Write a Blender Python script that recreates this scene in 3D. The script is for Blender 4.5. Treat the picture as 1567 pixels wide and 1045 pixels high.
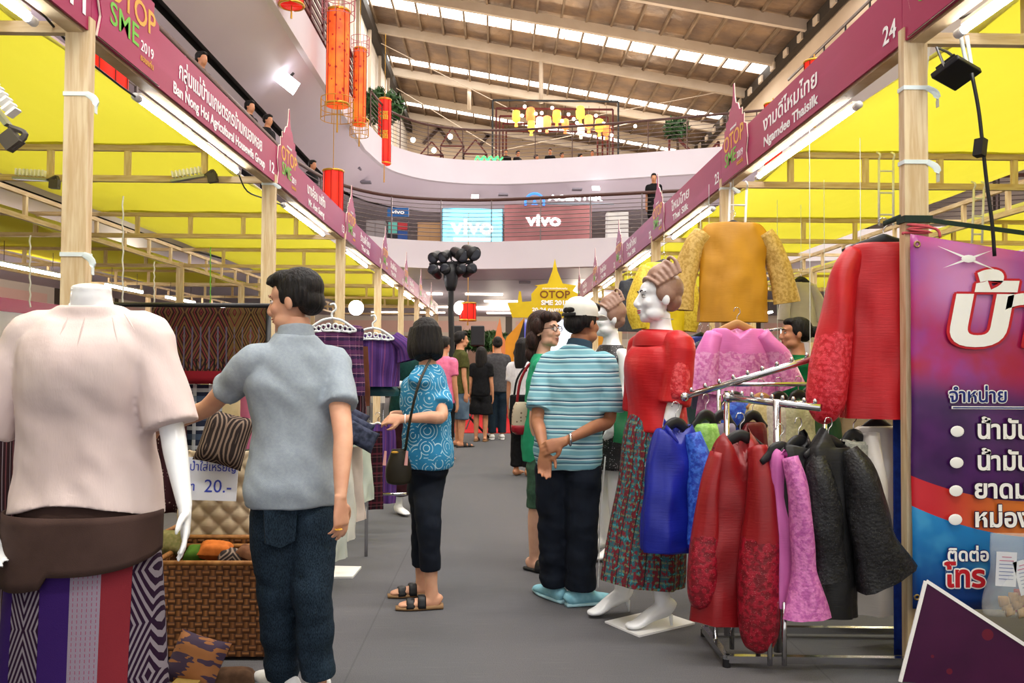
import bpy, bmesh, math, random
import numpy as np
from mathutils import Vector, Matrix, noise, Euler
from mathutils.kdtree import KDTree
random.seed(7); np.random.seed(7)
SC = bpy.context.scene; COL = SC.collection
for o_ in list(bpy.data.objects): bpy.data.objects.remove(o_)
R_ = math.radians; PI = math.pi
# ---------------------------------------------------------------- camera
FPX = 1265.0; CX, CY = 783.5, 522.5; CAMH = 1.3
cam_d = bpy.data.cameras.new('camera'); cam = bpy.data.objects.new('camera', cam_d); COL.objects.link(cam)
cam_d.sensor_width = 36; cam_d.lens = 36*FPX/1567; cam_d.clip_end = 300; cam_d.clip_start = .05
cam.location = (0, 0, CAMH)
cam.rotation_euler = (R_(90+1.52), R_(-.35), R_(-.97))
SC.camera = cam
CROT = cam.rotation_euler.to_matrix()
def W(px, py, Y):                     # the point of the place at depth Y seen at a pixel
    d = CROT @ Vector(((px-CX)/FPX, -(py-CY)/FPX, -1)); k = Y/d.y
    return Vector((d.x*k, Y, CAMH+d.z*k))
# ---------------------------------------------------------------- world, light, exposure
wd = bpy.data.worlds.new('world'); SC.world = wd; wd.use_nodes = True
wd.node_tree.nodes['Background'].inputs[0].default_value = (1, .97, .95, 1)
wd.node_tree.nodes['Background'].inputs[1].default_value = .78
def area(name, loc, rot, sx, sy, power, col):
    l = bpy.data.lights.new(name, 'AREA'); l.shape = 'RECTANGLE'; l.size = sx; l.size_y = sy; l.energy = power; l.color = col
    o = bpy.data.objects.new(name, l); COL.objects.link(o); o.location = loc; o.rotation_euler = rot; return o
for i, (y, pw) in enumerate(((-6, 950), (2, 1050), (10, 820), (19, 360), (28, 330), (38.6, 420), (47.6, 420))):   # daylight from the roof lights
    area('skylight_daylight', (3.2, y, 16.2), (0, R_(9.5), 0), 17, 1.6, pw, (1, .97, .92))
SC.view_settings.view_transform = 'Standard'; SC.view_settings.look = 'None'
SC.view_settings.exposure = .68; SC.view_settings.gamma = 1; SC.view_settings.use_curve_mapping = False
# ---------------------------------------------------------------- node helper
def hexc(h):
    h = h.lstrip('#'); c = [int(h[i:i+2], 16)/255 for i in (0, 2, 4)]
    return tuple(((x+.055)/1.055)**2.4 if x > .04045 else x/12.92 for x in c)+(1,)
class V:
    def __init__(s, m, k): s.m, s.k = m, k
    def _o(s, op, b=None, c=None):
        n = s.m.nt.nodes.new('ShaderNodeMath'); n.operation = op
        for i, x in enumerate((s, b, c)):
            if x is None: continue
            if isinstance(x, V): s.m.nt.links.new(x.k, n.inputs[i])
            else: n.inputs[i].default_value = x
        return V(s.m, n.outputs[0])
    def __add__(s, b): return s._o('ADD', b)
    def __radd__(s, b): return s._o('ADD', b)
    def __sub__(s, b): return s._o('SUBTRACT', b)
    def __mul__(s, b): return s._o('MULTIPLY', b)
    def __rmul__(s, b): return s._o('MULTIPLY', b)
    def abs(s): return s._o('ABSOLUTE')
    def fr(s): return s._o('FRACT')
    def gt(s, b): return s._o('GREATER_THAN', b)
    def lt(s, b): return s._o('LESS_THAN', b)
    def sin(s): return s._o('SINE')
    def max(s, b): return s._o('MAXIMUM', b)
    def min(s, b): return s._o('MINIMUM', b)
    def pp(s, b): return s._o('PINGPONG', b)
    def band(s, lo, hi): return s.gt(lo)*s.lt(hi)
    def sm(s, lo, hi):
        n = s.m.nt.nodes.new('ShaderNodeMapRange'); n.interpolation_type = 'SMOOTHSTEP'
        s.m.nt.links.new(s.k, n.inputs[0]); n.inputs[1].default_value = lo; n.inputs[2].default_value = hi; return V(s.m, n.outputs[0])
class Mt:
    def __init__(s, name, col='#808080', rough=.7, metal=0, spec=.3, sheen=0, emit=0, alpha=1, ecol=None):
        s.mat = bpy.data.materials.new(name); s.mat.use_nodes = True; s.nt = s.mat.node_tree; s.p = s.nt.nodes['Principled BSDF']
        s.col(col); i = s.p.inputs; i['Roughness'].default_value = rough; i['Metallic'].default_value = metal
        i['Specular IOR Level'].default_value = spec; i['Sheen Weight'].default_value = 0*sheen; i['Alpha'].default_value = alpha
        if emit: i['Emission Strength'].default_value = emit; i['Emission Color'].default_value = hexc(ecol or col)
        s.c = {}
    def tc(s, which='Object', scale=None):
        if which not in s.c:
            n = s.nt.nodes.new('ShaderNodeTexCoord'); s.c[which] = n.outputs[which]
        k = s.c[which]
        if scale is not None:
            n = s.nt.nodes.new('ShaderNodeMapping'); n.inputs['Scale'].default_value = scale if hasattr(scale, '__len__') else (scale,)*3
            s.nt.links.new(k, n.inputs[0]); k = n.outputs[0]
        return k
    def xyz(s, which='Object'):
        n = s.nt.nodes.new('ShaderNodeSeparateXYZ'); s.nt.links.new(s.tc(which), n.inputs[0])
        return [V(s, n.outputs[i]) for i in range(3)]
    def noise(s, scale=5, detail=3, which='Object', stretch=None, rough=.5):
        n = s.nt.nodes.new('ShaderNodeTexNoise'); n.inputs['Scale'].default_value = scale; n.inputs['Detail'].default_value = detail; n.inputs['Roughness'].default_value = rough
        s.nt.links.new(s.tc(which, stretch), n.inputs['Vector']); return V(s, n.outputs[0])
    def vor(s, scale=5, which='Object', feat='F1', out='Distance', stretch=None, rnd=1):
        n = s.nt.nodes.new('ShaderNodeTexVoronoi'); n.inputs['Scale'].default_value = scale; n.feature = feat; n.inputs['Randomness'].default_value = rnd
        s.nt.links.new(s.tc(which, stretch), n.inputs['Vector']); return V(s, n.outputs[out])
    def mix(s, f, a, b):
        n = s.nt.nodes.new('ShaderNodeMix'); n.data_type = 'RGBA'
        ins = [x for x in n.inputs if x.enabled]
        for sk, x in zip((n.inputs[0], n.inputs[6], n.inputs[7]), (f, a, b)):
            if isinstance(x, V): s.nt.links.new(x.k, sk)
            elif isinstance(x, str): sk.default_value = hexc(x)
            else: sk.default_value = x
        return V(s, n.outputs[2])
    def ramp(s, f, stops, const=True):
        n = s.nt.nodes.new('ShaderNodeValToRGB'); r = n.color_ramp; r.interpolation = 'CONSTANT' if const else 'LINEAR'
        while len(r.elements) > 1: r.elements.remove(r.elements[0])
        r.elements[0].position = stops[0][0]; r.elements[0].color = hexc(stops[0][1])
        for p, c in stops[1:]:
            e = r.elements.new(p); e.color = hexc(c)
        s.nt.links.new(f.k, n.inputs[0]); return V(s, n.outputs[0])
    def col(s, c):
        if isinstance(c, V): s.nt.links.new(c.k, s.p.inputs['Base Color'])
        else: s.p.inputs['Base Color'].default_value = hexc(c)
        return s
    def bump(s, h, strength=.3, dist=.01):
        n = s.nt.nodes.new('ShaderNodeBump'); n.inputs['Strength'].default_value = strength; n.inputs['Distance'].default_value = dist
        s.nt.links.new(h.k, n.inputs['Height']); s.nt.links.new(n.outputs[0], s.p.inputs['Normal']); return s
    def emis(s, c, st):
        if isinstance(c, V): s.nt.links.new(c.k, s.p.inputs['Emission Color'])
        else: s.p.inputs['Emission Color'].default_value = hexc(c)
        s.p.inputs['Emission Strength'].default_value = st; return s
MC = {}
def vary(name, col, col2=None, scale=8, rough=.75, bump=.15, spec=.25, sheen=0, stretch=None, metal=0, bscale=None, bd=.004, amt=None):
    """a material whose colour drifts a little, with fine relief"""
    if name in MC: return MC[name]
    m = Mt(name, col, rough, metal, spec, sheen)
    nz = m.noise(scale, 4, stretch=stretch)
    m.col(m.mix(nz.sm(.3, .7), col, col2 or col))
    if bump: m.bump(m.noise(bscale or scale*12, 2, stretch=stretch), bump, bd)
    MC[name] = m.mat; return m.mat
def plain(name, col, rough=.6, metal=0, spec=.3, emit=0, **k):
    if name in MC: return MC[name]
    MC[name] = Mt(name, col, rough, metal, spec, emit=emit, **k).mat; return MC[name]
# ---------------------------------------------------------------- mesh helper
def nrm(v):
    v = np.asarray(v, float); l = np.linalg.norm(v); return v/l if l > 1e-9 else v
def A3(*a): return np.array(a, float)
class G:
    def __init__(s): s.v = []; s.f = []; s.m = []; s.uv = []; s.n = 0
    def add(s, vs, fs, mat=0, uvs=None):
        b = s.n; s.v.extend([tuple(map(float, p)) for p in vs]); s.n = len(s.v)
        for i, f in enumerate(fs):
            s.f.append([b+j for j in f]); s.m.append(mat); s.uv.append(uvs[i] if uvs else None)
        return s
    def box(s, c, d, mat=0, M=None):
        x, y, z = d[0]/2, d[1]/2, d[2]/2
        vs = [Vector((i*x, j*y, k*z)) for k in (-1, 1) for j in (-1, 1) for i in (-1, 1)]
        if M is not None: vs = [M @ p for p in vs]
        vs = [p+Vector(c) for p in vs]
        return s.add(vs, [(0, 2, 3, 1), (4, 5, 7, 6), (0, 1, 5, 4), (2, 6, 7, 3), (0, 4, 6, 2), (1, 3, 7, 5)], mat)
    def bar(s, p, q, w, h, mat=0, up=(0, 0, 1)):          # a squared bar from p to q
        p, q = Vector(p), Vector(q); t = (q-p); L = t.length; t.normalize()
        u = Vector(up); u = (u-t*u.dot(t))
        if u.length < 1e-4: u = Vector((1, 0, 0)); u = u-t*u.dot(t)
        u.normalize(); sd = t.cross(u)
        M = Matrix((sd, t, u)).transposed()
        return s.box((p+q)/2, (w, L, h), mat, M)
    def loft(s, secs, n=16, mat=0, cap=(1, 1), ref=(1, 0, 0), sub=4, sup=1.0, fold=None, closed_path=False):
        """secs: (centre, half width along ref, half depth); smooth interpolation between them"""
        C = np.array([x[0] for x in secs], float); AB = np.array([(x[1], x[2]) for x in secs], float)
        D = np.hstack([C, AB]); k = len(D)
        if sub > 1 and k > 2:
            P = np.vstack([2*D[0]-D[1], D, 2*D[-1]-D[-2]]); out = []
            for i in range(1, k):
                p0, p1, p2, p3 = P[i-1], P[i], P[i+1], P[i+2]
                for j in range(sub):
                    t = j/sub
                    q = .5*(2*p1+(p2-p0)*t+(2*p0-5*p1+4*p2-p3)*t*t+(3*p1-p0-3*p2+p3)*t**3)
                    q[3:] = np.clip(q[3:], np.minimum(p1[3:], p2[3:]), np.maximum(p1[3:], p2[3:])) if 1 else q[3:]
                    out.append(q)
            out.append(D[-1]); D = np.array(out)
        m = len(D); C = D[:, :3]; T = np.gradient(C, axis=0) if m > 2 else np.array([C[1]-C[0]]*2)
        for i in range(m):
            if np.linalg.norm(T[i]) < 1e-9: T[i] = C[-1]-C[0]
        rf = np.asarray(ref, float); th = np.arange(n)*2*PI/n
        L = np.concatenate([[0], np.cumsum(np.linalg.norm(np.diff(C, axis=0), axis=1))]); L = L/max(L[-1], 1e-6)
        vs = []
        for i in range(m):
            t = nrm(T[i]); sd = rf-t*rf.dot(t)
            if np.linalg.norm(sd) < .05: sd = A3(0, 1, 0)-t*t[1]
            sd = nrm(sd); fr = np.cross(t, sd)
            ct, st = np.cos(th), np.sin(th)
            if sup != 1: ct = np.sign(ct)*np.abs(ct)**sup; st = np.sign(st)*np.abs(st)**sup
            r = fold(th, L[i]) if fold else 1
            pts = C[i]+np.outer(D[i, 3]*ct*r, sd)+np.outer(D[i, 4]*st*r, fr)
            vs.append(pts)
        fs = []; uv = []
        for i in range(m-1):
            for j in range(n):
                j2 = (j+1) % n
                fs.append((i*n+j, i*n+j2, (i+1)*n+j2, (i+1)*n+j)); u0, u1 = j/n, (j+1)/n
                uv.append(((u0, L[i]), (u1, L[i]), (u1, L[i+1]), (u0, L[i+1])))
        if cap[0]: fs.append(tuple(range(n))[::-1]); uv.append(None)
        if cap[1]: fs.append(tuple((m-1)*n+j for j in range(n))); uv.append(None)
        return s.add(np.vstack(vs), fs, mat, uv)
    def tube(s, pts, r, n=8, mat=0, sub=4, cap=(1, 1)):
        pts = [np.asarray(p, float) for p in pts]; rr = r if hasattr(r, '__len__') else [r]*len(pts)
        d = nrm(pts[-1]-pts[0]); ref = (1, 0, 0) if abs(d[0]) < .8 else (0, 1, 0)
        return s.loft([(p, x, x) for p, x in zip(pts, rr)], n, mat, cap, ref, sub)
    def ell(s, c, r, n=14, m=9, mat=0, M=None):
        vs = []; fs = []
        for i in range(m+1):
            ph = PI*i/m
            for j in range(n):
                t = 2*PI*j/n; p = Vector((r[0]*math.sin(ph)*math.cos(t), r[1]*math.sin(ph)*math.sin(t), r[2]*math.cos(ph)))
                if M is not None: p = M @ p
                vs.append(p+Vector(c))
        for i in range(m):
            for j in range(n):
                j2 = (j+1) % n; fs.append((i*n+j, (i+1)*n+j, (i+1)*n+j2, i*n+j2))
        return s.add(vs, fs, mat)
    def lathe(s, prof, c=(0, 0, 0), n=16, mat=0, axis=None):
        secs = [((c[0], c[1], c[2]+z), r, r) for r, z in prof]
        return s.loft(secs, n, mat, (1, 1), (1, 0, 0), 1)
    def poly(s, pts, th, M, mat=0):                         # flat outline with thickness, M maps (u, v, w)
        k = len(pts); a = [M @ Vector((p[0], p[1], th/2)) for p in pts]; b = [M @ Vector((p[0], p[1], -th/2)) for p in pts]
        return s.add(a+b, [tuple(range(k)), tuple(range(2*k-1, k-1, -1))]+[(i, k+i, k+(i+1) % k, (i+1) % k) for i in range(k)], mat)
    def sheet(s, fn, nu, nv, mat=0, th=0):                   # surface from fn(u, v)
        P = [[fn(i/nu, j/nv) for i in range(nu+1)] for j in range(nv+1)]
        vs = [p for r in P for p in r]; w = nu+1
        fs = [(j*w+i, j*w+i+1, (j+1)*w+i+1, (j+1)*w+i) for j in range(nv) for i in range(nu)]
        uv = [((i/nu, j/nv), ((i+1)/nu, j/nv), ((i+1)/nu, (j+1)/nv), (i/nu, (j+1)/nv)) for j in range(nv) for i in range(nu)]
        return s.add(vs, fs, mat, uv)
    def mesh(s, name, smooth=False):
        me = bpy.data.meshes.new(name); me.from_pydata(s.v, [], s.f); me.update()
        me.polygons.foreach_set('material_index', s.m)
        if any(u is not None for u in s.uv):
            ul = me.uv_layers.new(name='UVMap'); dat = np.zeros(len(me.loops)*2); k = 0
            for f, u in zip(s.f, s.uv):
                if u is not None:
                    for j in range(len(f)): dat[2*(k+j)] = u[j][0]; dat[2*(k+j)+1] = u[j][1]
                k += len(f)
            ul.data.foreach_set('uv', dat)
        if smooth: me.polygons.foreach_set('use_smooth', [True]*len(me.polygons))
        return me
def link(name, me, mats, parent=None, loc=None):
    o = bpy.data.objects.new(name, me); COL.objects.link(o)
    for m in (mats if isinstance(mats, (list, tuple)) else [mats]): me.materials.append(m)
    if parent is not None: o.parent = parent
    if loc is not None: o.location = loc
    return o
def ob(name, g, mats, parent=None, smooth=False, loc=None, auto=None):
    me = g.mesh(name, smooth or auto is not None)
    o = link(name, me, mats, parent, loc)
    if auto is not None: me.set_sharp_from_angle(angle=R_(auto))
    return o
def bevel(o, w=.004, seg=2):
    m = o.modifiers.new('bevel', 'BEVEL'); m.width = w; m.segments = seg; m.limit_method = 'ANGLE'; return o
def thing(name, label, cat, loc=(0, 0, 0), rz=0, group=None):
    o = bpy.data.objects.new(name, None); COL.objects.link(o); o.location = loc; o.rotation_euler = (0, 0, rz); o.empty_display_size = .1
    return tag(o, label, cat, group)
def tag(o, label, cat, group=None):
    o['label'] = label; o['category'] = cat
    if group: o['group'] = group
    return o
def struct(o): o['kind'] = 'structure'; return o
def part(o, label): o['label'] = label; return o
def dup(root, loc=None, rz=None, label=None):
    r = root.copy(); COL.objects.link(r)
    if loc is not None: r.location = loc
    if rz is not None: r.rotation_euler = (0, 0, rz)
    if label: r['label'] = label
    for ch in list(root.children):
        c = ch.copy(); COL.objects.link(c); c.parent = r
        for g in list(ch.children):
            d = g.copy(); COL.objects.link(d); d.parent = c
    return r
TMPS = bpy.data.scenes.new('scratch')
def evald(o):                               # evaluate one object on its own, then take it away again
    TMPS.collection.objects.link(o); vl = TMPS.view_layers[0]; vl.update(); r = bpy.data.meshes.new_from_object(o.evaluated_get(vl.depsgraph)); TMPS.collection.objects.unlink(o); return r
def remesh(g, voxel, smooth=6, dec=None, wrinkle=None):
    """melt the overlapping pieces into one continuous skin"""
    me = g.mesh('tmp'); o = bpy.data.objects.new('tmp', me)
    m = o.modifiers.new('r', 'REMESH'); m.mode = 'VOXEL'; m.voxel_size = voxel; m.use_smooth_shade = True
    if smooth:
        k = o.modifiers.new('s', 'SMOOTH'); k.iterations = smooth; k.factor = .5
    if dec:
        d = o.modifiers.new('d', 'DECIMATE'); d.ratio = dec
    r = evald(o); bpy.data.objects.remove(o); bpy.data.meshes.remove(me)
    r.materials.clear()
    if wrinkle:
        n = len(r.vertices); co = np.zeros(n*3); r.vertices.foreach_get('co', co); nr = np.zeros(n*3); r.vertices.foreach_get('normal', nr)
        co = co.reshape(-1, 3); nr = nr.reshape(-1, 3); r.vertices.foreach_set('co', (co+nr*wrinkle(co)[:, None]).ravel()); r.update()
    r.polygons.foreach_set('use_smooth', [True]*len(r.polygons))
    r.polygons.foreach_set('material_index', [0]*len(r.polygons))
    return r
def rumple(amp=.006, sx=7, sy=7, sz=14, seed=0):
    def f(co):
        return np.array([amp*noise.noise(Vector((p[0]*sx+seed, p[1]*sy+seed*2, p[2]*sz)))+amp*.5*noise.noise(Vector((p[0]*sx*2.3+p[2]*9, p[1]*sy*2.3+seed, p[2]*sz*1.7))) for p in co])
    return f
TXT = {}
def text(*a, **k):
    key = str(a)+str(k)
    if key not in TXT: TXT[key] = text_(*a, **k)
    return TXT[key].copy()
def text_(s, size, fat=0, ext=.0006, align='CENTER', sx=1.0, shear=0):
    c = bpy.data.curves.new('t', 'FONT'); c.body = s; c.size = size; c.offset = fat; c.extrude = ext; c.align_x = align; c.align_y = 'CENTER'; c.resolution_u = 3; c.shear = shear
    o = bpy.data.objects.new('t', c); me = evald(o); bpy.data.objects.remove(o); bpy.data.curves.remove(c)
    if sx != 1: me.transform(Matrix.Diagonal((sx, 1, 1, 1)))
    me.materials.clear(); return me
def letters(name, s, size, M, mat, parent, fat=0, sx=1.0, align='CENTER', width=None, ext=.0006):
    me = text(s, size, fat, ext, align, sx)
    if width:
        xs = [v.co.x for v in me.vertices]
        if xs: me.transform(Matrix.Diagonal((width/max(1e-3, max(xs)-min(xs)), 1, 1, 1)))
    me.transform(M); return link(name, me, mat, parent)
def plane_m(o, u, v):                                       # matrix from text plane to a plane at o with axes u, v
    u, v = Vector(u).normalized(), Vector(v).normalized(); w = u.cross(v)
    M = Matrix((u, v, w)).transposed().to_4x4(); M.translation = Vector(o); return M
# ================================================================ THE SETTING
def catm(pts, k=8):
    P = [np.asarray(p, float) for p in pts]; P = [2*P[0]-P[1]]+P+[2*P[-1]-P[-2]]; out = []
    for i in range(1, len(P)-2):
        for j in range(k):
            t = j/k; p0, p1, p2, p3 = P[i-1], P[i], P[i+1], P[i+2]
            out.append(.5*(2*p1+(p2-p0)*t+(2*p0-5*p1+4*p2-p3)*t*t+(3*p1-p0-3*p2+p3)*t**3))
    out.append(P[-2]); return out
def sweep(g, path, prof, mat=0):
    path = [np.asarray(p, float) for p in path]; m = len(prof); vs = []
    for i, p in enumerate(path):
        d = nrm(path[min(i+1, len(path)-1)]-path[max(i-1, 0)]); nx, ny = -d[1], d[0]
        for o, z in prof: vs.append((p[0]+nx*o, p[1]+ny*o, z))
    g.add(vs, [(i*m+j, (i+1)*m+j, (i+1)*m+j+1, i*m+j+1) for i in range(len(path)-1) for j in range(m-1)], mat)
    return g
# floor
m = Mt('grey_carpet', '#5d5d60', .95, spec=.1); x, y, z = m.xyz()
big = m.noise(.9, 3, stretch=(1, .25, 1)); fine = m.noise(220, 2); scr = m.noise(6, 4, stretch=(1, 12, 1))
seam = (x*.5+.31).fr().lt(.004)
c = m.mix(big.sm(.3, .75), '#5a5b5f', '#656265'); c = m.mix(fine.sm(.35, .7)*.45, c, '#424347'); c = m.mix(scr.sm(.55, .75)*.25, c, '#727070'); c = m.mix(seam*.5, c, '#4a4a4c')
m.col(c).bump(fine, .35, .004); CARPET = m.mat
struct(ob('floor', G().box((0, 24, -.05), (40, 72, .1)), CARPET))
WALLW = vary('white_painted_plaster', '#cdc8d2', '#c6c0cb', .4, .6, .05)
SOFF = vary('pale_soffit_plaster', '#c4bcca', '#bcb3c2', .3, .55, .04)
BEIGE = vary('beige_plaster', '#d0bda8', '#c6b29c', .5, .7, .06)
DARK = plain('black_shadow_gap_metal', '#141214', .5)
TILE = vary('upper_floor_tile', '#b5aca6', '#a89f98', 2, .4, .03)
L3P = [(-4.06, -8), (-4.06, 6), (-4.06, 16), (-4.06, 23.5)]+catm([(-4.06, 25), (-3.6, 27.6), (-2.2, 29.2), (0, 29.6), (3, 28.9), (6, 27.9), (8.5, 27.0)], 6)+[(14, 25)]
L2P = [(-4.4, -8), (-4.4, 4), (-4.4, 13), (-4.4, 16.5)]+catm([(-4.4, 17.5), (-3.9, 19.8), (-2.7, 21.3), (-.5, 21.7), (2.5, 20.9), (5.5, 20.0), (8.5, 19.2)], 6)+[(14, 17.6)]
def slab(nm, path, zf, dz, run, drop, deep):
    g = G(); sweep(g, path, [(0, zf), (0, zf-dz), (.12, zf-dz-.02)], 0)
    sweep(g, path, [(.12, zf-dz-.02), (run*.5, zf-dz-drop*.55), (run, zf-dz-drop)], 1)
    sweep(g, path, [(run, zf-dz-drop), (run+.02, zf-dz-drop+.14), (run+.22, zf-dz-drop+.14), (run+.24, zf-dz-drop+.02)], 2)
    sweep(g, path, [(run+.24, zf-dz-drop+.02), (deep, zf-dz-drop+.02)], 1)
    sweep(g, path, [(deep, zf), (0, zf)], 3)
    struct(ob(nm, g, [WALLW, SOFF, DARK, TILE], smooth=False, auto=30))
slab('trim_1', L3P, 8.6, .85, 1.14, .9, 9)
slab('trim_2', L2P, 4.5, .72, 2.3, .06, 22)
# outer walls of the mall, storefront sides
SHOP = Mt('lit_shopfront', '#8d8078', .5); x, y, z = SHOP.xyz()
bay = (y*.23+x*.23).fr(); row = (z*.8).fr()
c = SHOP.mix(bay.lt(.08), '#c4b8ae', '#40352f'); c = SHOP.mix(bay.band(.1, .5)*z.band(.3, 2.6), c, '#e9e2d8'); c = SHOP.mix(bay.band(.55, .93)*z.band(.3, 2.7), c, '#8a6a5c')
c = SHOP.mix(z.band(2.9, 3.5)*bay.band(.12, .9), c, '#cfa9a0'); SHOP.col(c); SHOP = SHOP.mat
g = G().box((-15, 24, 4.4), (.2, 72, 8.8)); struct(ob('wall_left', g, SHOP))
g = G().box((15, 24, 7.6), (.2, 72, 15.2)); struct(ob('wall_right', g, SHOP))
g = G().box((-1, 58.2, 9.4), (40, .2, 18.8)); struct(ob('wall_back', g, BEIGE))
g = G().box((-1, 43.2, 2.2), (34, .2, 4.4)); struct(ob('wall_shops_ground', g, SHOP))
g = G().box((-1, 40.2, 6.5), (34, .2, 4.2)); struct(ob('wall_shops_upper', g, SHOP))
# upper left wall with louvres and diagonal bracing
m = Mt('white_louvre_panel', '#e6e0da', .6); x, y, z = m.xyz(); sl = (z*2.2).fr(); m.col(m.mix((y*.28).fr().lt(.03), '#e9e4de', '#b9aea4')).bump(sl.pp(.5), .5, .1); LOUV = m.mat
struct(ob('wall_upper_left', G().box((-6.6, 24, 13.6), (.2, 72, 10.2)), LOUV))
struct(ob('wall_upper_right', G().box((12.9, 24, 11.6), (.2, 72, 7.6)), BEIGE))
STEEL = vary('cream_painted_steel', '#c4b6a6', '#b9aa98', 1, .5, .02)
br = thing('wall_bracing', 'cream diagonal steel bracing on the white upper left wall', 'bracing', (-6.4, 0, 8.6))
for k in range(14):
    y0 = 6+k*3.4
    ob('strut', G().bar((0, y0, 0), (0, y0+3.4, 4.6), .1, .1), STEEL, br); ob('strut', G().bar((.1, y0+3.4, 0), (.1, y0, 4.6), .1, .1), STEEL, br)
    ob('post', G().bar((.05, y0, 0), (.05, y0, 9.4), .14, .14), STEEL, br)
ob('rail', G().bar((.05, 4, 4.6), (.05, 55, 4.6), .12, .12), STEEL, br)
# roof: single pitch, foil insulation between purlins
def RZ(x): return 18.5-(x+6)*(3.1/18.6)
m = Mt('brown_foil_insulation', '#7d6a5a', .42, .3, .4)
nz = m.noise(.9, 4); c = m.mix(nz.sm(.3, .75), '#77655a', '#a08468'); m.col(c).bump(m.noise(1.6, 4), .6, .12); FOIL = m.mat
ROOF = struct(bpy.data.objects.new('ceiling', None)); COL.objects.link(ROOF)
SKY = [(-6, 1.6), (2, 1.6), (10, 1.6), (19, 1.6), (28, 1.6), (38.6, 1.9), (46.6, .9), (48.6, .8), (54.4, 1.2)]
ys = [-12]
for y, w in SKY: ys += [y-w/2, y+w/2]
ys.append(58.2)
for i in range(0, len(ys), 2):
    a, b = ys[i], ys[i+1]
    for j in range(8):                     # roofing panel by panel
        x0, x1 = -6.8+j*2.475, -6.8+(j+1)*2.475
        g = G(); g.add([(x0, a, RZ(x0)), (x1, a, RZ(x1)), (x1, b, RZ(x1)), (x0, b, RZ(x0)), (x0, a, RZ(x0)+.1), (x1, a, RZ(x1)+.1), (x1, b, RZ(x1)+.1), (x0, b, RZ(x0)+.1)], [(0, 3, 2, 1), (4, 5, 6, 7), (0, 1, 5, 4), (1, 2, 6, 5), (2, 3, 7, 6), (3, 0, 4, 7)])
        ob('roof_panel', g, FOIL, ROOF)
GLASS = Mt('bright_skylight_sheet', '#ffffff', .4, emit=4.0, ecol='#fffaf2').mat
for y, w in SKY:
    for j in range(12):
        x0, x1 = -6.8+j*1.65+.03, -6.8+(j+1)*1.65-.03
        if y < 25: x0, x1 = -6.8+j*1.65, -6.8+(j+1)*1.65
        g = G(); g.add([(x0, y-w/2, RZ(x0)+.03), (x1, y-w/2, RZ(x1)+.03), (x1, y+w/2, RZ(x1)+.03), (x0, y+w/2, RZ(x0)+.03)], [(0, 3, 2, 1)])
        ob('skylight_pane', g, GLASS, ROOF)
for y in (29.5, 33, 36.9, 41.4, 47.6, 52.2, 56.2):
    ob('beam', G().bar((-6.6, y, RZ(-6.6)-.36), (12.8, y, RZ(12.8)-.36), .22, .44), STEEL, ROOF)
PURL = vary('dull_steel_purlin', '#8a7764', '#75634f', 1, .6, .02)
for k in range(17):
    x = -6.2+k*1.12; ob('purlin', G().bar((x, 24, RZ(x)-.1), (x, 58, RZ(x)-.1), .09, .16), PURL, ROOF)
EAVE = plain('dark_eave_girder', '#2f2823', .6)
ob('eave_girder', G().bar((12.55, 20, 14.9), (12.55, 58, 14.9), .3, .5), EAVE, ROOF); ob('eave_girder', G().bar((-6.3, 20, 17.75), (-6.3, 58, 17.75), .3, .5), EAVE, ROOF)
for k in range(18): ob('girder_bracket', G().box((12.35, 25+k*1.7, 14.8), (.08, .5, .3)), STEEL, ROOF)
for px, yy, py0, py1 in ((828, 41.4, -6, 158), (718, 47.6, 60, 168), (770, 52.2, 95, 168), (1062, 36.9, -4, 40)):
    a, b = W(px, py0, yy), W(px, py1, yy); ob('drop_pole', G().tube([a, b], .11, 8), STEEL, ROOF, smooth=True)
for (p, q) in (((-6, 41.4, 17.4), (2.2, 41.4, 13.3)), ((2.2, 41.4, 13.3), (11, 41.4, 15.1)), ((-6, 47.6, 17.2), (0, 47.6, 13.6)), ((0, 47.6, 13.6), (8, 47.6, 15.4))):
    ob('tie_rod', G().tube([p, q], .022, 6), STEEL, ROOF)
# railings
RAILW = plain('brown_handrail', '#4a2f2a', .4); WIRE = plain('grey_rail_wire', '#6a5f60', .4, .6); MAROON = vary('dark_red_lattice_wood', '#5b1d20', '#481418', 3, .5, .05)
def railing(nm, label, path, z0, wires, postmat, i0, i1):
    t = thing(nm, label, 'railing'); P = path[i0:i1]
    g = G().loft([((p[0], p[1], z0+1.1), .045, .03) for p in P], 8, 0, (1, 1), (0, 0, 1), 1); ob('handrail', g, RAILW, t, smooth=True)
    for k in range(wires): ob('rail_wire', G().tube([(p[0], p[1], z0+.12+k*.95/wires) for p in P], .011, 5, 0, 1), WIRE, t, smooth=True)
    L = 0; last = P[0]; base = G().bar((0, 0, 0), (0, 0, 1.08), .05, .03).mesh('post'); base.materials.append(postmat)
    acc = 1.3
    for p, q in zip(P, P[1:]):
        p, q = np.asarray(p, float), np.asarray(q, float); n = 12
        for j in range(n):
            acc += np.linalg.norm(q-p)/n
            if acc >= 1.3:
                acc = 0; x_, y_ = p+(q-p)*(j/n); o = bpy.data.objects.new('post', base); COL.objects.link(o); o.parent = t; o.location = (x_, y_, z0)
    return t
railing('balcony_railing', 'curved wire railing with brown handrail on the top floor at the far end', L3P, 8.6, 7, RAILW, 5, len(L3P))
railing('balcony_railing', 'curved wire railing along the middle floor in front of the phone shop', L2P, 4.5, 9, WIRE, 0, len(L2P))
lt = thing('lattice_railing', 'dark red wooden lattice railing along the upper left balcony', 'railing', (-4.06, 0, 8.6))
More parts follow.
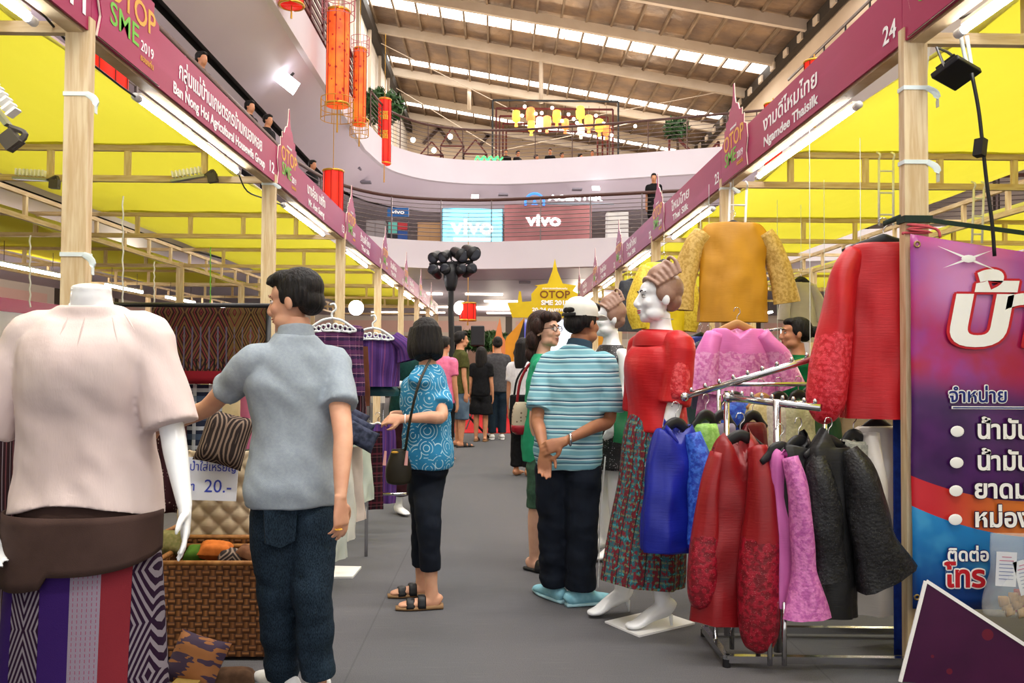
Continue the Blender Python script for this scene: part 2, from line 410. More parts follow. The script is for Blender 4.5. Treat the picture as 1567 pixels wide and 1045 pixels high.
for k in range(15):
    y0 = 4+k*1.35
    ob('lattice_frame', G().bar((0, y0, .08), (0, y0+1.3, .08), .05, .08).bar((0, y0, 1.12), (0, y0+1.3, 1.12), .05, .08).bar((0, y0+.02, .05), (0, y0+.02, 1.15), .05, .06).bar((0, y0+1.28, .05), (0, y0+1.28, 1.15), .05, .06), MAROON, lt)
    for j in range(5): ob('slat', G().bar((0, y0, .26+j*.19), (0, y0+1.3, .26+j*.19), .03, .1), MAROON, lt)
rr = [(8.5, -2), (8.5, 8), (8.5, 16), (8.5, 24)]
g = G(); sweep(g, [(p[0], -p[1]+22) for p in rr], [(0, 8.6), (0, 7.75), (1.2, 6.9), (8, 6.9)]); struct(ob('trim_3', g, WALLW))
railing('balcony_railing', 'wire railing seen just above the right-hand row of booth signs', rr, 8.6, 3, DARK, 0, 4)
# ceiling lights of the lower floors
WARM = Mt('warm_ceiling_lamp', '#ffffff', .4, emit=7, ecol='#ffe9cc').mat; COOL = Mt('white_ceiling_lamp', '#ffffff', .4, emit=6, ecol='#fff6ee').mat
NTH = ['first', 'second', 'third', 'fourth', 'fifth', 'sixth', 'seventh']
VENT = plain('grey_vent_grille', '#7b7784', .6)
def lamp_plate(nm, label, p, sx, sy, mat, cat='ceiling light', grp=None, rot=None):
    o = ob(nm, G().box((0, 0, 0), (sx, sy, .05)), mat, loc=p); tag(o, label, cat, grp)
    if rot: o.rotation_euler = rot
    return o
for (px, py, wh) in ((727, 301, 'cyan light box'), (912, 288, 'dark red shop wall')):
    lamp_plate('downlight', f'small square downlight in the white soffit above the {wh}', W(px, py, 28.6), .25, .25, COOL, grp='soffit downlights', rot=(.6, 0, 0))
for k, (px, py, yy) in enumerate(((770, 298, 28.6), (883, 290, 28.3), (544, 258, 25.9), (560, 279, 26.9), (803, 432, 24.6))):
    lamp_plate('vent_grille', ('small grey air vent above the cyan light box', 'small grey air vent above the glowing shop letters', 'small grey air vent on the left soffit, nearer one', 'small grey air vent on the left soffit, farther one', 'small grey air vent in the soffit above the stage backdrop')[k], W(px, py, yy), .34, .3, VENT, 'vent', 'soffit air vents')
for k, (px, py) in enumerate(((280, 78), (336, 131), (420, 218), (458, 252))):      # middle floor ceiling on the left
    y = 1265*6.5/(762-px+8); lamp_plate('ceiling_lamp', f'bright lamp in the middle-floor ceiling on the left, {NTH[k]} from the camera', (-6.5, y, 6.86), .35, .5, WARM, grp='middle floor ceiling lamps')
for k, (x, y) in enumerate([(-9.5, 8), (-9.5, 13), (-9.5, 18), (-9.5, 24), (-8, 30), (-12.5, 10), (-12.5, 16), (9.5, 8), (9.5, 13), (9.5, 18), (9.5, 24), (12.5, 15)]+[(px, yy) for yy in (28.8, 32, 35.5, 39.5) for px in (-6, -3.2, -.5, 2.4, 5.5)]):
    lamp_plate('strip_light', (f'white strip light over the {"left" if x < 0 else "right"} shops, {NTH[k if k < 7 else k-7]} along' if k < 12 else f'{NTH[(k-12) % 5]} strip light from the left, {NTH[(k-12)//5]} row over the far shops'), (x+(.6 if k % 2 else 0), y, 3.7), 1.3 if y > 26 else .25, .09 if y > 26 else 1.3, WARM, grp='ground floor strip lights')
for (x, y, e) in ((-9.5, 7, 260), (-9.5, 14, 260), (-9.5, 21, 260), (9.5, 7, 260), (9.5, 14, 260), (9.5, 21, 260), (-4, 29, 330), (3, 29, 330), (0, 37, 330)):
    l = bpy.data.lights.new('ground_floor_lamp', 'POINT'); l.energy = e; l.color = (1, .85, .68); l.shadow_soft_size = .4; o = bpy.data.objects.new('ground_floor_lamp', l); COL.objects.link(o); o.location = (x, y, 3.3)
for (x, y, e) in ((-7.5, 12, 90), (-7.5, 21, 90), (-1, 26, 130), (4, 25, 130)):
    l = bpy.data.lights.new('middle_floor_lamp', 'POINT'); l.energy = e; l.color = (1, .86, .8); l.shadow_soft_size = .4; o = bpy.data.objects.new('middle_floor_lamp', l); COL.objects.link(o); o.location = (x, y, 6.2)
# ================================================================ BOOTHS
m = Mt('pale_pine_wood', '#d9bd8e', .65, spec=.25); nz = m.noise(9, 5, stretch=(6, 6, .5)); kn = m.vor(2.3, stretch=(3, 3, 1.1))
c = m.mix(nz.sm(.3, .72), '#e6d3ae', '#d0b286'); c = m.mix((kn.lt(.09))*.75, c, '#8a6238'); m.col(c).bump(nz, .12, .004); PINE = m.mat
m = Mt('pale_pine_rail', '#d3b98f', .65, spec=.25); nz = m.noise(9, 5, stretch=(.6, .6, 6)); m.col(m.mix(nz.sm(.3, .72), '#dfcaa4', '#c6a87c')).bump(nz, .1, .004); PINER = m.mat
m = Mt('yellow_canopy_cloth', '#e2de70', .7, spec=.1, sheen=.1)
nz = m.noise(1.2, 3, stretch=(3, .6, 1)); m.col(m.mix(nz.sm(.3, .7), '#e4e074', '#dad662')); m.bump(m.noise(5, 4, stretch=(1.5, .5, 1)), .35, .03)
tr = m.nt.nodes.new('ShaderNodeBsdfTranslucent'); tr.inputs[0].default_value = hexc('#e6e27c'); mx = m.nt.nodes.new('ShaderNodeMixShader'); mx.inputs[0].default_value = .72
out = [n for n in m.nt.nodes if n.type == 'OUTPUT_MATERIAL'][0]
m.nt.links.new(m.p.outputs[0], mx.inputs[1]); m.nt.links.new(tr.outputs[0], mx.inputs[2]); m.nt.links.new(mx.outputs[0], out.inputs[0]); CANOPY = m.mat
m = Mt('magenta_sign_print', '#a3215c', .4, spec=.3); x, y, z = m.xyz(); nz = m.noise(.7, 3)
c = m.mix((y*.04+nz*.5).sm(.25, 1.15), '#a81a50', '#84266f'); m.col(m.mix(m.noise(3, 4, stretch=(1, .3, 3)).sm(.5, .8)*.25, c, '#d04a86')); MAG = m.mat
WHT = plain('white_print', '#ffffff', .5); GOLD = plain('gold_print', '#e0a83c', .45); GREEN = plain('lime_print', '#6fc23a', .45); CREAM = plain('cream_outline_print', '#f3e6d8', .5)
TUBE = Mt('lit_led_tube', '#ffffff', .3, emit=22, ecol='#fdfcff').mat; CAPW = plain('white_plastic', '#e6e6e6', .45); BLK = plain('black_plastic', '#17171a', .45, spec=.4); CHROME = plain('chrome_steel', '#c9c9cc', .16, 1)
TIE = plain('pale_plastic_tape', '#e4f0f0', .5); ROPE = plain('red_string', '#c4525c', .8)
Z0 = 3.62; PX = 1.84; NL, NR = 8, 6
DEVICES = {}
def row(side, n):
    s = side; nm = 'left' if s < 0 else 'right'
    fr = thing('market_stall', f'pale timber frame of posts and ladder trusses along the {nm} row of booths', 'stall')
    post = G().bar((0, 0, 0), (0, 0, 2.80), .105, .052, 0, (0, 1, 0)).mesh('post'); post.materials.append(PINE)
    vert = G().bar((0, 0, 2.76), (0, 0, 2.99), .045, .035, 0, (0, 1, 0)).mesh('strut'); vert.materials.append(PINE)
    def inst(name, me, loc, rz=0):
        o = bpy.data.objects.new(name, me); COL.objects.link(o); o.parent = fr; o.location = loc; o.rotation_euler = (0, 0, rz); return o
    nk = n
    for k in range(nk):
        y = Z0+3*k
        for j, X in enumerate((PX, 4.84, 7.84)):
            if j == 2 and k > 5: continue
            inst('post', post, (s*X, y, 0))
        for j, (xa, xb) in enumerate(((PX, 4.84), (4.84, 7.84))):
            if j and k > 5: continue
            ob('rail', G().bar((s*xa, y, 2.755), (s*xb, y, 2.755), .04, .05), PINER, fr)
            ob('rail', G().bar((s*(xa+.5 if j == 0 else xa), y, 3.0), (s*xb, y, 3.0), .04, .045), PINER, fr)
            x = xa+.52
            while x < xb-.1: inst('strut', vert, (s*x, y, 0)); x += .61
    for X in (4.84, 7.84):
        ob('rail', G().bar((s*X, Z0-3, 2.755), (s*X, Z0+3*(nk-1), 2.755), .04, .05), PINER, fr); ob('rail', G().bar((s*X, Z0-3, 3.0), (s*X, Z0+3*(nk-1), 3.0), .04, .045), PINER, fr)
        for q in range(int((nk-1)*3/.75)): inst('strut', vert, (s*X, Z0+.37+q*.75, 0), PI/2)
    ob('front_beam', G().bar((s*1.85, Z0-3, 2.765), (s*1.85, Z0+3*(nk-1), 2.765), .07, .07), PINER, fr)
    # canopies
    for k in range(-1, nk-1):
        y0 = Z0+3*k; sd = random.random()*9
        def cloth(u, v, xa=2.13, xb=4.62):
            x = xa+(xb-xa)*u; y = y0-.06+3.12*v
            z = 3.035 - .06*math.sin(PI*v)*math.sin(PI*min(1, u*1.1)) - .25*max(0, 1-u/.12)**1.3*(1-.25*math.sin(PI*v)) + .012*noise.noise(Vector((x*3, y*1.4, sd)))
            return (s*x, y, z)
        which = ['nearest', 'second', 'third', 'fourth', 'fifth', 'sixth', 'seventh', 'eighth', 'ninth'][k+1]
        o = ob('canopy_cloth', G().sheet(cloth, 20, 16), CANOPY, smooth=True); md = o.modifiers.new('th', 'SOLIDIFY'); md.thickness = .004
        tag(o, f'bright yellow canopy cloth over the {which} booth of the {nm} row', 'canopy', f'yellow canopies of the {nm} row')
        if k < 5:
            o = ob('canopy_cloth', G().sheet(lambda u, v: cloth(u, v, 5.15, 7.75), 12, 12), CANOPY, smooth=True); md = o.modifiers.new('th', 'SOLIDIFY'); md.thickness = .004
            tag(o, f'bright yellow canopy cloth behind the {which} booth of the {nm} row', 'canopy', f'rear yellow canopies of the {nm} row')
    # signs, one to a booth
    names = {-1: [('', ''), ('', '')], 0: [('กลุ่มแม่บ้านเกษตรกรบ้านหนองหอย', 'Ban Nong Hoi Agricultural Housewife Group'), ('งามดีไหมไทย', 'Ngamdee Thaisilk')], 1: [('นางอ้อน แซ่ซึง', 'Mr. Aon Sueng'), ('ไหมไทย', 'Thai Silk')]}
    nums = ['11', '12', '13', '14', '15', '16', '17', '18'] if s < 0 else ['25', '24', '23', '22', '21', '20', '19', '18']
    L = 3.0
    for k in range(-1, nk-1):
        y0 = Z0+3*k
        org = (s*1.80, y0, 2.74) if s < 0 else (s*1.80, y0+L, 2.74)
        u = (0, 1, 0) if s < 0 else (0, -1, 0); M = plane_m(org, u, (0, 0, 1))
        th, en = names.get(k, [('ร้านผ้าไหม', 'Thai Silk')]*2)[0 if s < 0 else 1]
        which = ['nearest', 'second', 'third', 'fourth', 'fifth', 'sixth', 'seventh', 'eighth', 'ninth'][k+1]
        t = thing('booth_sign', f'magenta booth sign numbered {nums[k+1]} along the {nm} row, {which} from the camera', 'sign', group=f'booth signs of the {nm} row')
        ob('sign_board', G().poly([(0, 0), (L-.004, 0), (L-.004, .30), (0, .30)], .012, M), MAG, t)
        # the temple-shaped crest with the fair's name
        cx = .37 if s < 0 else .40
        half = [(.33, .0), (.30, .10), (.335, .20), (.31, .31), (.245, .335), (.25, .40), (.20, .40), (.205, .455), (.14, .46), (.10, .52), (.045, .54), (.02, .60), (.004, .70)]
        sh = [(cx+a, b) for a, b in half]+[(cx-a, b) for a, b in half[::-1]]
        Mf = M @ Matrix.Translation((0, 0, .012)); ob('crest_outline', G().poly([(cx+(p-cx)*1.03, q*1.01) for p, q in sh], .006, Mf), CREAM, t)
        Mf = M @ Matrix.Translation((0, 0, .017)); cr = ob('crest_board', G().poly(sh, .006, Mf), MAG, t)
        Mt_ = lambda x, y, w=.0215: M @ Matrix.Translation((x, y, w))
        letters('lettering', 'OTOP', .17, Mt_(cx, .275), GOLD, t, .002, width=.52, align='CENTER')
        letters('lettering', 'SME', .15, Mt_(cx-.08, .15), GREEN, t, .001, width=.30)
        letters('lettering', '2019', .075, Mt_(cx+.17, .125), WHT, t, .0005, width=.15)
        letters('lettering', 'ขอนแก่น', .045, Mt_(cx+.17, .065), GOLD, t, .0005)
        letters('lettering', 'เทศกาลของดี', .03, Mt_(cx, .37), WHT, t, .0003)
        if th:
            wd = {0: (1.62, 1.78), 1: (.95, .95)}[s > 0] if k == 0 else (.8, .7)
            xs = 1.80 if k == 0 else 1.5
            if k == 0 and s > 0: xs = 1.55
            letters('lettering', th, .135, M @ Matrix.Translation((xs, .185, .008)), WHT, t, .0022, width=wd[0])
            letters('lettering', en, .09, M @ Matrix.Translation((xs, .065, .008)), WHT, t, .0022, width=wd[1])
        letters('booth_number', nums[k+1], .12, M @ Matrix.Translation((L-.12, .09, .008)), WHT, t, .002, width=.13)
        # tube light under the sign
        if k < 0: ya, yb = y0+1.6, y0+2.75
        else: ya, yb = y0+.80, y0+2.45
        t = thing('tube_light', f'lit white tube light under the {which} sign of the {nm} row', 'tube light', (s*1.93, 0, 2.70), group='tube lights under the signs')
        ob('tube', G().tube([(0, ya, 0), (0, yb, 0)], .017, 10), TUBE, t, smooth=True)
        for e, yy in ((-1, ya), (1, yb)): ob('end_cap', G().tube([(0, yy, 0), (0, yy+e*.05, 0)], .021, 10), CAPW, t, smooth=True)
        ob('batten', G().bar((0, ya, .027), (0, yb, .027), .03, .016), CAPW, t)
    # tape knots on the posts
    for k, zz in ((0, (2.46, 1.76) if s < 0 else (2.53, 2.20)), (1, (2.72,))):
        for z in zz:
            y = Z0+3*k; g = G().box((s*PX, y, z), (.112, .06, .018)); x0 = s*PX+.056
            g.loft([((x0-.01, y-.03, z), .012, .002), ((x0+.03, y-.035, z-.03), .016, .002), ((x0+.035, y-.035, z-.09 if k == 0 else z-.04), .013, .002)], 8, 0, (1, 1), (0, 0, 1))
            ob('tape_tie', g, TIE, fr)
row(-1, NL); row(1, NR)
# cables of the tube lights
def cable(label, pts, r=.006, mat=BLK, name='power_cable'):
    return tag(ob(name, G().tube(pts, r, 6), mat, smooth=True), label, 'cable')
cable('black cable running behind the nearest left post to the tube light', [(-1.95, 2.0, 3.0), (-1.92, 3.0, 2.86), (-1.95, 3.7, 2.74), (-1.93, 4.1, 2.70), (-1.93, 4.42, 2.70)])
cable('dark cable looped along the right sign beam', [(1.93, 2.3, 2.74), (1.95, 3.0, 2.70), (1.93, 3.4, 2.76)])
cable('thin cable joining two tube lights on the left row', [(-1.93, 6.1, 2.7), (-1.95, 6.4, 2.62), (-1.95, 6.9, 2.66), (-1.93, 7.4, 2.7)])
# clamp lights on the left truss
def clamp_light(label, px, py, yy, tilt):
    p = W(px, py, yy); t = thing('clamp_light', label, 'lamp', p, group='clamp lights on the left trusses'); t.rotation_euler = (0, tilt, 0)
    ob('lamp_bar', G().box((0, 0, 0), (.27, .05, .018)), plain('silver_lamp', '#aeb2b6', .3, .8), t)
    for k in range(8): ob('fin', G().box((-.11+k*.03, 0, .05), (.012, .05, .05)), WHT, t)
    g = G().tube([(.14, 0, 0), (.2, .01, .03), (.22, 0, -.05)], .014, 6); g.box((.19, 0, -.03), (.07, .05, .07)); ob('clamp', g, plain('grey_clamp', '#56504a', .5), t, smooth=False)
clamp_light('silver clamp light with white fins on the truss left of the front post', 47, 274, 6.55, .05)
clamp_light('silver clamp light with white fins on the truss right of the front post', 288, 273, 6.55, -.18)
clamp_light('silver clamp light at the left edge of the photo, half out of view', -16, 155, 3.55, .9)
# black floodlight on the right
p = W(1463, 112, 3.5); t = thing('floodlight', 'black finned floodlight hanging under the right yellow canopy', 'floodlight', p)
Mr = Euler((R_(-24), R_(10), R_(28))).to_matrix()
g = G().box((0, 0, 0), (.17, .13, .028), 0, Mr); ob('housing', g, BLK, t); bevel(t.children[0], .006)
for k in range(7): ob('fin', G().box(Mr @ Vector((-.055+k*.018, 0, .028)), (.008, .09, .035), 0, Mr), BLK, t)
ob('bracket', G().tube([Mr @ Vector((-.08, 0, 0)), Mr @ Vector((-.085, .0, .11)), Mr @ Vector((.0, .0, .125)), Mr @ Vector((.085, 0, .11)), Mr @ Vector((.08, 0, 0))], .006, 6, 0, 1), plain('zinc_bracket', '#8b8d90', .35, .8), t)
ob('hanging_strap', G().tube([(.02, 0, .17), (.045, 0, .05), (.07, 0, .0), (.06, .02, .17)], .008, 6), TIE, t, smooth=True)
q = [W(x, y, 3.45) for x, y in ((1487, 112), (1497, 165), (1503, 215), (1510, 280), (1518, 340), (1522, 392))]
c = cable('black power cable hanging from the floodlight', q, .0085)
c2 = ob('plug', G().box(W(1500, 226, 3.45), (.035, .04, .075), 0, Euler((0, .2, .5)).to_matrix()), BLK); tag(c2, 'black plug joint in the floodlight cable', 'plug')
tag(ob('white_plastic_pole', G().tube([W(1416, 62, 3.72), W(1412, 110, 3.72), W(1404, 330, 3.72)], [.03, .022, .006], 8), CAPW, smooth=True), 'white tapering plastic pole tied behind the front right post', 'pole')
# white plastic hanging chains/ladders
def ladder(label, pa, pb, w, yy, n):
    a, b = W(*pa, yy), W(*pb, yy); t = thing('hanging_ladder', label, 'hanger rail'); d = b-a
    for e in (-1, 1): ob('side_bar', G().tube([a+Vector((e*w/2, 0, 0)), b+Vector((e*w/2, 0, 0))], .010, 6), CAPW, t, smooth=True)
    for k in range(n): q = a+d*((k+.5)/n); ob('rung', G().tube([q-Vector((w/2, 0, 0)), q+Vector((w/2, 0, 0))], .008, 6), CAPW, t)
    for e in (-1, 1): ob('hook', G().tube([a+Vector((e*w/2, 0, 0)), a+Vector((e*w/2, -.02, .04)), a+Vector((e*w/2, .03, .07))], .008, 6), CAPW, t)
ladder('white plastic hanging ladder in front of the mustard jacket', (1130, 290), (1122, 482), .13, 6.45, 4)
ladder('white plastic hanging ladder left of the front right post', (1356, 245), (1356, 345), .115, 6.5, 3)
ladder('white plastic hanging ladder behind the purple banner', (1498, 290), (1495, 372), .08, 6.5, 3)
for px, y0, y1, yy, lb in ((188, 300, 470, 6.3, 'thin white chain hanging inside the left booth beside the mannequin neck'), (322, 378, 470, 9.0, 'green string hanging behind the man in the grey polo'), (46, 360, 470, 6.0, 'thin string hanging left of the mannequin'), (236, 400, 470, 7.5, 'white chain hanging over the brown ikat cloth')):
    a, b = W(px, y0, yy), W(px, y1, yy); n = 12
    tag(ob('hanging_chain', G().tube([a+(b-a)*(i/n)+Vector((.004*(-1)**i, 0, 0)) for i in range(n+1)], .006, 5, 0, 1), CAPW if 'green' not in lb else GREEN), lb, 'chain')
# ================================================================ PEOPLE AND MANNEQUINS
def skin(name, a, b):
    if name in MC: return MC[name]
    m = Mt(name, a, .5, spec=.35); m.p.inputs['Subsurface Weight'].default_value = .08; m.p.inputs['Subsurface Radius'].default_value = (.02, .008, .004)
    m.col(m.mix(m.noise(14, 3).sm(.3, .7), a, b)).bump(m.noise(160, 2), .06, .002); MC[name] = m.mat; return m.mat
SK1 = skin('tan_skin', '#c98f6d', '#bd8261'); SK2 = skin('brown_skin', '#a5714f', '#98654a'); SK3 = skin('light_tan_skin', '#d3a183', '#c99377'); SK4 = skin('pale_face_skin', '#d8ab92', '#cf9d84')
MANN = Mt('glossy_white_mannequin', '#eceef0', .22, spec=.5).mat
def hairmat(name, a, b):
    if name in MC: return MC[name]
    m = Mt(name, a, .58, spec=.25); n = m.noise(90, 3, stretch=(1, 1, .1)); m.col(m.mix(n.sm(.35, .7), a, b)).bump(n, .9, .012); MC[name] = m.mat; return m.mat
HB = hairmat('black_hair', '#0c0a0a', '#1d1817'); HBR = hairmat('dark_brown_hair', '#1d0f0c', '#3a211a')
def hand(g, wrist, d, pn, curl=.35, side=1, s=1.0, spread=.0):
    w = np.asarray(wrist, float); d = nrm(d); pn = np.asarray(pn, float); pn = nrm(pn-d*pn.dot(d)); lat = np.cross(d, pn)*side
    g.loft([(w-d*.02*s, .026*s, .02*s), (w+d*.02*s, .031*s, .019*s), (w+d*.055*s, .040*s, .016*s), (w+d*.092*s, .041*s, .0125*s)], 12, 0, (1, 1), lat, 3)
    for i, (o, ln, r) in enumerate(((-.0305, .062, .0075), (-.0105, .074, .0085), (.0105, .080, .0088), (.031, .070, .0086))):
        p = w+d*(.086-.004*abs(i-2))*s+lat*o*s; a = 0; pts = [p-d*.02*s, p]; rr = [r*s, r*s]
        for sg, fr in enumerate((.45, .32, .23)):
            a += curl*(.7, 1.1, .9)[sg]*(1+.12*(1-i)); dd = d*math.cos(a)+pn*math.sin(a)+lat*(o*4*spread); p = p+nrm(dd)*ln*fr*s; pts.append(p); rr.append(r*s*(.97, .9, .72)[sg])
        g.tube(pts, rr, 8, 0, 3)
    b = w+d*.03*s+lat*.030*s; q = b+nrm(d*.6+lat*.75+pn*.35)*.034*s; e = q+nrm(d*.95+lat*.15+pn*.35)*.028*s; e2 = e+nrm(d*1+pn*.3)*.02*s
    g.tube([b-lat*.015*s, b, q, e, e2], [.013*s, .0135*s, .011*s, .0095*s, .0065*s], 8, 0, 3)
def head_pieces(g, M, s):
    R3 = M.to_3x3()
    def e(c, r, rot=None): g.ell(M @ (Vector(c)*s), [x*s for x in r], 16, 12, 0, R3 if rot is None else R3 @ rot)
    e((0, .016, .036), (.074, .092, .080)); e((0, -.028, -.022), (.061, .066, .084)); e((0, -.034, .035), (.063, .056, .05))
    e((0, -.055, -.086), (.036, .034, .026)); e((0, -.072, -.097), (.017, .016, .015))
    for k in (-1, 1):
        e((k*.034, -.062, -.026), (.026, .026, .026)); e((k*.040, -.03, -.072), (.024, .045, .03)); e((k*.027, -.083, .026), (.022, .012, .008)); e((k*.074, .006, -.008), (.011, .020, .032), Euler((.15, 0, k*-.35)).to_matrix()); e((k*.012, -.101, -.036), (.009, .010, .007))
    g.loft([(M @ (Vector((0, -.083, .022))*s), .009*s, .010*s), (M @ (Vector((0, -.096, -.005))*s), .0105*s, .013*s), (M @ (Vector((0, -.110, -.030))*s), .013*s, .012*s), (M @ (Vector((0, -.098, -.044))*s), .011*s, .008*s)], 10, 0, (1, 1), R3 @ Vector((1, 0, 0)), 3)
    e((0, -.089, -.0585), (.021, .012, .0065)); e((0, -.087, -.071), (.018, .012, .0075))
def face_parts(t, M, s, mann=False):
    R3 = M.to_3x3(); wh = plain('eye_white', '#e8e2dc', .2); ir = plain('dark_iris', '#1a0f0a', .2); bw = plain('dark_eyebrow', '#1a1210', .8); lp = plain('red_lips', '#b03a44', .4) if mann else plain('natural_lips', '#9d5549', .5)
    for k in (-1, 1):
        ob('eye', G().ell(M @ (Vector((k*.030, -.0805, .004))*s), (.0135*s, .008*s, .0065*s), 12, 8, 0, R3), wh, t, smooth=True); ob('iris', G().ell(M @ (Vector((k*.030, -.0858, .004))*s), (.0055*s, .004*s, .0058*s), 10, 6, 0, R3), ir, t, smooth=True)
        ob('eyebrow', G().tube([M @ (Vector((k*x, -y_, z_))*s) for x, y_, z_ in ((.014, .094, .024), (.030, .093, .030), (.048, .078, .025))], [.0025*s, .0035*s, .0018*s], 6), bw, t, smooth=True)
        ob('eyelid_line', G().tube([M @ (Vector((k*x, -y_, z_))*s) for x, y_, z_ in ((.017, .084, .008), (.030, .0885, .0115), (.044, .079, .007))], .0017*s, 6), bw, t, smooth=True)
    ob('lips', G().ell(M @ (Vector((0, -.0925, -.0600))*s), (.020*s, .0105*s, .0045*s), 12, 6, 0, R3).ell(M @ (Vector((0, -.0905, -.0690))*s), (.0165*s, .0105*s, .005*s), 12, 6, 0, R3), lp, t, smooth=True)
def hair_geo(g, M, s, style):
    R3 = M.to_3x3()
    def e(c, r, rot=None): g.ell(M @ (Vector(c)*s), [x*s for x in r], 16, 12, 0, R3 if rot is None else R3 @ rot)
    def lf(secs, ref=(1, 0, 0), n=12): g.loft([(M @ (Vector(c)*s), a*s, b*s) for c, a, b in secs], n, 0, (1, 1), R3 @ Vector(ref), 3)
    if style in ('short', 'bob', 'wavy', 'long'):
        e((0, .022, .050), (.082, .095, .082)); e((0, .062, -.004), (.069, .052, .058)); e((0, -.03, .088), (.066, .062, .04)); e((0, -.068, .078), (.052, .028, .022))
        for k in (-1, 1): e((k*.064, .025, .02), (.02, .055, .05)); e((k*.070, -.020, .022), (.010, .014, .036))
    if style == 'short':
        for k in range(9): a = -1.2+k*.3; e((.045*math.sin(a*1.2), -.064-.012*math.cos(a), .088+.008*math.cos(k*2.1)), (.018, .026, .014), Euler((.5, .3*a, a*.3)).to_matrix())
    if style == 'bob':
        lf([((0, .035, .06), .088, .088), ((0, .040, 0), .096, .085), ((0, .044, -.06), .100, .082), ((0, .046, -.112), .092, .070), ((0, .05, -.128), .07, .05)])
        for k in (-1, 1): lf([((k*.07, -.01, .07), .02, .05), ((k*.086, -.012, 0), .018, .05), ((k*.09, -.015, -.07), .016, .046), ((k*.08, -.02, -.12), .012, .034)])
    if style == 'wavy':
        e((0, .03, .06), (.094, .100, .088)); lf([((0, .045, .05), .094, .088), ((0, .068, -.03), .098, .076), ((0, .088, -.11), .092, .066), ((0, .098, -.175), .082, .056), ((0, .10, -.205), .05, .03)])
        for k in (-1, 1): e((k*.05, -.055, .088), (.045, .045, .04)); e((k*.086, .005, .03), (.024, .04, .055)); e((k*.088, .055, -.06), (.035, .045, .06)); e((k*.06, .09, -.15), (.045, .04, .05))
    if style == 'long':
        lf([((0, .04, .05), .088, .085), ((0, .055, -.05), .094, .07), ((0, .075, -.16), .09, .05), ((0, .085, -.26), .07, .035)])
        for k in (-1, 1): lf([((k*.07, -.0, .07), .02, .05), ((k*.088, .0, -.03), .018, .05), ((k*.088, .01, -.14), .02, .045), ((k*.07, .02, -.22), .015, .03)])
    if style == 'bun':
        e((0, .02, .044), (.080, .095, .080)); e((0, .06, -.005), (.07, .05, .055)); e((0, .135, .015), (.042, .042, .042)); e((0, -.035, .082), (.064, .058, .032))
        for k in (-1, 1): e((k*.066, .015, .02), (.016, .05, .048))
    if style == 'mann':                # moulded swept-back waves rising into a roll
        e((0, .022, .045), (.081, .090, .083)); e((0, .010, .098), (.066, .070, .058)); e((0, .022, .132), (.048, .050, .034)); e((0, .055, -.01), (.066, .046, .05))
        for k in range(6): lf([((-.080, -.028+k*.020, .050+k*.012), .010, .007), ((-.055, -.056+k*.022, .078+k*.018), .011, .008), ((0, -.066+k*.022, .090+k*.020), .011, .008), ((.055, -.056+k*.022, .078+k*.018), .011, .008), ((.080, -.028+k*.020, .050+k*.012), .010, .007)], (0, 1, 0), 8)
        for k in (-1, 1): e((k*.066, .01, .02), (.018, .045, .045))
BODY_M = [(.475, .125, .095, 0), (.52, .150, .104, -.008), (.60, .138, .096, 0), (.67, .150, .106, .006), (.74, .164, .110, .008), (.785, .150, .090, 0), (.815, .105, .070, -.006), (.845, .064, .060, -.004), (.885, .054, .056, .006)]
BODY_F = [(.475, .120, .095, 0), (.52, .152, .106, -.012), (.61, .120, .086, 0), (.68, .132, .098, .006), (.74, .142, .112, .018), (.785, .132, .082, 0), (.815, .094, .060, -.004), (.845, .056, .050, -.002), (.885, .047, .048, .006)]
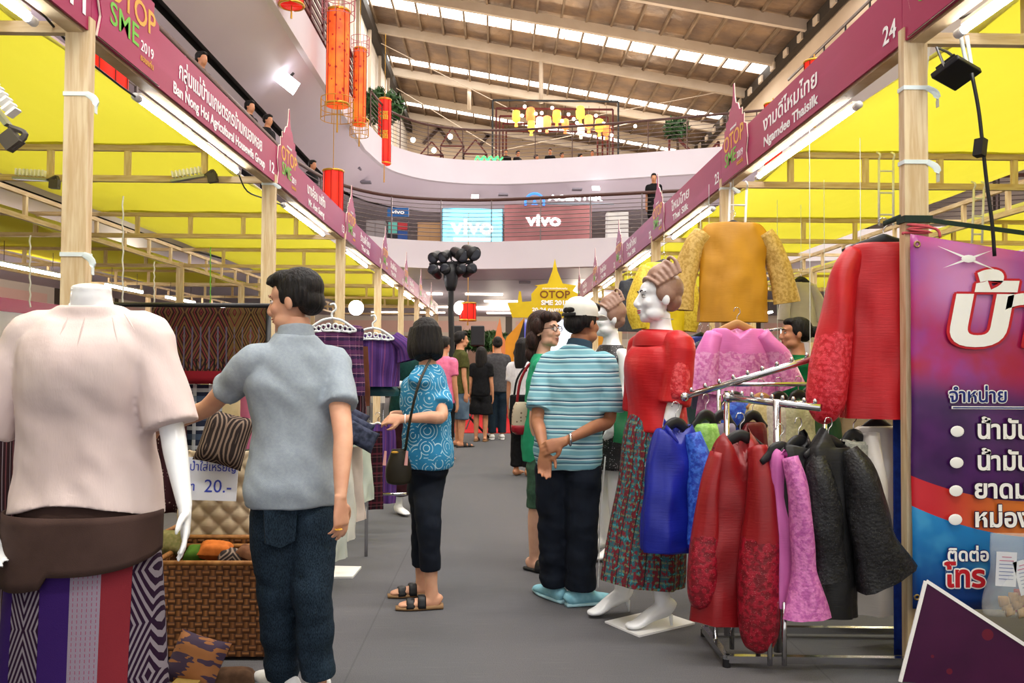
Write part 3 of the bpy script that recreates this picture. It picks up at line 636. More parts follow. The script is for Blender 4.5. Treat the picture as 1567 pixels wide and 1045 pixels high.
def human(name, label, cat, base, H, phi, head=None, arms=None, legs=None, body=BODY_M, skinm=None, top=None, bottom=None, shoes=None, hair=None, hairm=None, lean=(0, 0), voxel=.006, face=False, mann=False, headless=False, shw=1.0, group=None, dec=.5, hscale=1.0, skirt=None):
    base = Vector((base[0], base[1], 0)); t = thing(name, label, cat, base, group=group); s = H/1.7; skinm = skinm or SK1
    F = A3(math.cos(phi), math.sin(phi), 0); Rt = A3(F[1], -F[0], 0); ln = A3(lean[0], lean[1], 0)
    def ctr(tt, fo=0): return A3(0, 0, tt*H)+ln*max(0, (tt-.5)/.35)+F*fo*s
    loc = lambda p: np.asarray(p, float)-np.asarray(base)
    g = G(); bt = body[:-2]+[(.845, .062, .062, -.004), (.862, .058, .060, 0), (.874, .05, .05, 0)] if headless else body
    g.loft([(ctr(tt, fo), a*s, b*s) for tt, a, b, fo in bt], 24, 0, (1, 1), Rt, 3, .9)
    if headless: g.lathe([(.058*s, 0), (.06*s, .008), (.056*s, .018), (.03*s, .026)], ctr(.868), 20)
    hs = .132*H/.225*hscale; hphi, hp, hr = (head or (phi, 0, 0)); Fh = Vector((math.cos(hphi), math.sin(hphi), 0))
    Mh = Matrix((Vector((0, 0, 1)).cross(Fh), -Fh, Vector((0, 0, 1)))).transposed()
    if Mh.determinant() < 0: Mh.col[0] = -Mh.col[0]
    Mh = (Mh @ Euler((hp, hr, 0)).to_matrix()).to_4x4(); Mh.translation = Vector(ctr(.926, .012))
    if not headless: head_pieces(g, Mh, hs)
    J = {}
    for sd, sg in (('R', 1), ('L', -1)):
        sh = ctr(.788)+Rt*sg*.158*s*shw; J['sh'+sd] = sh
        if arms and sd in arms and arms[sd]:
            el, wr, hd, pn, curl = arms[sd]; el, wr = loc(el), loc(wr)
        else: el, wr, hd, pn, curl = sh+Rt*sg*.03+A3(0, 0, -.30*s), sh+Rt*sg*.05+F*.03+A3(0, 0, -.54*s), (0, 0, -1), -Rt*sg, .35
        J['el'+sd], J['wr'+sd] = el, wr
        g.loft([(sh-Rt*sg*.05*s, .036*s, .038*s), (sh-A3(0, 0, .012), .040*s, .042*s), (sh*.5+el*.5, .041*s, .044*s), (el, .036*s, .038*s), (el*.65+wr*.35, .037*s, .036*s), (wr, .026*s, .021*s)], 14, 0, (1, 1), F, 4)
        hand(g, wr, hd, pn, curl, sg, s)
        hip = ctr(.50)+Rt*sg*.082*s; J['hip'+sd] = hip
        if legs and sd in legs: kn, an, fphi = legs[sd]; kn, an = loc(kn), loc(an)
        else: kn, an, fphi = hip*A3(1, 1, 0)+A3(0, 0, .285*H)+F*.01, hip*A3(1, 1, 0)+A3(0, 0, .05*H)-F*.01, phi
        J['kn'+sd], J['an'+sd] = kn, an; Ff = A3(math.cos(fphi), math.sin(fphi), 0); Rf = A3(Ff[1], -Ff[0], 0); J['f'+sd] = (Ff, Rf)
        g.loft([(hip+A3(0, 0, .03), .078*s, .085*s), (hip*.7+kn*.3, .074*s, .08*s), (kn, .052*s, .055*s), (kn*.68+an*.32, .052*s, .057*s), (an, .033*s, .036*s)], 16, 0, (1, 1), Rt, 4)
        heel = bool(shoes and shoes.get('heel')); hz = .0 if not heel else shoes['heel']
        a0 = A3(an[0], an[1], 0); lift = A3(0, 0, an[2])
        g.loft([(a0-Ff*.055*s+A3(0, 0, .035*s+hz), .022*s, .03*s), (a0-Ff*.03*s+A3(0, 0, .045*s+hz), .032*s, .045*s), (a0+Ff*.06*s+A3(0, 0, .036*s+hz*.6), .037*s, .033*s), (a0+Ff*.13*s+A3(0, 0, .022*s+.01), .043*s, .020*s), (a0+Ff*.175*s+A3(0, 0, .018*s+.008), .034*s, .014*s), (a0+Ff*.19*s+A3(0, 0, .017*s+.008), .016*s, .009*s)], 14, 0, (1, 1), Rf, 3)
        g.loft([(an, .033*s, .036*s), (a0-Ff*.005*s+A3(0, 0, .04*s+hz), .034*s, .042*s)], 14, 0, (1, 1), Rf, 1)
    me = remesh(g, voxel, 5, dec); link('body', me, skinm, t)
    if face and not headless: face_parts(t, Mh, hs, mann)
    if hair:
        g = G(); hair_geo(g, Mh, hs, hair); me = remesh(g, max(voxel, .006), 3 if hair != 'mann' else 2, .6); link('hair', me, hairm or HB, t)
    if top:
        g = G(); tr = top.get('grow', .006)
        g.loft([(ctr(tt, fo), a*s+tr, b*s+tr) for tt, a, b, fo in top['secs']], 28, 0, (1, 1), Rt, 4, .92)
        L = top.get('sleeve', 0); r0, r1 = top.get('sr', (.07, .07))
        if L:
            for sd, sg in (('R', 1), ('L', -1)):
                sh, el, wr = J['sh'+sd], J['el'+sd], J['wr'+sd]
                pt = lambda q: sh+(el-sh)*q if q <= 1 else el+(wr-el)*(q-1)
                qs = np.linspace(0, L, 5); g.loft([(sh-Rt*sg*.06*s+A3(0, 0, .0), r0*.95*s, r0*s)]+[(pt(q), (r0+(r1-r0)*q/L)*s, (r0+(r1-r0)*q/L)*s*.95) for q in qs], 18, 0, (1, 1), F, 3)
        me = remesh(g, top.get('voxel', max(voxel*1.2, .008)), 4, .6, rumple(top.get('rum', .007), 6, 6, top.get('rz', 11), top.get('seed', 1)))
        if top.get('post'):
            for v_ in me.vertices: v_.co = top['post'](v_.co)
        link(top.get('name', 'shirt'), me, top['mat'], t)
        if top.get('collar'):
            g = G().loft([(ctr(.828, .0), .088*s, .080*s), (ctr(.848, .0), .074*s, .072*s), (ctr(.866, .004), .068*s, .068*s), (ctr(.862, .004), .061*s, .061*s)], 24, 0, (0, 0), Rt, 3); ob('collar', g, top['collar'], t, smooth=True)
    if bottom:
        g = G(); (w1, k1, a1), endq = bottom['r'], bottom.get('end', .97)
        g.loft([(ctr(bottom.get('t0', .575), 0), .142*s, .100*s), (ctr(.54, -.006), .152*s, .110*s), (ctr(.50, -.008), .162*s, .118*s), (ctr(.465, -.006), .158*s, .116*s), (ctr(.445, 0), .10*s, .09*s)], 24, 0, (1, 1), Rt, 3, .92)
        for sd in 'RL':
            hip, kn, an = J['hip'+sd], J['kn'+sd], J['an'+sd]; en = kn+(an-kn)*(endq*2-1) if endq > .5 else hip+(kn-hip)*endq*2
            g.loft([(hip-A3(0, 0, .01), w1*.86*s, w1*.92*s), (hip*.6+kn*.4, w1*.95*s, w1*1.0*s), (kn if endq > .6 else hip*.4+kn*.6, k1*s, k1*1.04*s), (en, a1*s, a1*1.05*s)], 18, 0, (1, 1), Rt, 4)
        me = remesh(g, max(voxel*1.2, .008), 4, .6, rumple(bottom.get('rum', .008), 5, 5, 16, 3)); link(bottom.get('name', 'trousers'), me, bottom['mat'], t)
    if shoes and shoes.get('mat'):
        for sd in 'RL':
            an = J['an'+sd]; Ff, Rf = J['f'+sd]; a0 = A3(an[0], an[1], 0); k = shoes.get('kind', 'trainer')
            if k == 'trainer':
                g = G().loft([(a0-Ff*.085*s+A3(0, 0, .03*s), .024*s, .026*s), (a0-Ff*.06*s+A3(0, 0, .045*s), .040*s, .043*s), (a0+Ff*.03*s+A3(0, 0, .05*s), .043*s, .045*s), (a0+Ff*.10*s+A3(0, 0, .036*s), .048*s, .031*s), (a0+Ff*.175*s+A3(0, 0, .028*s), .042*s, .022*s), (a0+Ff*.21*s+A3(0, 0, .024*s), .02*s, .012*s)], 16, 0, (1, 1), Rf, 3)
                so = ob('shoe', g, shoes['mat'], t, smooth=True); g = G().loft([(a0-Ff*.088*s+A3(0, 0, .011), .028*s, .011), (a0+A3(0, 0, .011), .044*s, .011), (a0+Ff*.11*s+A3(0, 0, .011), .051*s, .011), (a0+Ff*.215*s+A3(0, 0, .013), .024*s, .010)], 14, 0, (1, 1), Rf, 3, .7); ob('sole', g, shoes.get('sole', WHT), so, smooth=True)
            else:
                g = G().loft([(a0-Ff*.075*s+A3(0, 0, .0), .034*s, .018), (a0+A3(0, 0, -.002), .040*s, .016), (a0+Ff*.10*s+A3(0, 0, -.003), .048*s, .014), (a0+Ff*.20*s+A3(0, 0, -.002), .03*s, .012)], 14, 0, (1, 1), Rf, 3, .7)
                so = ob('sandal', G().loft([(a0-Ff*.07*s+A3(0, 0, .013), .034*s, .013), (a0+A3(0, 0, .013), .041*s, .013), (a0+Ff*.12*s+A3(0, 0, .011), .049*s, .011), (a0+Ff*.205*s+A3(0, 0, .011), .028*s, .009)], 14, 0, (1, 1), Rf, 3, .7), shoes.get('sole', plain('tan_sole', '#8a6a48', .7)), t, smooth=True)
                for o_ in ((.055, .120) if k == 'sandal' else (.085,)):
                    ob('strap', G().loft([(a0+Ff*o_*s-Rf*.046*s+A3(0, 0, .012), .024*s, .003), (a0+Ff*o_*s-Rf*.03*s+A3(0, 0, .068*s-.25*(o_-.05)*s), .024*s, .004), (a0+Ff*o_*s+A3(0, 0, .080*s-.25*(o_-.05)*s), .024*s, .004), (a0+Ff*o_*s+Rf*.03*s+A3(0, 0, .068*s-.25*(o_-.05)*s), .024*s, .004), (a0+Ff*o_*s+Rf*.046*s+A3(0, 0, .012), .024*s, .003)], 8, 0, (1, 1), Ff, 3), shoes['mat'], so, smooth=True)
    t_ = dict(t=t, J=J, Mh=Mh, hs=hs, ctr=ctr, Rt=Rt, F=F, s=s, base=base); return t_
def fab(name, a, b, scale=30, bump=.25, rough=.85, spec=.15, sheen=.1): return vary(name, a, b, scale, rough, bump, spec, sheen, bscale=350, bd=.0025)
# fabrics of the visitors
POLO = fab('heather_grey_blue_knit', '#97a2ab', '#8f9aa5', 90)
m = Mt('dark_denim', '#18242f', .85, spec=.15); n1 = m.noise(9, 4, stretch=(1, 1, .5)); n2 = m.noise(420, 1, stretch=(1, 1, .25)); m.col(m.mix(n2.sm(.35, .65)*.6+n1.sm(.5, .8)*.5, '#0f1a24', '#2b3c4c')).bump(n2, .2, .002); DENIM = m.mat
m = Mt('faded_denim', '#4a5a6c', .85, spec=.15); n1 = m.noise(5, 4); m.col(m.mix(n1.sm(.3, .7), '#3a4a5c', '#5d7084')); DENIM2 = m.mat
NAVY = fab('dark_navy_cloth', '#12161f', '#191f2a', 10, .2); OLIVE = fab('olive_knit', '#4d4d26', '#3f401f'); GREYT = fab('charcoal_grey_knit', '#4b4a4d', '#403f42'); BLACKC = fab('black_cloth', '#101012', '#18181b'); WHITEC = fab('white_cotton', '#dedcde', '#cfccd2'); PINKC = fab('pink_knit', '#e07a9c', '#d76b90'); GREENB = fab('jade_green_cloth', '#2fa377', '#278f66', 12); GREEND = fab('deep_green_cloth', '#0e6b3c', '#0b5a33', 12)
m = Mt('teal_circle_print_cloth', '#2c7ba8', .8, spec=.2); d = m.vor(11, rnd=.45); ang = m.noise(40, 1); ring = (d*22).sin().abs()
mask = (d*5.6).fr(); rg = (mask.band(.20, .42)).max((d*5.6).band(.0, .06)); brk = m.noise(26, 1).gt(.42)
m.col(m.mix(rg*brk*.85, m.mix(m.noise(3, 2).sm(.3, .7), '#22709c', '#3489b4'), '#b9d9e2')).bump(m.noise(300, 1), .1, .002); BLUEP = m.mat
m = Mt('aqua_striped_knit', '#6fa9b8', .85, spec=.15); x, y, z = m.xyz(); w = m.noise(3, 2)*.03
v = ((z+w)*13.2).fr(); c = m.ramp(v, [(0, '#79aebb'), (.30, '#a9cfd4'), (.42, '#4d7488'), (.52, '#79aebb'), (.66, '#d6e6e8'), (.74, '#35566e'), (.84, '#8fbcc6'), (.95, '#b7d6da')]); m.col(c).bump(m.noise(350, 1), .15, .002); STRIPE = m.mat
m = Mt('plain_hem_navy', '#2e4354', .85); HEMN = m.mat
AQUA = fab('pale_aqua_mesh', '#8fc3d2', '#79b2c4', 30)
# 1 ---- man in the grey polo, seen from behind, reaching into the left booth
SHIRT_M = [(.455, .182, .134, -.004), (.50, .186, .138, -.008), (.56, .172, .128, 0), (.62, .166, .122, 0), (.68, .172, .124, .004), (.73, .184, .128, .006), (.765, .178, .114, 0), (.795, .156, .095, -.004), (.818, .118, .080, -.004), (.838, .084, .072, -.004), (.848, .070, .066, -.004)]
Zm = 3.24; b = W(446, 1040, Zm)
hm = human('person', 'person in a light grey polo and dark jeans, back turned, reaching left', 'person', b, 1.66, R_(118), (R_(168), .10, 0),
    {'L': (W(320, 622, 3.32), W(262, 652, 3.45), W(235, 660, 3.5)-W(262, 652, 3.45), (0, 0, -1), .4), 'R': (W(525, 668, 3.12), W(521, 765, 3.02), (.06, -.05, -1), (-.8, .5, 0), .45)},
    {'L': (W(425, 915, 3.22), W(434, 1036, 3.29), R_(135)), 'R': (W(478, 915, 3.17), W(487, 1036, 3.19), R_(100))},
    skinm=SK3, hair='short', face=True, voxel=.005, hscale=1.05,
    top=dict(mat=POLO, secs=SHIRT_M, sleeve=.62, sr=(.068, .074), rum=.016, rz=7, collar=POLO, name='polo_shirt'),
    bottom=dict(mat=DENIM, r=(.100, .077, .066), end=.99, name='jeans', rum=.010), shoes=dict(mat=fab('white_canvas', '#dcdcdc', '#cfcfcf'), kind='trainer'))
t = hm['t']; c = hm['ctr']; s = hm['s']
ob('belt', G().loft([(c(.452, -.006), .166*s, .124*s), (c(.468, -.006), .168*s, .126*s)], 28, 0, (0, 0), hm['Rt'], 1, .92), plain('brown_leather', '#3b2a20', .5), t, smooth=True)
STITCH = plain('tan_stitching', '#a98d58', .8)
for sg in (-1, 1):                       # back pockets
    ctrp = c(.41)+hm['Rt']*sg*.078*s-hm['F']*.108*s; Mp = plane_m(ctrp, hm['Rt'], (0, 0, 1))
    pk = ob('back_pocket', G().poly([(-.062, .07), (-.055, -.05), (0, -.072), (.055, -.05), (.062, .07)], .012, Mp), DENIM, t)
    ob('pocket_stitching', G().tube([Mp @ Vector((-.05, -.012, -.008)), Mp @ Vector((0, -.030, -.008)), Mp @ Vector((.05, -.008, -.008))], .0022, 5), STITCH, pk)
ob('ring', G().tube([hm['J']['wrR']+A3(.0, -.03, -.10)+A3(.012*math.cos(a), .012*math.sin(a), 0) for a in np.linspace(0, 2*PI, 9)], .0025, 5), GOLD, t)
# 2 ---- woman in the teal printed blouse
Zw = 4.52; b = W(652, 905, Zw)
SHIRT_F = [(.475, .158, .120, -.006), (.52, .168, .126, -.008), (.58, .158, .118, 0), (.64, .150, .114, .004), (.70, .154, .122, .014), (.74, .158, .122, .016), (.775, .152, .100, .002), (.80, .130, .080, -.004), (.822, .098, .066, -.002), (.836, .072, .058, -.002)]
BLS = [(a, b_*1.08, c_*1.15, d) for a, b_, c_, d in SHIRT_F]
hw = human('person', 'person in a teal circle-print blouse and navy cropped trousers, head turned away', 'person', b, 1.545, R_(168), (R_(112), .12, 0),
    {'R': (W(676, 637, 4.36), W(618, 641, 4.30), W(590, 641, 4.32)-W(618, 641, 4.30), (.1, .5, -.5), .55), 'L': (W(655, 630, 4.72), W(615, 634, 4.46), W(588, 640, 4.38)-W(615, 634, 4.46), (0, -.6, -.3), .6)},
    {'R': (W(655, 790, 4.42), W(660, 893, 4.42), R_(188)), 'L': (W(648, 790, 4.62), W(645, 884, 4.66), R_(192))},
    body=BODY_F, skinm=SK3, hair='bob', voxel=.0055, lean=(-.005, 0),
    top=dict(mat=BLUEP, secs=BLS, sleeve=.80, sr=(.067, .080), rum=.008, name='blouse'),
    bottom=dict(mat=NAVY, r=(.094, .074, .058), end=.90, name='cropped_trousers', rum=.009), shoes=dict(mat=BLK, kind='sandal'))
ob('bracelet', G().tube([hw['J']['wrR']+A3(.008, .024*math.cos(a), .024*math.sin(a)) for a in np.linspace(0, 2*PI, 13)], .003, 5), WHT, hw['t'])
LEA = vary('dark_olive_leather', '#2e2a1e', '#242017', 6, .45, .1)
pb = W(610, 712, 4.36); bg = thing('shoulder_bag', 'small dark olive leather shoulder bag on the hip of the teal blouse wearer', 'bag', pb)
g = G().loft([((0, 0, -.10), .03, .02), ((.0, 0, -.085), .062, .034), ((0, 0, -.02), .068, .038), ((.0, 0, .04), .052, .03), ((.0, 0, .085), .036, .016)], 18, 0, (1, 1), (1, .1, 0), 4, .85); ob('bag_body', g, LEA, bg, smooth=True)
q = lambda x, y, z: np.asarray(W(x, y, z)-pb)
ob('strap', G().loft([(q(620, 690, 4.33), .007, .002), (q(628, 640, 4.27), .007, .002), (q(640, 590, 4.27), .007, .002), (q(655, 556, 4.38), .007, .002), (q(662, 545, 4.5), .007, .002)], 6, 0, (1, 1), (1, .3, 0), 4), LEA, bg, smooth=True)
ob('clasp', G().ell(q(604, 692, 4.32), (.02, .004, .006), 8, 5), GOLD, bg, smooth=True)
for x0 in (588, 621): ob('tassel', G().loft([(q(x0+2, 690, 4.30), .006, .003), (q(x0, 712, 4.30), .009, .004)], 6, 0, (1, 1), (1, 0, 0), 1), plain('pink_tassel', '#d29a96', .7), bg)
# 3 ---- man with the cap and the striped polo
Zc = 4.5; b = W(868, 905, Zc)
SH3 = [(.452, .176, .130, -.004), (.50, .190, .140, -.008), (.56, .186, .138, 0), (.62, .184, .134, 0), (.68, .188, .134, .004), (.73, .196, .134, .004), (.765, .188, .118, 0), (.795, .162, .096, -.006), (.818, .120, .082, -.006), (.838, .085, .074, -.006), (.848, .070, .066, -.004)]
hc = human('person', 'person in a white cap and aqua striped polo, hands clasped behind the back', 'person', b, 1.645, R_(72), (R_(42), .02, 0),
    {'L': (W(822, 640, 4.46), W(833, 690, 4.24), (.01, -.1, -1), (-.1, -.9, 0), .5), 'R': (W(932, 642, 4.44), W(862, 676, 4.22), (-1, -.05, -.35), (.0, .8, -.3), .75)},
    {'L': (W(848, 800, 4.52), W(850, 894, 4.58), R_(120)), 'R': (W(890, 800, 4.45), W(888, 903, 4.48), R_(20))},
    skinm=SK2, hair='short', hairm=HB, voxel=.0055, shw=1.04, lean=(.06, 0), hscale=1.04,
    top=dict(mat=STRIPE, secs=SH3, sleeve=.86, sr=(.073, .084), rum=.013, rz=7, collar=HEMN, name='polo_shirt'),
    bottom=dict(mat=NAVY, r=(.112, .092, .086), end=.985, name='track_trousers', rum=.012), shoes=dict(mat=AQUA, kind='trainer', sole=plain('pale_blue_sole', '#9fc6d0', .6)))
t = hc['t']; M = hc['Mh']; hs = hc['hs']
CAPM = fab('off_white_cap_cotton', '#e6e6dc', '#d7d8cd', 8)
g = G(); R3 = M.to_3x3(); secs = []
for z, a, b_, yo in ((.035, .086, .104, .014), (.07, .088, .104, .014), (.10, .080, .094, .012), (.125, .058, .068, .010), (.138, .026, .03, .008)): secs.append((M @ (Vector((0, yo, z))*hs), a*hs, b_*hs))
g.loft(secs, 24, 0, (0, 1), R3 @ Vector((1, 0, 0)), 4)
cp = ob('cap', g, CAPM, t, smooth=True)
ob('cap_peak', G().loft([(M @ (Vector((0, -.075, .045))*hs), .075*hs, .012*hs), (M @ (Vector((0, -.12, .040))*hs), .070*hs, .009*hs), (M @ (Vector((0, -.165, .028))*hs), .045*hs, .006*hs)], 16, 0, (1, 1), R3 @ Vector((1, 0, 0)), 3), CAPM, cp, smooth=True)
ob('cap_opening', G().ell(M @ (Vector((0, .108, .063))*hs), (.042*hs, .013*hs, .020*hs), 14, 8, 0, R3), HB, cp, smooth=True)
ob('cap_strap', G().loft([(M @ (Vector((x, .119-.9*x*x*5, .040))*hs), .009*hs, .003) for x in (-.05, -.025, 0, .025, .05)], 6, 0, (1, 1), R3 @ Vector((0, 0, 1)), 2), BLK, cp)
w = hc['J']['wrR']; ob('watch', G().tube([w+A3(.035, 0, .012)+A3(.0, .030*math.cos(a), .030*math.sin(a)) for a in np.linspace(0, 2*PI, 13)], .007, 6), CHROME, t, smooth=True)
for sd, px in (('R', 915),):
    hip, kn, an = hc['J']['hip'+sd], hc['J']['kn'+sd], hc['J']['an'+sd]
    sd_ = A3(.97, -.25, 0)
    for dx in (0, .016):
        ob('side_stripe', G().loft([(hip+sd_*.125+A3(0, dx*1.5-.01, -.02), .005, .002), (kn*.5+hip*.5+sd_*.112+A3(0, dx*1.5, 0), .005, .002), (kn+sd_*.100+A3(0, dx*1.5, 0), .005, .002), (an*.6+kn*.4+sd_*.098+A3(0, dx*1.5, 0), .005, .002), (an+sd_*.096+A3(0, dx*1.5, .02), .005, .002)], 6, 0, (1, 1), (0, 1, 0), 3), WHT, t)
# 4 ---- woman in green with glasses, behind him
b = W(830, 860, 5.3)
hg = human('person', 'person in a jade green top with dark wavy hair and glasses, facing right', 'person', b, 1.63, R_(-8), (R_(-38), -.10, 0), {'R': (W(818, 640, 5.15), W(826, 705, 5.2), (.1, 0, -1), (.5, .5, 0), .4)},
    {'R': (W(822, 770, 5.2), W(818, 850, 5.22), R_(-40)), 'L': (W(842, 770, 5.4), W(845, 845, 5.4), R_(-10))},
    body=BODY_F, skinm=SK4, hair='wavy', hairm=HBR, face=True, voxel=.006, top=dict(mat=GREENB, secs=[(a+(-.06 if i == 0 else 0), b_*1.05, c_*1.05, d) for i, (a, b_, c_, d) in enumerate(SHIRT_F)], sleeve=.7, sr=(.06, .066), name='blouse'),
    bottom=dict(mat=fab('sage_green_cloth', '#3d5a48', '#31493b'), r=(.09, .075, .07), end=.55, name='knee_length_trousers'), shoes=dict(mat=BLK, kind='sandal', sole=BLK))
M = hg['Mh']; hs = hg['hs']; gl = thing('glasses', 'dark-framed glasses on the face of the person in green', 'glasses', hg['base'])
for k in (-1, 1):
    ob('lens_rim', G().tube([M @ (Vector((k*.031+.022*math.cos(a), -.101, .003+.018*math.sin(a)))*hs) for a in np.linspace(0, 2*PI, 17)], .0022, 6, 0, 1), plain('tortoise_frame', '#2a1a18', .25), gl, smooth=True)
    ob('lens', G().ell(M @ (Vector((k*.031, -.100, .003))*hs), (.021*hs, .0015, .017*hs), 14, 6, 0, M.to_3x3()), Mt('clear_lens', '#ffffff', .05, alpha=.18).mat, gl, smooth=True)
    ob('temple_arm', G().tube([M @ (Vector((k*.053, -.1, .006))*hs), M @ (Vector((k*.074, -.06, .008))*hs), M @ (Vector((k*.079, .012, .004))*hs)], .0025, 6), plain('tortoise_frame', '#2a1a18', .25), gl)
ob('bridge', G().tube([M @ (Vector((x, -.103, .008))*hs) for x in (-.01, 0, .01)], .002, 6), plain('tortoise_frame', '#2a1a18', .25), gl)
bgp = W(803, 632, 5.25); hb = thing('handbag', 'red and beige patterned handbag hanging beside the person in green', 'bag', bgp)
m = Mt('beige_monogram_canvas', '#b5a48c', .6); d = m.vor(38, rnd=.3); m.col(m.mix(d.lt(.25), '#b9aa92', '#6d5a48')); BAGC = m.mat; REDL = plain('red_leather', '#8c1220', .4)
ob('bag_body', G().loft([((0, 0, -.13), .05, .03), ((0, 0, -.11), .085, .04), ((0, 0, .02), .08, .04), ((0, 0, .07), .06, .02)], 16, 0, (1, 1), (1, .2, 0), 3, .8), BAGC, hb, smooth=True)
ob('bag_base', G().loft([((0, 0, -.135), .06, .036), ((0, 0, -.11), .088, .043), ((0, 0, -.075), .087, .043)], 16, 0, (1, 1), (1, .2, 0), 2, .8), REDL, hb, smooth=True)
ob('handle', G().tube([(-.05, 0, .06), (-.03, 0, .2), (.02, 0, .30), (.06, 0, .32)], .009, 6), REDL, hb, smooth=True)
# ---------------------------------------------------------------- garments
def garment(name, label, cat, loc, rz, torso, mats, sleeves=(), group=None, vneck=0, flat=.7, n=32, neck=True, fold=None, smat=0, extra=None, cuff=None, bot=False, sup=.9):
    """hanging clothes; torso = (z, half width, half depth, x shift), top to bottom; local z = 0 at the hanger's neck"""
    t = thing(name, label, cat, loc, rz, group)
    torso = [(z, a, b*flat, xs) for z, a, b, xs in torso]; secs = [((xs, 0, z), a, b) for z, a, b, xs in torso]
    if neck:                                          # turned-in neckline
        z, a, b, xs = torso[0]; secs = [((xs, 0, z-.07), a*.8, b*.7), ((xs, 0, z-.02), a*.92, b*.9)]+secs
    ph = random.random()*6; f = fold or (lambda th, v: 1+.09*v*np.cos(6*th+ph)+.035*np.sin(11*th+5*v+ph)+.03*np.sin(3*th+9*v))
    gb = G().loft(secs, n, 0, (0, 0), (1, 0, 0), 5, sup, f)
    if vneck:
        gb.v = [(x, y, z-(vneck*max(0, 1-abs(x-torso[0][3])/.075)*min(1, max(0, (z+.22)/.15)) if y < .01 else 0)) for x, y, z in gb.v]
    gb.v = [(x+.006*noise.noise(Vector((x*9, z*6, ph))), y+.020*noise.noise(Vector((x*13+ph, z*7+y*4, 3.1))), z) for x, y, z in gb.v]
    ob('bodice' if cat not in ('skirt', 'trousers', 'cloth') else 'panel', gb, mats[0], t, smooth=True)
    for i, sv in enumerate(sleeves):
        pts = [(p[:3], p[3], p[4]) for p in sv]
        ob('sleeve', G().loft(pts, 20, 0, (1, 0), (1, 0, 0), 6, 1, lambda th, v: 1+.07*np.cos(3*th+i+4*v)+.045*np.cos(7*th+9*v+ph)+.03*np.sin(14*v+2*th)), mats[min(1, len(mats)-1)], t, smooth=True)
        if cuff: 
            q = pts[-1]; d = nrm(np.asarray(pts[-1][0])-np.asarray(pts[-2][0]))
            ob('cuff', G().loft([(np.asarray(q[0])-d*.02, q[1]*1.02, q[2]*1.02), (np.asarray(q[0])+d*.02, q[1]*.95, q[2]*.95)], 20, 0, (0, 0), (1, 0, 0), 1), cuff, t, smooth=True)
    return t
def hanger(label, loc, rz, mat, w=.19, drop=.07, hook=.09, r=.009, flat=.02, parts=True):
    t = thing('clothes_hanger', label, 'hanger', loc, rz)
    ob('hanger_arms', G().loft([((-w, 0, -drop), r*.8, flat*.5), ((-w*.55, 0, -drop*.45), r, flat*.8), ((-.03, 0, -.005), r*1.3, flat), ((0, 0, .006), r*1.4, flat), ((.03, 0, -.005), r*1.3, flat), ((w*.55, 0, -drop*.45), r, flat*.8), ((w, 0, -drop), r*.8, flat*.5)], 10, 0, (1, 1), (0, 1, 0), 4), mat, t, smooth=True)
    ob('hook', G().tube([(0, 0, .0), (0, 0, hook*.5), (.018, 0, hook*.72), (.012, 0, hook), (-.012, 0, hook*1.02), (-.022, 0, hook*.8)], .0025, 6), CHROME, t, smooth=True)
    return t
def satin(name, a, b, rough=.42, spec=.45, sheen=.3, sc=4): 
    if name in MC: return MC[name]
    m = Mt(name, a, rough, 0, spec, sheen); n = m.noise(sc, 3); sl = m.noise(90, 2, stretch=(.15, .15, 1.6)); m.col(m.mix(n.sm(.3, .7), a, b)).bump(sl, .25, .004); MC[name] = m.mat; return m.mat
def lace(name, a, b, hi, rough=.5):
    if name in MC: return MC[name]
    m = Mt(name, a, rough, 0, .5); v = m.vor(85); n = m.noise(45, 4); g_ = m.vor(160); c = m.mix(n.sm(.42, .6), a, b); c = m.mix(g_.lt(.10), c, hi); m.col(c).bump(n+v, .4, .004); MC[name] = m.mat; return m.mat
def plaid(name, base, bands, sc=14, cc='UV'):
    if name in MC: return MC[name]
    m = Mt(name, base, .85, spec=.15); x, y, z = m.xyz(cc); c = base
    for axis, f, lo, hi, col, a in bands:
        c = m.mix((([x, y, z][axis]*f).fr().band(lo, hi))*a, c, col)
    m.col(c).bump(m.noise(300, 1), .2, .002); MC[name] = m.mat; return m.mat
# ---------------------------------------------------------------- headless mannequin with the beige blouse
Zh = 2.7; b = W(128, 1045, Zh); SC_H = Zh/1265
m = Mt('cream_slub_cotton', '#d9c8c4', .8, spec=.2); n1 = m.noise(5, 3); wv = m.noise(200, 2, stretch=(1, 1, .2)); m.col(m.mix(n1.sm(.3, .7), '#dccbc7', '#d0bdba')).bump(wv, .2, .003); BEI = m.mat
m = Mt('woven_ikat_stripe_sarong', '#2c1650', .85, spec=.15); x, y, z = m.xyz()
dx = ((x-.005)*11.5); 
def ik(x0, x1):
    u = (x-x0)*(1/(x1-x0)); d = ((u-.5).abs()*1.6+(z*3.1).pp(.5)*2.0); return (d*4.2).fr().gt(.55)
c = m.ramp((x+.3)*1.667, [(0, '#5b4650'), (.13, '#2f1758'), (.235, '#241028'), (.395, '#33195c'), (.55, '#8b7f8f'), (.695, '#7c2731'), (.82, '#241028'), (.962, '#83303a')])
c = m.mix(x.band(-.158, -.062)*ik(-.158, -.062)*.8, c, '#8e8690'); c = m.mix(x.band(.193, .276)*ik(.193, .276)*.8, c, '#8e8690')
c = m.mix(x.band(.031, .115)*((x*75).fr().lt(.16))*((z*60).fr().gt(.4))*.8, c, '#8e2450'); m.col(c).bump(m.noise(260, 1, stretch=(1, 1, 3)), .25, .003); SARONG = m.mat
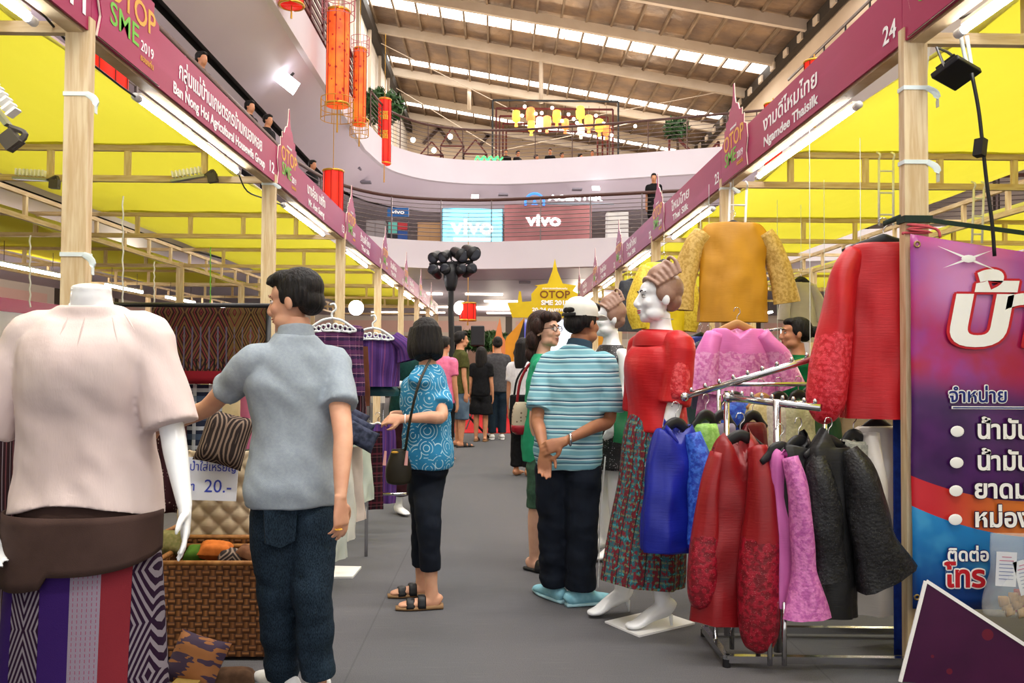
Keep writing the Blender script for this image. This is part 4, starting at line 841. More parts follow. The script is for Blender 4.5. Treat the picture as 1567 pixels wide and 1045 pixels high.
hz = human('mannequin', 'headless white mannequin in a cream blouse and striped woven sarong', 'mannequin', b, 1.755, R_(-88), None,
    {'L': (W(262, 652, 2.66), W(283, 775, 2.58), (W(284, 860, 2.52)-W(283, 775, 2.58)), (-.75, -.3, 0), .22), 'R': (W(-22, 660, 2.66), W(-26, 805, 2.58), (W(0, 900, 2.5)-W(-26, 805, 2.58)), (.75, -.5, 0), .22)},
    body=BODY_F, skinm=MANN, headless=True, voxel=.006, shw=1.12,
    top=dict(mat=BEI, name='blouse', grow=0, post=lambda q: Vector((q.x, q.y, q.z+(.055*max(0, 1-(abs(q.x)/.235)**1.6)*max(0, min(1, (1.02-q.z)/.22)) if q.y < .02 and abs(q.x) < .235 else 0))), seed=5, rum=.012, rz=5, secs=[(.458, .232, .165, .0), (.50, .222, .150, .0), (.57, .205, .135, 0), (.64, .196, .130, .008), (.70, .200, .142, .022), (.745, .205, .138, .020), (.785, .196, .105, .004), (.812, .165, .085, -.004), (.832, .118, .072, -.002), (.842, .094, .066, -.002)], sleeve=1.0, sr=(.078, .088)))
t = hz['t']; s = hz['s']; c = hz['ctr']
BRN = fab('dark_brown_cloth', '#4a3833', '#3d2d29', 6)
ob('sash', G().loft([(c(.535), .170*s, .118*s), (c(.50), .192*s, .135*s), (c(.47), .206*s, .145*s), (c(.44), .218*s, .152*s), (c(.41), .222*s, .155*s), (c(.39, -.005), .222*s, .16*s), (c(.372, -.01), .218*s, .16*s)], 36, 0, (0, 0), (1, 0, 0), 3, .9, lambda th, v: 1+.012*np.sin(3*th+5*v)), BRN, t, smooth=True)
def wrapz(u, v):                        # the sash's hanging wedge, wrapped round the front
    th = R_(180)+R_(180)*u; lo = .40-.030*math.sin(PI*u)-(.02 if u < .45 else 0)-.018*math.sin(PI*min(1, u*2.2)); z = (.47+(lo-.47)*v)*1.755
    return (.229*s*np.sign(math.cos(th))*abs(math.cos(th))**.9*1.02, -.168*s*abs(math.sin(th))**.9*1.02-.006*v, z)
o = ob('sash_end', G().sheet(wrapz, 36, 8), BRN, t, smooth=True); md = o.modifiers.new('th', 'SOLIDIFY'); md.thickness = .006
ob('sarong', G().loft([(c(.43), .205*s, .14*s), (c(.38), .222*s, .152*s), (c(.30), .232*s, .158*s), (c(.18), .245*s, .165*s), (c(.05), .258*s, .17*s), (c(.01), .26*s, .17*s)], 48, 0, (0, 0), (1, 0, 0), 5, .85, lambda th, v: 1+.02*v*np.sin(5*th+2)), SARONG, t, smooth=True)
for k, (px, py, qx, qy) in enumerate(((105, 485, 92, 512), (130, 486, 118, 530), (172, 486, 180, 524), (190, 480, 206, 505))):    # stitched tucks at the neckline
    a, b2 = W(px, py, Zh-.30)-hz['base'], W(qx, qy, Zh-.34)-hz['base']; ob('neckline_tuck', G().tube([a, (a+b2)/2, b2], [.001, .003, .0005], 5), BEI, t)
ob('tuck_band', G().loft([((x, -.13*s if 0 else c(.70)[1]-.16*s, 0), .001, .001) for x in (0, .001)], 4), BEI, t) if 0 else None
# ---------------------------------------------------------------- left booth goods
m = Mt('brown_diamond_ikat', '#2a1a14', .85, spec=.15); x, y, z = m.xyz('UV'); ax = (x*3.5).pp(.5); az = (y*1.6).pp(.5)
d1 = ax*1.4+az; c = m.mix((d1*4.0).fr().lt(.33), '#2b1a15', '#5f4429'); c = m.mix((d1*4.0+.5).fr().lt(.18), c, '#6a2a2c'); c = m.mix((x*28).fr().lt(.4)*y.band(.17, .33), c, '#1c1412'); c = m.mix((x*14).pp(.5).lt(.10)*y.band(.2, .75)*.7, c, '#5b5668'); c = m.mix(y.lt(.17), c, '#74151f'); c = m.mix(x.gt(.66)*((d1*9).fr().gt(.5))*y.gt(.17)*.6, c, '#6d5a2c'); m.col(c).bump(m.noise(300, 1), .25, .002); IKB = m.mat
def drape(name, label, cat, px0, py0, px1, py1, Z, mat, amp=.02, waves=3, n=24, th=.005, Z1=None, group=None):
    a = W(px0, py0, Z); b = W(px1, py1, Z1 or Z); o_ = Vector((a.x, a.y, b.z))
    def fn(u, v): 
        return (a.x+(b.x-a.x)*u-o_.x, (b.y-a.y)*u+amp*math.sin(u*waves*2*PI)*(1.15-v)+amp*.4*noise.noise(Vector((u*5, v*4, a.x*7))), (a.z-b.z)*v)
    o = ob(name, G().sheet(fn, n, 12), mat, smooth=True, loc=o_); md = o.modifiers.new('th', 'SOLIDIFY'); md.thickness = th
    return tag(o, label, cat, group)
drape('hanging_cloth', 'dark brown diamond ikat cloth with a red border behind the man in grey', 'cloth', 232, 470, 408, 588, 4.3, IKB, .012, 2, 30)
rk = thing('cloth_rail', 'black hanging rail carrying the brown ikat cloth', 'rail', W(320, 470, 4.28))
ob('bar', G().tube([(-.5, 0, .01), (.32, 0, .01)], .012, 8), BLK, rk, smooth=True)
for x in (-.48, .30): ob('upright', G().tube([(x, .02, .01), (x, .02, -rk.location.z)], .014, 8), BLK, rk, smooth=True)
PL1 = plaid('navy_white_plaid', '#23283a', [(0, 3, .15, .4, '#cfd3d8', .8), (1, 4, .1, .4, '#48586e', .7), (1, 4, .6, .8, '#d5dade', .55)])
drape('hanging_cloth', 'navy and white plaid cloth hanging below the ikat cloth', 'cloth', 268, 588, 338, 705, 4.34, PL1, .012, 1.5)
m = Mt('maroon_dotted_cloth', '#3a1418', .85); v_ = m.vor(60, rnd=.2); m.col(m.mix(v_.lt(.3), '#33131a', '#a08a80')).bump(v_, .3, .003); MDOT = m.mat
drape('hanging_cloth', 'maroon cloth with small pale dots beside the handwritten price sign', 'cloth', 232, 590, 284, 785, 4.22, MDOT, .015, 2)
m = Mt('striped_maroon_cloth', '#2b141c', .85); x, y, z = m.xyz('UV'); c = m.mix((x*9).fr().lt(.15), '#2b141c', '#6f3f46'); c = m.mix((x*9+.4).fr().lt(.10), c, '#8a7c84'); m.col(c).bump(m.noise(260, 1), .2, .002); MSTR = m.mat
drape('hanging_cloth', 'dark maroon cloth with thin pale stripes at the left edge of the photo', 'cloth', -70, 560, 38, 1070, 3.05, MSTR, .02, 2)
# printed pouch in the man's hand
m = Mt('dark_ikat_pouch_cloth', '#2a1d1a', .85); d = m.vor(14, feat='DISTANCE_TO_EDGE'); x, y, z = m.xyz(); zz = ((z*9).pp(.5)+(x*8).pp(.5))*6; m.col(m.mix(zz.fr().lt(.4), '#241a18', '#7a675a')).bump(m.noise(200, 1), .2, .003); POU = m.mat
def cushion(name, label, cat, p, dims, rot, mat, pw=.6):
    g = G(); n = 14
    for sg in (1, -1):
        def fn(u, v):
            a, b_ = 2*u-1, 2*v-1; e = max(0, (1-a**4)*(1-b_**4))**pw; pin = 1-.07*(1-abs(abs(a)-abs(b_)))*0-.05*(a*a*b_*b_)*-1
            return (a*dims[0]*(1-.06*(1-b_*b_)), b_*dims[1]*(1-.06*(1-a*a)), sg*dims[2]*e+.004*noise.noise(Vector((a*3, b_*3, sg*5))))
        g.sheet(fn if sg > 0 else (lambda u, v: fn(1-u, v)), n, n)
    o = ob(name, g, mat, smooth=True, loc=p); o.rotation_euler = rot; return tag(o, label, cat)
cushion('cloth_bag', 'dark brown patterned cloth bag above the price sign', 'bag', W(344, 672, 3.9), (.115, .125, .04), (R_(80), R_(14), 0), POU)
# price sign
ps = thing('price_sign', 'white paper price sign with blue handwriting in the left booth', 'sign', W(323, 733, 3.95)); ps.rotation_euler = (R_(-4), R_(2), R_(3))
ob('paper', G().box((0, 0, 0), (.245, .004, .20)), plain('white_paper', '#dfe3ee', .7), ps); INK = plain('blue_ink', '#3a4ab8', .6)
Ms = plane_m((.0, -.0035, .055), (1, 0, 0), (0, 0, 1)); letters('handwriting', 'เป๋าใส่เหรียญ', .055, Ms, INK, ps, .0003, width=.225, ext=.0003)
letters('handwriting', '๓', .07, plane_m((-.088, -.0035, -.035), (1, 0, 0), (0, 0, 1)), INK, ps, 0, ext=.0003); letters('handwriting', '20.-', .085, plane_m((.035, -.0035, -.035), (1, 0, 0), (0, 0, 1)), INK, ps, 0, ext=.0003)
# quilted cream panel: padded diamonds
QU = satin('cream_quilted_satin', '#c9b79a', '#b8a486', .45); p0 = W(272, 835, 4.1); p1 = W(384, 690, 4.1); nq = 9
wq, hq = p1.x-p0.x, p1.z-p0.z
def qf(u, v):
    a = (u*wq+v*hq)*20; b_ = (u*wq-v*hq)*20; h = (abs(math.sin(a*PI/2))*abs(math.sin(b_*PI/2)))**.5; return (u*wq, -.018*h, v*hq)
o = ob('quilted_mat', G().sheet(qf, 60, 70), QU, smooth=True, loc=p0); md = o.modifiers.new('th', 'SOLIDIFY'); md.thickness = .01; tag(o, 'cream quilted satin mat standing behind the rattan basket', 'mat')
# rattan baskets
m = Mt('brown_rattan_weave', '#7a4a24', .6, spec=.35); x, y, z = m.xyz(); a = (x*34+y*34).fr(); b_ = (z*40).fr(); ck = ((x*17+y*17).fr().gt(.5)-(z*20).fr().gt(.5)).abs(); hgt = (a.pp(.5)*ck)+(b_.pp(.5)*(ck*-1+1)); nn = m.noise(6, 3)
c = m.mix(hgt.sm(.05, .45), '#3d220f', '#8d5a2e'); c = m.mix(nn.sm(.35, .7)*.4, c, '#5a3216'); m.col(c).bump(hgt, .8, .012); RAT = m.mat; RATE = vary('rattan_rim', '#9a6a38', '#7a4c22', 30, .6, .3)
def basket(label, px0, px1, py0, py1, Z, dep):
    a = W(px0, py1, Z); b_ = W(px1, py0, Z); w = b_.x-a.x; h = b_.z-a.z; t = thing('rattan_basket', label, 'basket', ((a.x+b_.x)/2, Z+dep/2, a.z), group='rattan baskets')
    for nm, cc, d in (('front_side', (0, -dep/2, h/2), (w, .016, h)), ('rear_side', (0, dep/2, h/2), (w, .016, h)), ('end_side', (-w/2, 0, h/2), (.016, dep, h)), ('end_side', (w/2, 0, h/2), (.016, dep, h)), ('bottom', (0, 0, .02), (w, dep, .02))): ob(nm, G().box(cc, d), RAT, t)
    for y in (-dep/2, dep/2): ob('rim', G().tube([(-w/2, y, h), (w/2, y, h)], .012, 8), RATE, t, smooth=True)
    for x in (-w/2, w/2): ob('rim', G().tube([(x, -dep/2, h), (x, dep/2, h)], .012, 8), RATE, t, smooth=True)
    return t
basket('large brown rattan basket standing on the floor left of the man in jeans', 232, 428, 862, 1004, 3.66, .34)
basket('brown rattan basket behind the large one, filled with cloth', 236, 400, 822, 950, 4.05, .30)
for lb, px, py, Z, d, rt, mt in (('orange cloth pouch in the rattan basket', 330, 842, 3.85, (.075, .05, .04), (.3, .1, .2), fab('burnt_orange_cloth', '#c06a2c', '#a85a22')), ('green cloth bundle in the rattan basket', 300, 850, 3.88, (.05, .05, .045), (.5, 0, 0), fab('moss_green_cloth', '#4a6b22', '#3c5a1c')), ('dark patterned cloth bundle in the rattan basket', 352, 853, 3.84, (.06, .05, .04), (.2, .2, .5), POU), ('pale green patterned cloth pouch at the left of the rattan basket', 262, 830, 3.9, (.06, .06, .05), (1.2, 0, 0), fab('sage_patterned_cloth', '#6b6a3c', '#83794d', 60)), ('brown cloth pouch at the right of the rattan basket', 378, 848, 3.86, (.05, .045, .035), (.2, .4, 0), fab('cocoa_cloth', '#5c3a26', '#6d4a33'))):
    cushion('cloth_pouch', lb, 'pouch', W(px, py, Z), d, rt, mt)
cushion('cushion', 'purple and orange ikat cushion on the floor in front of the rattan basket', 'cushion', W(300, 1012, 3.3), (.115, .10, .05), (R_(62), R_(10), R_(-15)), (lambda m: (m.col(m.mix((m.noise(9, 2, stretch=(1, 4, 1))).gt(.5), '#3a2c40', '#8a5a34')), m.mat)[1])(Mt('purple_ikat_cushion_cloth', '#3a2c40', .85)))
cushion('cloth_bundle', 'brown rolled cloth bundle on the floor beside the cushion', 'bundle', W(352, 1040, 3.35), (.10, .05, .045), (0, 0, .2), fab('umber_cloth', '#5b4230', '#4a3526'))
o = ob('cardboard_box', G().box((0, 0, .04), (.10, .12, .08)), vary('kraft_card', '#8a7038', '#7d652f', 9), loc=W(283, 1075, 3.2)*1); o.location.z = 0; tag(o, 'small olive brown cardboard box on the floor by the cushion', 'box'); bevel(o, .003)
# clothes along the left row
PLUM = plaid('purple_plaid_cotton', '#42264a', [(0, 16, .0, .35, '#2a1a3a', .8), (0, 16, .45, .52, '#8a5a7c', .8), (1, 9, .0, .4, '#5b2f55', .7), (1, 9, .5, .58, '#a97c8e', .7), (1, 9, .75, .9, '#24203c', .7)])
VIO = plaid('violet_striped_silk', '#4d2f6b', [(0, 14, .0, .25, '#3a2358', .8), (0, 14, .5, .56, '#8a4a6b', .7), (0, 14, .75, .80, '#6a55a0', .7)])
ORN = plain('white_ornate_plastic', '#e9eef0', .4)
def ornate(label, p, w=.16):
    t = thing('ornate_hanger', label, 'hanger', p)
    g = G()
    for k in (-1, 1):
        ob('scroll_arm', G().tube([(0, 0, 0), (k*w*.4, 0, -.015), (k*w*.8, 0, -.055), (k*w, 0, -.085), (k*w*.6, 0, -.09), (0, 0, -.085)], .008, 6), ORN, t, smooth=True)
        for j in range(4): x = k*w*(.15+.2*j); ob('scroll', G().tube([(x+.016*math.cos(a), 0, -.055-.008*j+.018*math.sin(a)) for a in np.linspace(0, 2*PI, 9)], .006, 6, 0, 2), ORN, t, smooth=True)
    ob('hook', G().tube([(0, 0, 0), (0, 0, .035), (.025, 0, .06), (.015, 0, .095), (-.015, 0, .09)], .007, 6), ORN, t, smooth=True)
    return t
Zp = 5.6; k = Zp/1265
p = W(510, 494, Zp)
garment('sleeveless_top', 'purple plaid sleeveless top on a white ornate hanger', 'top', p, 0, [(-.02, .10, .03, 0), (.0-.015, .13, .04, 0), (-.03, .185, .05, 0), (-.12, .195, .075, 0), (-.25, .198, .085, 0), (-.38, .20, .085, 0), (-.49, .202, .085, 0)], [PLUM])
ornate('white ornate hanger with the purple plaid top', p+Vector((0, -.045, .03)))
p = W(572, 508, 6.4)
garment('purple_blouse', 'violet short-sleeved blouse on a white ornate hanger left of the teal blouse wearer', 'blouse', p, 0, [(-.06, .09, .03, 0), (-.02, .13, .04, 0), (-.05, .19, .055, 0), (-.16, .20, .08, 0), (-.30, .19, .085, 0), (-.42, .185, .085, 0)], [VIO], [((.15, 0, -.04, .05, .05), (.24, -.01, -.12, .07, .06), (.27, -.02, -.22, .085, .05)), ((-.15, 0, -.04, .05, .05), (-.24, -.01, -.12, .07, .06), (-.27, -.02, -.22, .085, .05))])
ornate('white ornate hanger with the violet blouse', p+Vector((0, -.06, .03)))
TEALF = satin('teal_fringe_silk', '#124f57', '#0d3d48')
p = W(575, 590, 6.45); garment('teal_skirt_band', 'teal gathered cloth band under the violet blouse', 'cloth', p, 0, [(0, .14, .05, 0), (-.04, .17, .06, 0), (-.08, .165, .06, 0)], [TEALF], neck=False, fold=lambda th, v: 1+.06*np.cos(14*th))
p = W(578, 648, 6.3); th_ = hanger('white clip hanger with the violet trousers', p, 0, CAPW, .13, .0, .08, .006, .008)
TR = garment('violet_trousers', 'violet woven trousers clipped on a white hanger', 'trousers', p, 0, [(-.005, .125, .03, 0), (-.1, .14, .045, 0), (-.3, .145, .05, 0), (-.5, .14, .05, 0), (-.60, .135, .05, 0)], [VIO], neck=False, fold=lambda th, v: 1+.05*np.cos(8*th)*v)
DKP = plaid('black_maroon_plaid', '#1f1218', [(0, 10, .0, .3, '#4a1a24', .8), (1, 8, .2, .4, '#5a2530', .7), (1, 8, .6, .66, '#7d5a5a', .5)])
p = W(574, 660, 5.9); garment('maroon_plaid_skirt', 'long maroon plaid cloth hanging beside the white skirts', 'cloth', p, .3, [(0, .05, .02, 0), (-.2, .055, .03, 0), (-.55, .065, .03, 0)], [DKP], neck=False)
BRS = fab('rust_brown_silk', '#5b3422', '#6a4030', 8)
p = W(556, 530, 5.85); garment('brown_scarf', 'rust brown scarf hanging behind the purple plaid top', 'scarf', p, .4, [(0, .03, .02, 0), (-.2, .045, .025, 0), (-.42, .05, .025, 0)], [BRS], neck=False)
p = W(533, 605, 5.7); garment('brown_sarong', 'dark brown striped sarong hanging below the plaid top', 'cloth', p, 0, [(0, .11, .03, 0), (-.15, .12, .04, 0), (-.35, .11, .04, 0)], [MSTR], neck=False)
for i, (px, py) in enumerate(((538, 640), (546, 655), (553, 668))):
    p = W(px, py, 5.2-.05*i); cushion('folded_scarf', ('uppermost', 'middle', 'lowest')[i]+' of three dark folded scarves above the white skirts', 'scarf', p, (.10, .07, .03), (R_(70), R_(28), .3), fab('dark_slate_cloth%d' % i, ('#2c2a3a', '#23283a', '#1e2230')[i], '#3f4458'))
for i, (px, py, Zs, col, c2) in enumerate(((507, 690, 4.75, '#d5dcd2', '#c3cdbf'), (522, 690, 4.95, '#e4e2d8', '#d5d2c5'), (537, 685, 5.15, '#d9c9bf', '#cdbcb0'), (551, 680, 5.35, '#cfd8cc', '#bcc8b8'))):
    p = W(px, py, Zs); hz_ = (858-30*i-py)/1265*Zs
    garment('pale_skirt', ('nearest', 'second', 'third', 'farthest')[i]+' of the pale silk skirts hanging right of the man in grey', 'skirt', p, R_(60), [(0, .10, .02, 0), (-hz_*.3, .115, .026, 0), (-hz_*.8, .13, .03, 0), (-hz_, .135, .03, 0)], [satin('pale_silk_%d' % i, col, c2)], neck=False, fold=lambda th, v: 1+.12*np.cos(9*th)*v)
hr = thing('clothes_rail', 'chrome clothes rail carrying the pale skirts on the left', 'clothes rail', (0, 0, 0)); a, b_ = W(500, 680, 4.6), W(562, 672, 5.6)
ob('bar', G().tube([a+Vector((0, 0, .03)), b_+Vector((0, 0, .03))], .012, 8), CHROME, hr, smooth=True)
for q in (a, b_): ob('upright', G().tube([q+Vector((0, 0, .03)), (q.x, q.y, 0)], .012, 8), CHROME, hr, smooth=True)
ob('foot_bar', G().tube([W(584, 756, 6.2), W(622, 756, 6.2)], .012, 8), CHROME, hr, smooth=True)
tag(ob('mannequin_base_board', G().poly([(-.16, -.14), (.15, -.12), (.16, .13), (-.14, .15)], .012, Matrix.Translation((W(508, 876, 5.15).x, 5.15, .006))), CAPW), 'white base board on the floor right of the man in jeans', 'base')
# teal-clad mannequin behind the woman
b = W(624, 800, 7.2)
human('mannequin', 'headless white mannequin in a dark green velvet top behind the teal blouse wearer', 'mannequin', b, 1.70, R_(-60), None, {'R': (W(608, 585, 7.1), W(640, 600, 6.95), (1, -.2, .1), (0, 0, -1), .2)}, body=BODY_F, skinm=MANN, headless=True, voxel=.012, top=dict(mat=fab('dark_teal_velvet', '#0e2f2c', '#143c38'), secs=SHIRT_F, name='top'), bottom=dict(mat=fab('dark_wine_cloth', '#2a1016', '#35161d'), r=(.1, .1, .1), end=.9, name='skirt_cloth'))
# ================================================================ RIGHT SIDE
# mannequin in the red top and ikat skirt
m = Mt('red_silk', '#c8141c', .45, spec=.4, sheen=.3); n1 = m.noise(4, 3); sl = m.noise(90, 2, stretch=(.15, .15, 1.6)); m.col(m.mix(n1.sm(.3, .7), '#c9151d', '#b50f18')).bump(sl, .3, .004); REDS = m.mat
m = Mt('teal_red_ikat_cloth', '#3a5a5c', .85, spec=.15); x, y, z = m.xyz('UV'); st = (x*17).fr(); blk = m.noise(30, 2, 'UV', (2.6, 1.2, 1)); zz = (y*26).fr()
c = m.mix(st.lt(.45), '#35606a', '#6b2630'); c = m.mix(blk.gt(.52)*st.lt(.6), c, '#3d4a48'); c = m.mix(blk.lt(.44)*st.gt(.3), c, '#7c2c36'); c = m.mix(zz.lt(.35)*blk.gt(.5)*.6, c, '#8a8a5c'); c = m.mix(st.band(.45, .52), c, '#20282c'); c = m.mix(blk.gt(.63), c, '#3f8f98'); m.col(c).bump(m.noise(300, 1), .2, .002); IKS = m.mat
MHAIR = vary('moulded_brown_mannequin_hair', '#9c7a68', '#866352', 14, .35, .2, .4)
Zr = 4.18; b = W(1004, 950, Zr)
hr_ = human('mannequin', 'white mannequin in a red silk top and teal and red ikat skirt, facing left', 'mannequin', b, 1.765, R_(205), (R_(186), -.02, 0),
    {'L': (W(1034, 610, 4.02), W(1016, 690, 3.98), (-.25, -.05, -1), (-.3, .9, 0), .2)},
    {'L': (W(1006, 800, 4.16), W(1014, 925, 4.10), R_(196)), 'R': (W(968, 800, 4.30), W(950, 915, 4.34), R_(205))}, body=BODY_F, skinm=MANN, face=True, mann=True, hair='mann', hairm=MHAIR, voxel=.006, hscale=1.08, lean=(.02, 0), shoes=dict(heel=.055),
    top=dict(mat=REDS, name='silk_top', grow=.01, rum=.007, rz=5, secs=[(.545, .165, .128, 0), (.58, .150, .122, 0), (.62, .140, .118, .006), (.68, .150, .124, .016), (.735, .160, .130, .020), (.775, .155, .104, .004), (.80, .132, .088, 0), (.818, .110, .080, 0)], sleeve=1.12, sr=(.074, .078)))
t = hr_['t']; c = hr_['ctr']; s = hr_['s']
ob('fold_collar', G().loft([(c(.788, .01), .148*s, .112*s), (c(.806, .01), .142*s, .110*s), (c(.826, .008), .112*s, .096*s), (c(.834, .008), .090*s, .084*s), (c(.822, .008), .076*s, .072*s)], 28, 0, (0, 0), hr_['Rt'], 4), REDS, t, smooth=True)
RLACE = lace('red_lace', '#bd1420', '#d84a4e', '#ffc8c0')
sh, el = hr_['J']['shL'], hr_['J']['elL']; ob('lace_panel', G().loft([(sh+A3(.006, -.034, .0), .046, .030), (sh*.5+el*.5+A3(.004, -.036, 0), .055, .042), (el+A3(.004, -.034, 0), .055, .045)], 20, 0, (1, 1), (1, .3, 0), 4), RLACE, t, smooth=True)
sk = [(W(1010, 632, Zr), .140, .125), (W(1006, 665, Zr), .172, .150), (W(1000, 740, Zr), .182, .155), (W(990, 810, Zr), .195, .155), (W(984, 870, Zr), .207, .165), (W(982, 890, Zr), .208, .168)]
g = G().loft([(np.asarray(p-hr_['base']), a, b_) for p, a, b_ in sk][::-1], 64, 0, (0, 0), (1, 0, 0), 5, 1, lambda th, v: 1+.05*(1-v)*np.cos(7*th+1)+.02*(1-v)*np.cos(13*th))
ob('ikat_skirt', g, IKS, t, smooth=True)
ob('necklace', G().loft([(c(.868, .004), .066*s, .062*s), (c(.866, .004), .067*s, .063*s)], 20, 0, (0, 0), hr_['Rt'], 1), plain('thin_seam', '#9aa0a0', .4), t)
for sd in 'LR':
    an = hr_['J']['an'+sd]; Ff, Rf = hr_['J']['f'+sd]; ob('heel', G().tube([A3(an[0], an[1], .062)-Ff*.045, A3(an[0], an[1], .004)-Ff*.05], [.011, .006], 8), MANN, t, smooth=True)
bb = W(998, 955, 4.16); bo = ob('base_board', G().poly([(-.235, .02), (.06, .22), (.215, .0), (-.10, -.20)], .010, Matrix.Translation((bb.x-hr_['base'].x, bb.y-hr_['base'].y, .004))), CAPW, t); part(bo, 'white base board')
# mannequin in the black sequin dress
m = Mt('black_sequin_cloth', '#19171a', .45, spec=.5); v_ = m.vor(70, rnd=.6); m.col(m.mix(v_.lt(.22), '#161417', '#8d858a')).bump(v_, .5, .004); SEQ = m.mat
b = W(934, 830, 5.6)
hq_ = human('mannequin', 'white mannequin in a sleeveless black sequin dress behind the white cap', 'mannequin', b, 1.735, R_(205), (R_(190), 0, 0), {'L': (W(957, 590, 5.42), W(940, 640, 5.38), (-.3, 0, -1), (-.3, .8, 0), .25)}, body=BODY_F, skinm=MANN, face=True, mann=True, hair='mann', hairm=MHAIR, voxel=.008, hscale=1.05, shoes=dict(heel=.05),
    top=dict(mat=SEQ, name='sequin_dress', grow=.004, rum=.004, secs=[(.345, .18, .14, 0), (.42, .172, .13, 0), (.52, .17, .125, -.006), (.61, .135, .105, 0), (.68, .145, .115, .012), (.735, .156, .125, .018), (.775, .145, .095, .004), (.805, .112, .075, 0), (.825, .085, .066, 0)]))
# vendor with the bun
b = W(1222, 900, 5.7)
human('person', 'person with black hair in a bun and a green top behind the clothes racks', 'person', b, 1.64, R_(168), (R_(172), -.02, 0), None, body=BODY_F, skinm=SK1, hair='bun', face=True, voxel=.007, top=dict(mat=GREEND, secs=SHIRT_F, sleeve=.6, sr=(.066, .07), name='blouse'), bottom=dict(mat=BLACKC, r=(.095, .08, .07), name='trousers'))
# chrome racks
rk = thing('garment_rack', 'chrome garment rack with a sloping arm and a level arm on the right', 'clothes rack')
A0, A1 = W(1047, 607, 3.95), W(1246, 548, 3.75); B0, B1 = W(1113, 608, 3.85), W(1256, 624, 3.55)
def rail(p, q, nm, r=.016):
    a = ob(nm, G().tube([p, q], r, 10), CHROME, rk, smooth=True)
    ob('end_knob', G().ell(p, (r*1.5,)*3, 10, 8), CHROME, a, smooth=True)
    n = 9
    for i in range(n): ob('peg', G().ell(p+(q-p)*((i+.5)/n)+Vector((0, 0, r+.008)), (.010, .010, .012), 8, 6), CHROME, a, smooth=True)
rail(A0, A1, 'sloping_arm'); rail(B0, B1, 'level_arm', .017)
for px, py, Z, r in ((1112, 598, 3.9, .014), (1189, 612, 3.68, .018)):
    p = W(px, py, Z); ob('upright', G().tube([p, (p.x, p.y, 0.03)], r, 10), CHROME, rk, smooth=True)
fl = lambda px, Z, z=.035: Vector((W(px, 900, Z).x, Z, z))
F1, F2, F3, F4 = fl(1078, 3.98), fl(1112, 3.58), fl(1420, 3.95), fl(1420, 3.55)
for p, q in ((F1, F2), (F1, F3), (F2, F4)): ob('base_bar', G().bar(p, q, .03, .03), CHROME, rk)
for px, Z in ((1095, 3.8), (1120, 3.7), (1160, 3.6), (1178, 3.5), (1200, 3.5)): p = fl(px, Z); ob('lower_leg', G().tube([p, (p.x, p.y, .30)], .011, 8), CHROME, rk, smooth=True)
for p in (F1, F2): ob('foot', G().tube([p, (p.x, p.y, 0)], .018, 8), BLK, rk)
# two-zone cloth: plain silk above, lace below
def zoned(name, a, b, l1, l2, hi, zs, rough=.42):
    m = Mt(name, a, rough, 0, .45, .2); x, y, z = m.xyz(); n = m.noise(45, 4); g_ = m.vor(150); e = (z+m.noise(18, 2)*.06).lt(zs+.03)
    c = m.mix(m.noise(4, 3).sm(.3, .7), a, b); l = m.mix(g_.lt(.11), m.mix(n.sm(.42, .6), l1, l2), hi); m.col(m.mix(e, c, l))
    h = (n*e)+(m.noise(90, 2, stretch=(.15, .15, 1.6))*.25); m.bump(h, .6, .006); return m.mat
BHG = BLK
def hang(name, label, cat, px, py, Z, rz, torso, mats, sleeves=(), hl=None, hm=BLK, hw=.17, hdrop=.06, cord=False, sc=1.0, **k):
    torso = [tuple(v*sc for v in q) for q in torso]; sleeves = [tuple(tuple(v*sc for v in q) for q in sv) for sv in sleeves]; hw *= sc
    p = W(px, py, Z); t = garment(name, label, cat, p, rz, torso, mats, sleeves, **k)
    if hl:
        h_ = hanger(hl, p+Vector((0, 0, .012)), rz, hm, hw, hdrop, flat=.026, hook=.10)
        if cord: ob('hanging_cord', G().tube([(0, 0, .09), (0, 0, 2.74-p.z)], .0022, 5), TIE, h_)
    return t
DRED = zoned('crimson_shot_silk', '#760a12', '#8a1118', '#8a0a1c', '#b51530', '#ffb0b0', -9)
DRS = zoned('crimson_silk_lace_sleeve', '#7e0c14', '#901219', '#6e0716', '#9a1028', '#ffb0b0', -.42)
hang('crimson_blouse', 'crimson silk blouse with lace balloon sleeves in front on the chrome rack', 'blouse', 1133, 672, 3.66, .12,
     [(-.09, .055, .035, -.005), (-.02, .085, .05, .01), (-.045, .125, .075, .0), (-.15, .140, .095, -.015), (-.35, .150, .105, -.035), (-.58, .150, .115, -.06), (-.80, .145, .115, -.08)], [DRED, DRS],
     [((.055, -.05, -.03, .04, .05), (.065, -.09, -.16, .066, .06), (.050, -.11, -.36, .080, .07), (.035, -.12, -.58, .088, .075), (.030, -.12, -.76, .085, .075), (.030, -.12, -.86, .06, .055), (.03, -.12, -.895, .02, .02)),
      ((-.10, 0, -.06, .035, .04), (-.145, -.01, -.22, .045, .05), (-.17, -.02, -.42, .058, .06), (-.185, -.02, -.60, .066, .065), (-.19, -.02, -.70, .05, .05), (-.19, -.02, -.735, .015, .015))], 'black hanger holding the crimson silk blouse', hw=.12, vneck=.11)
BLU = satin('royal_blue_silk', '#1726a0', '#101c86'); BLUL = lace('royal_blue_lace', '#1a3fb0', '#3c6fd8', '#b8d0ff')
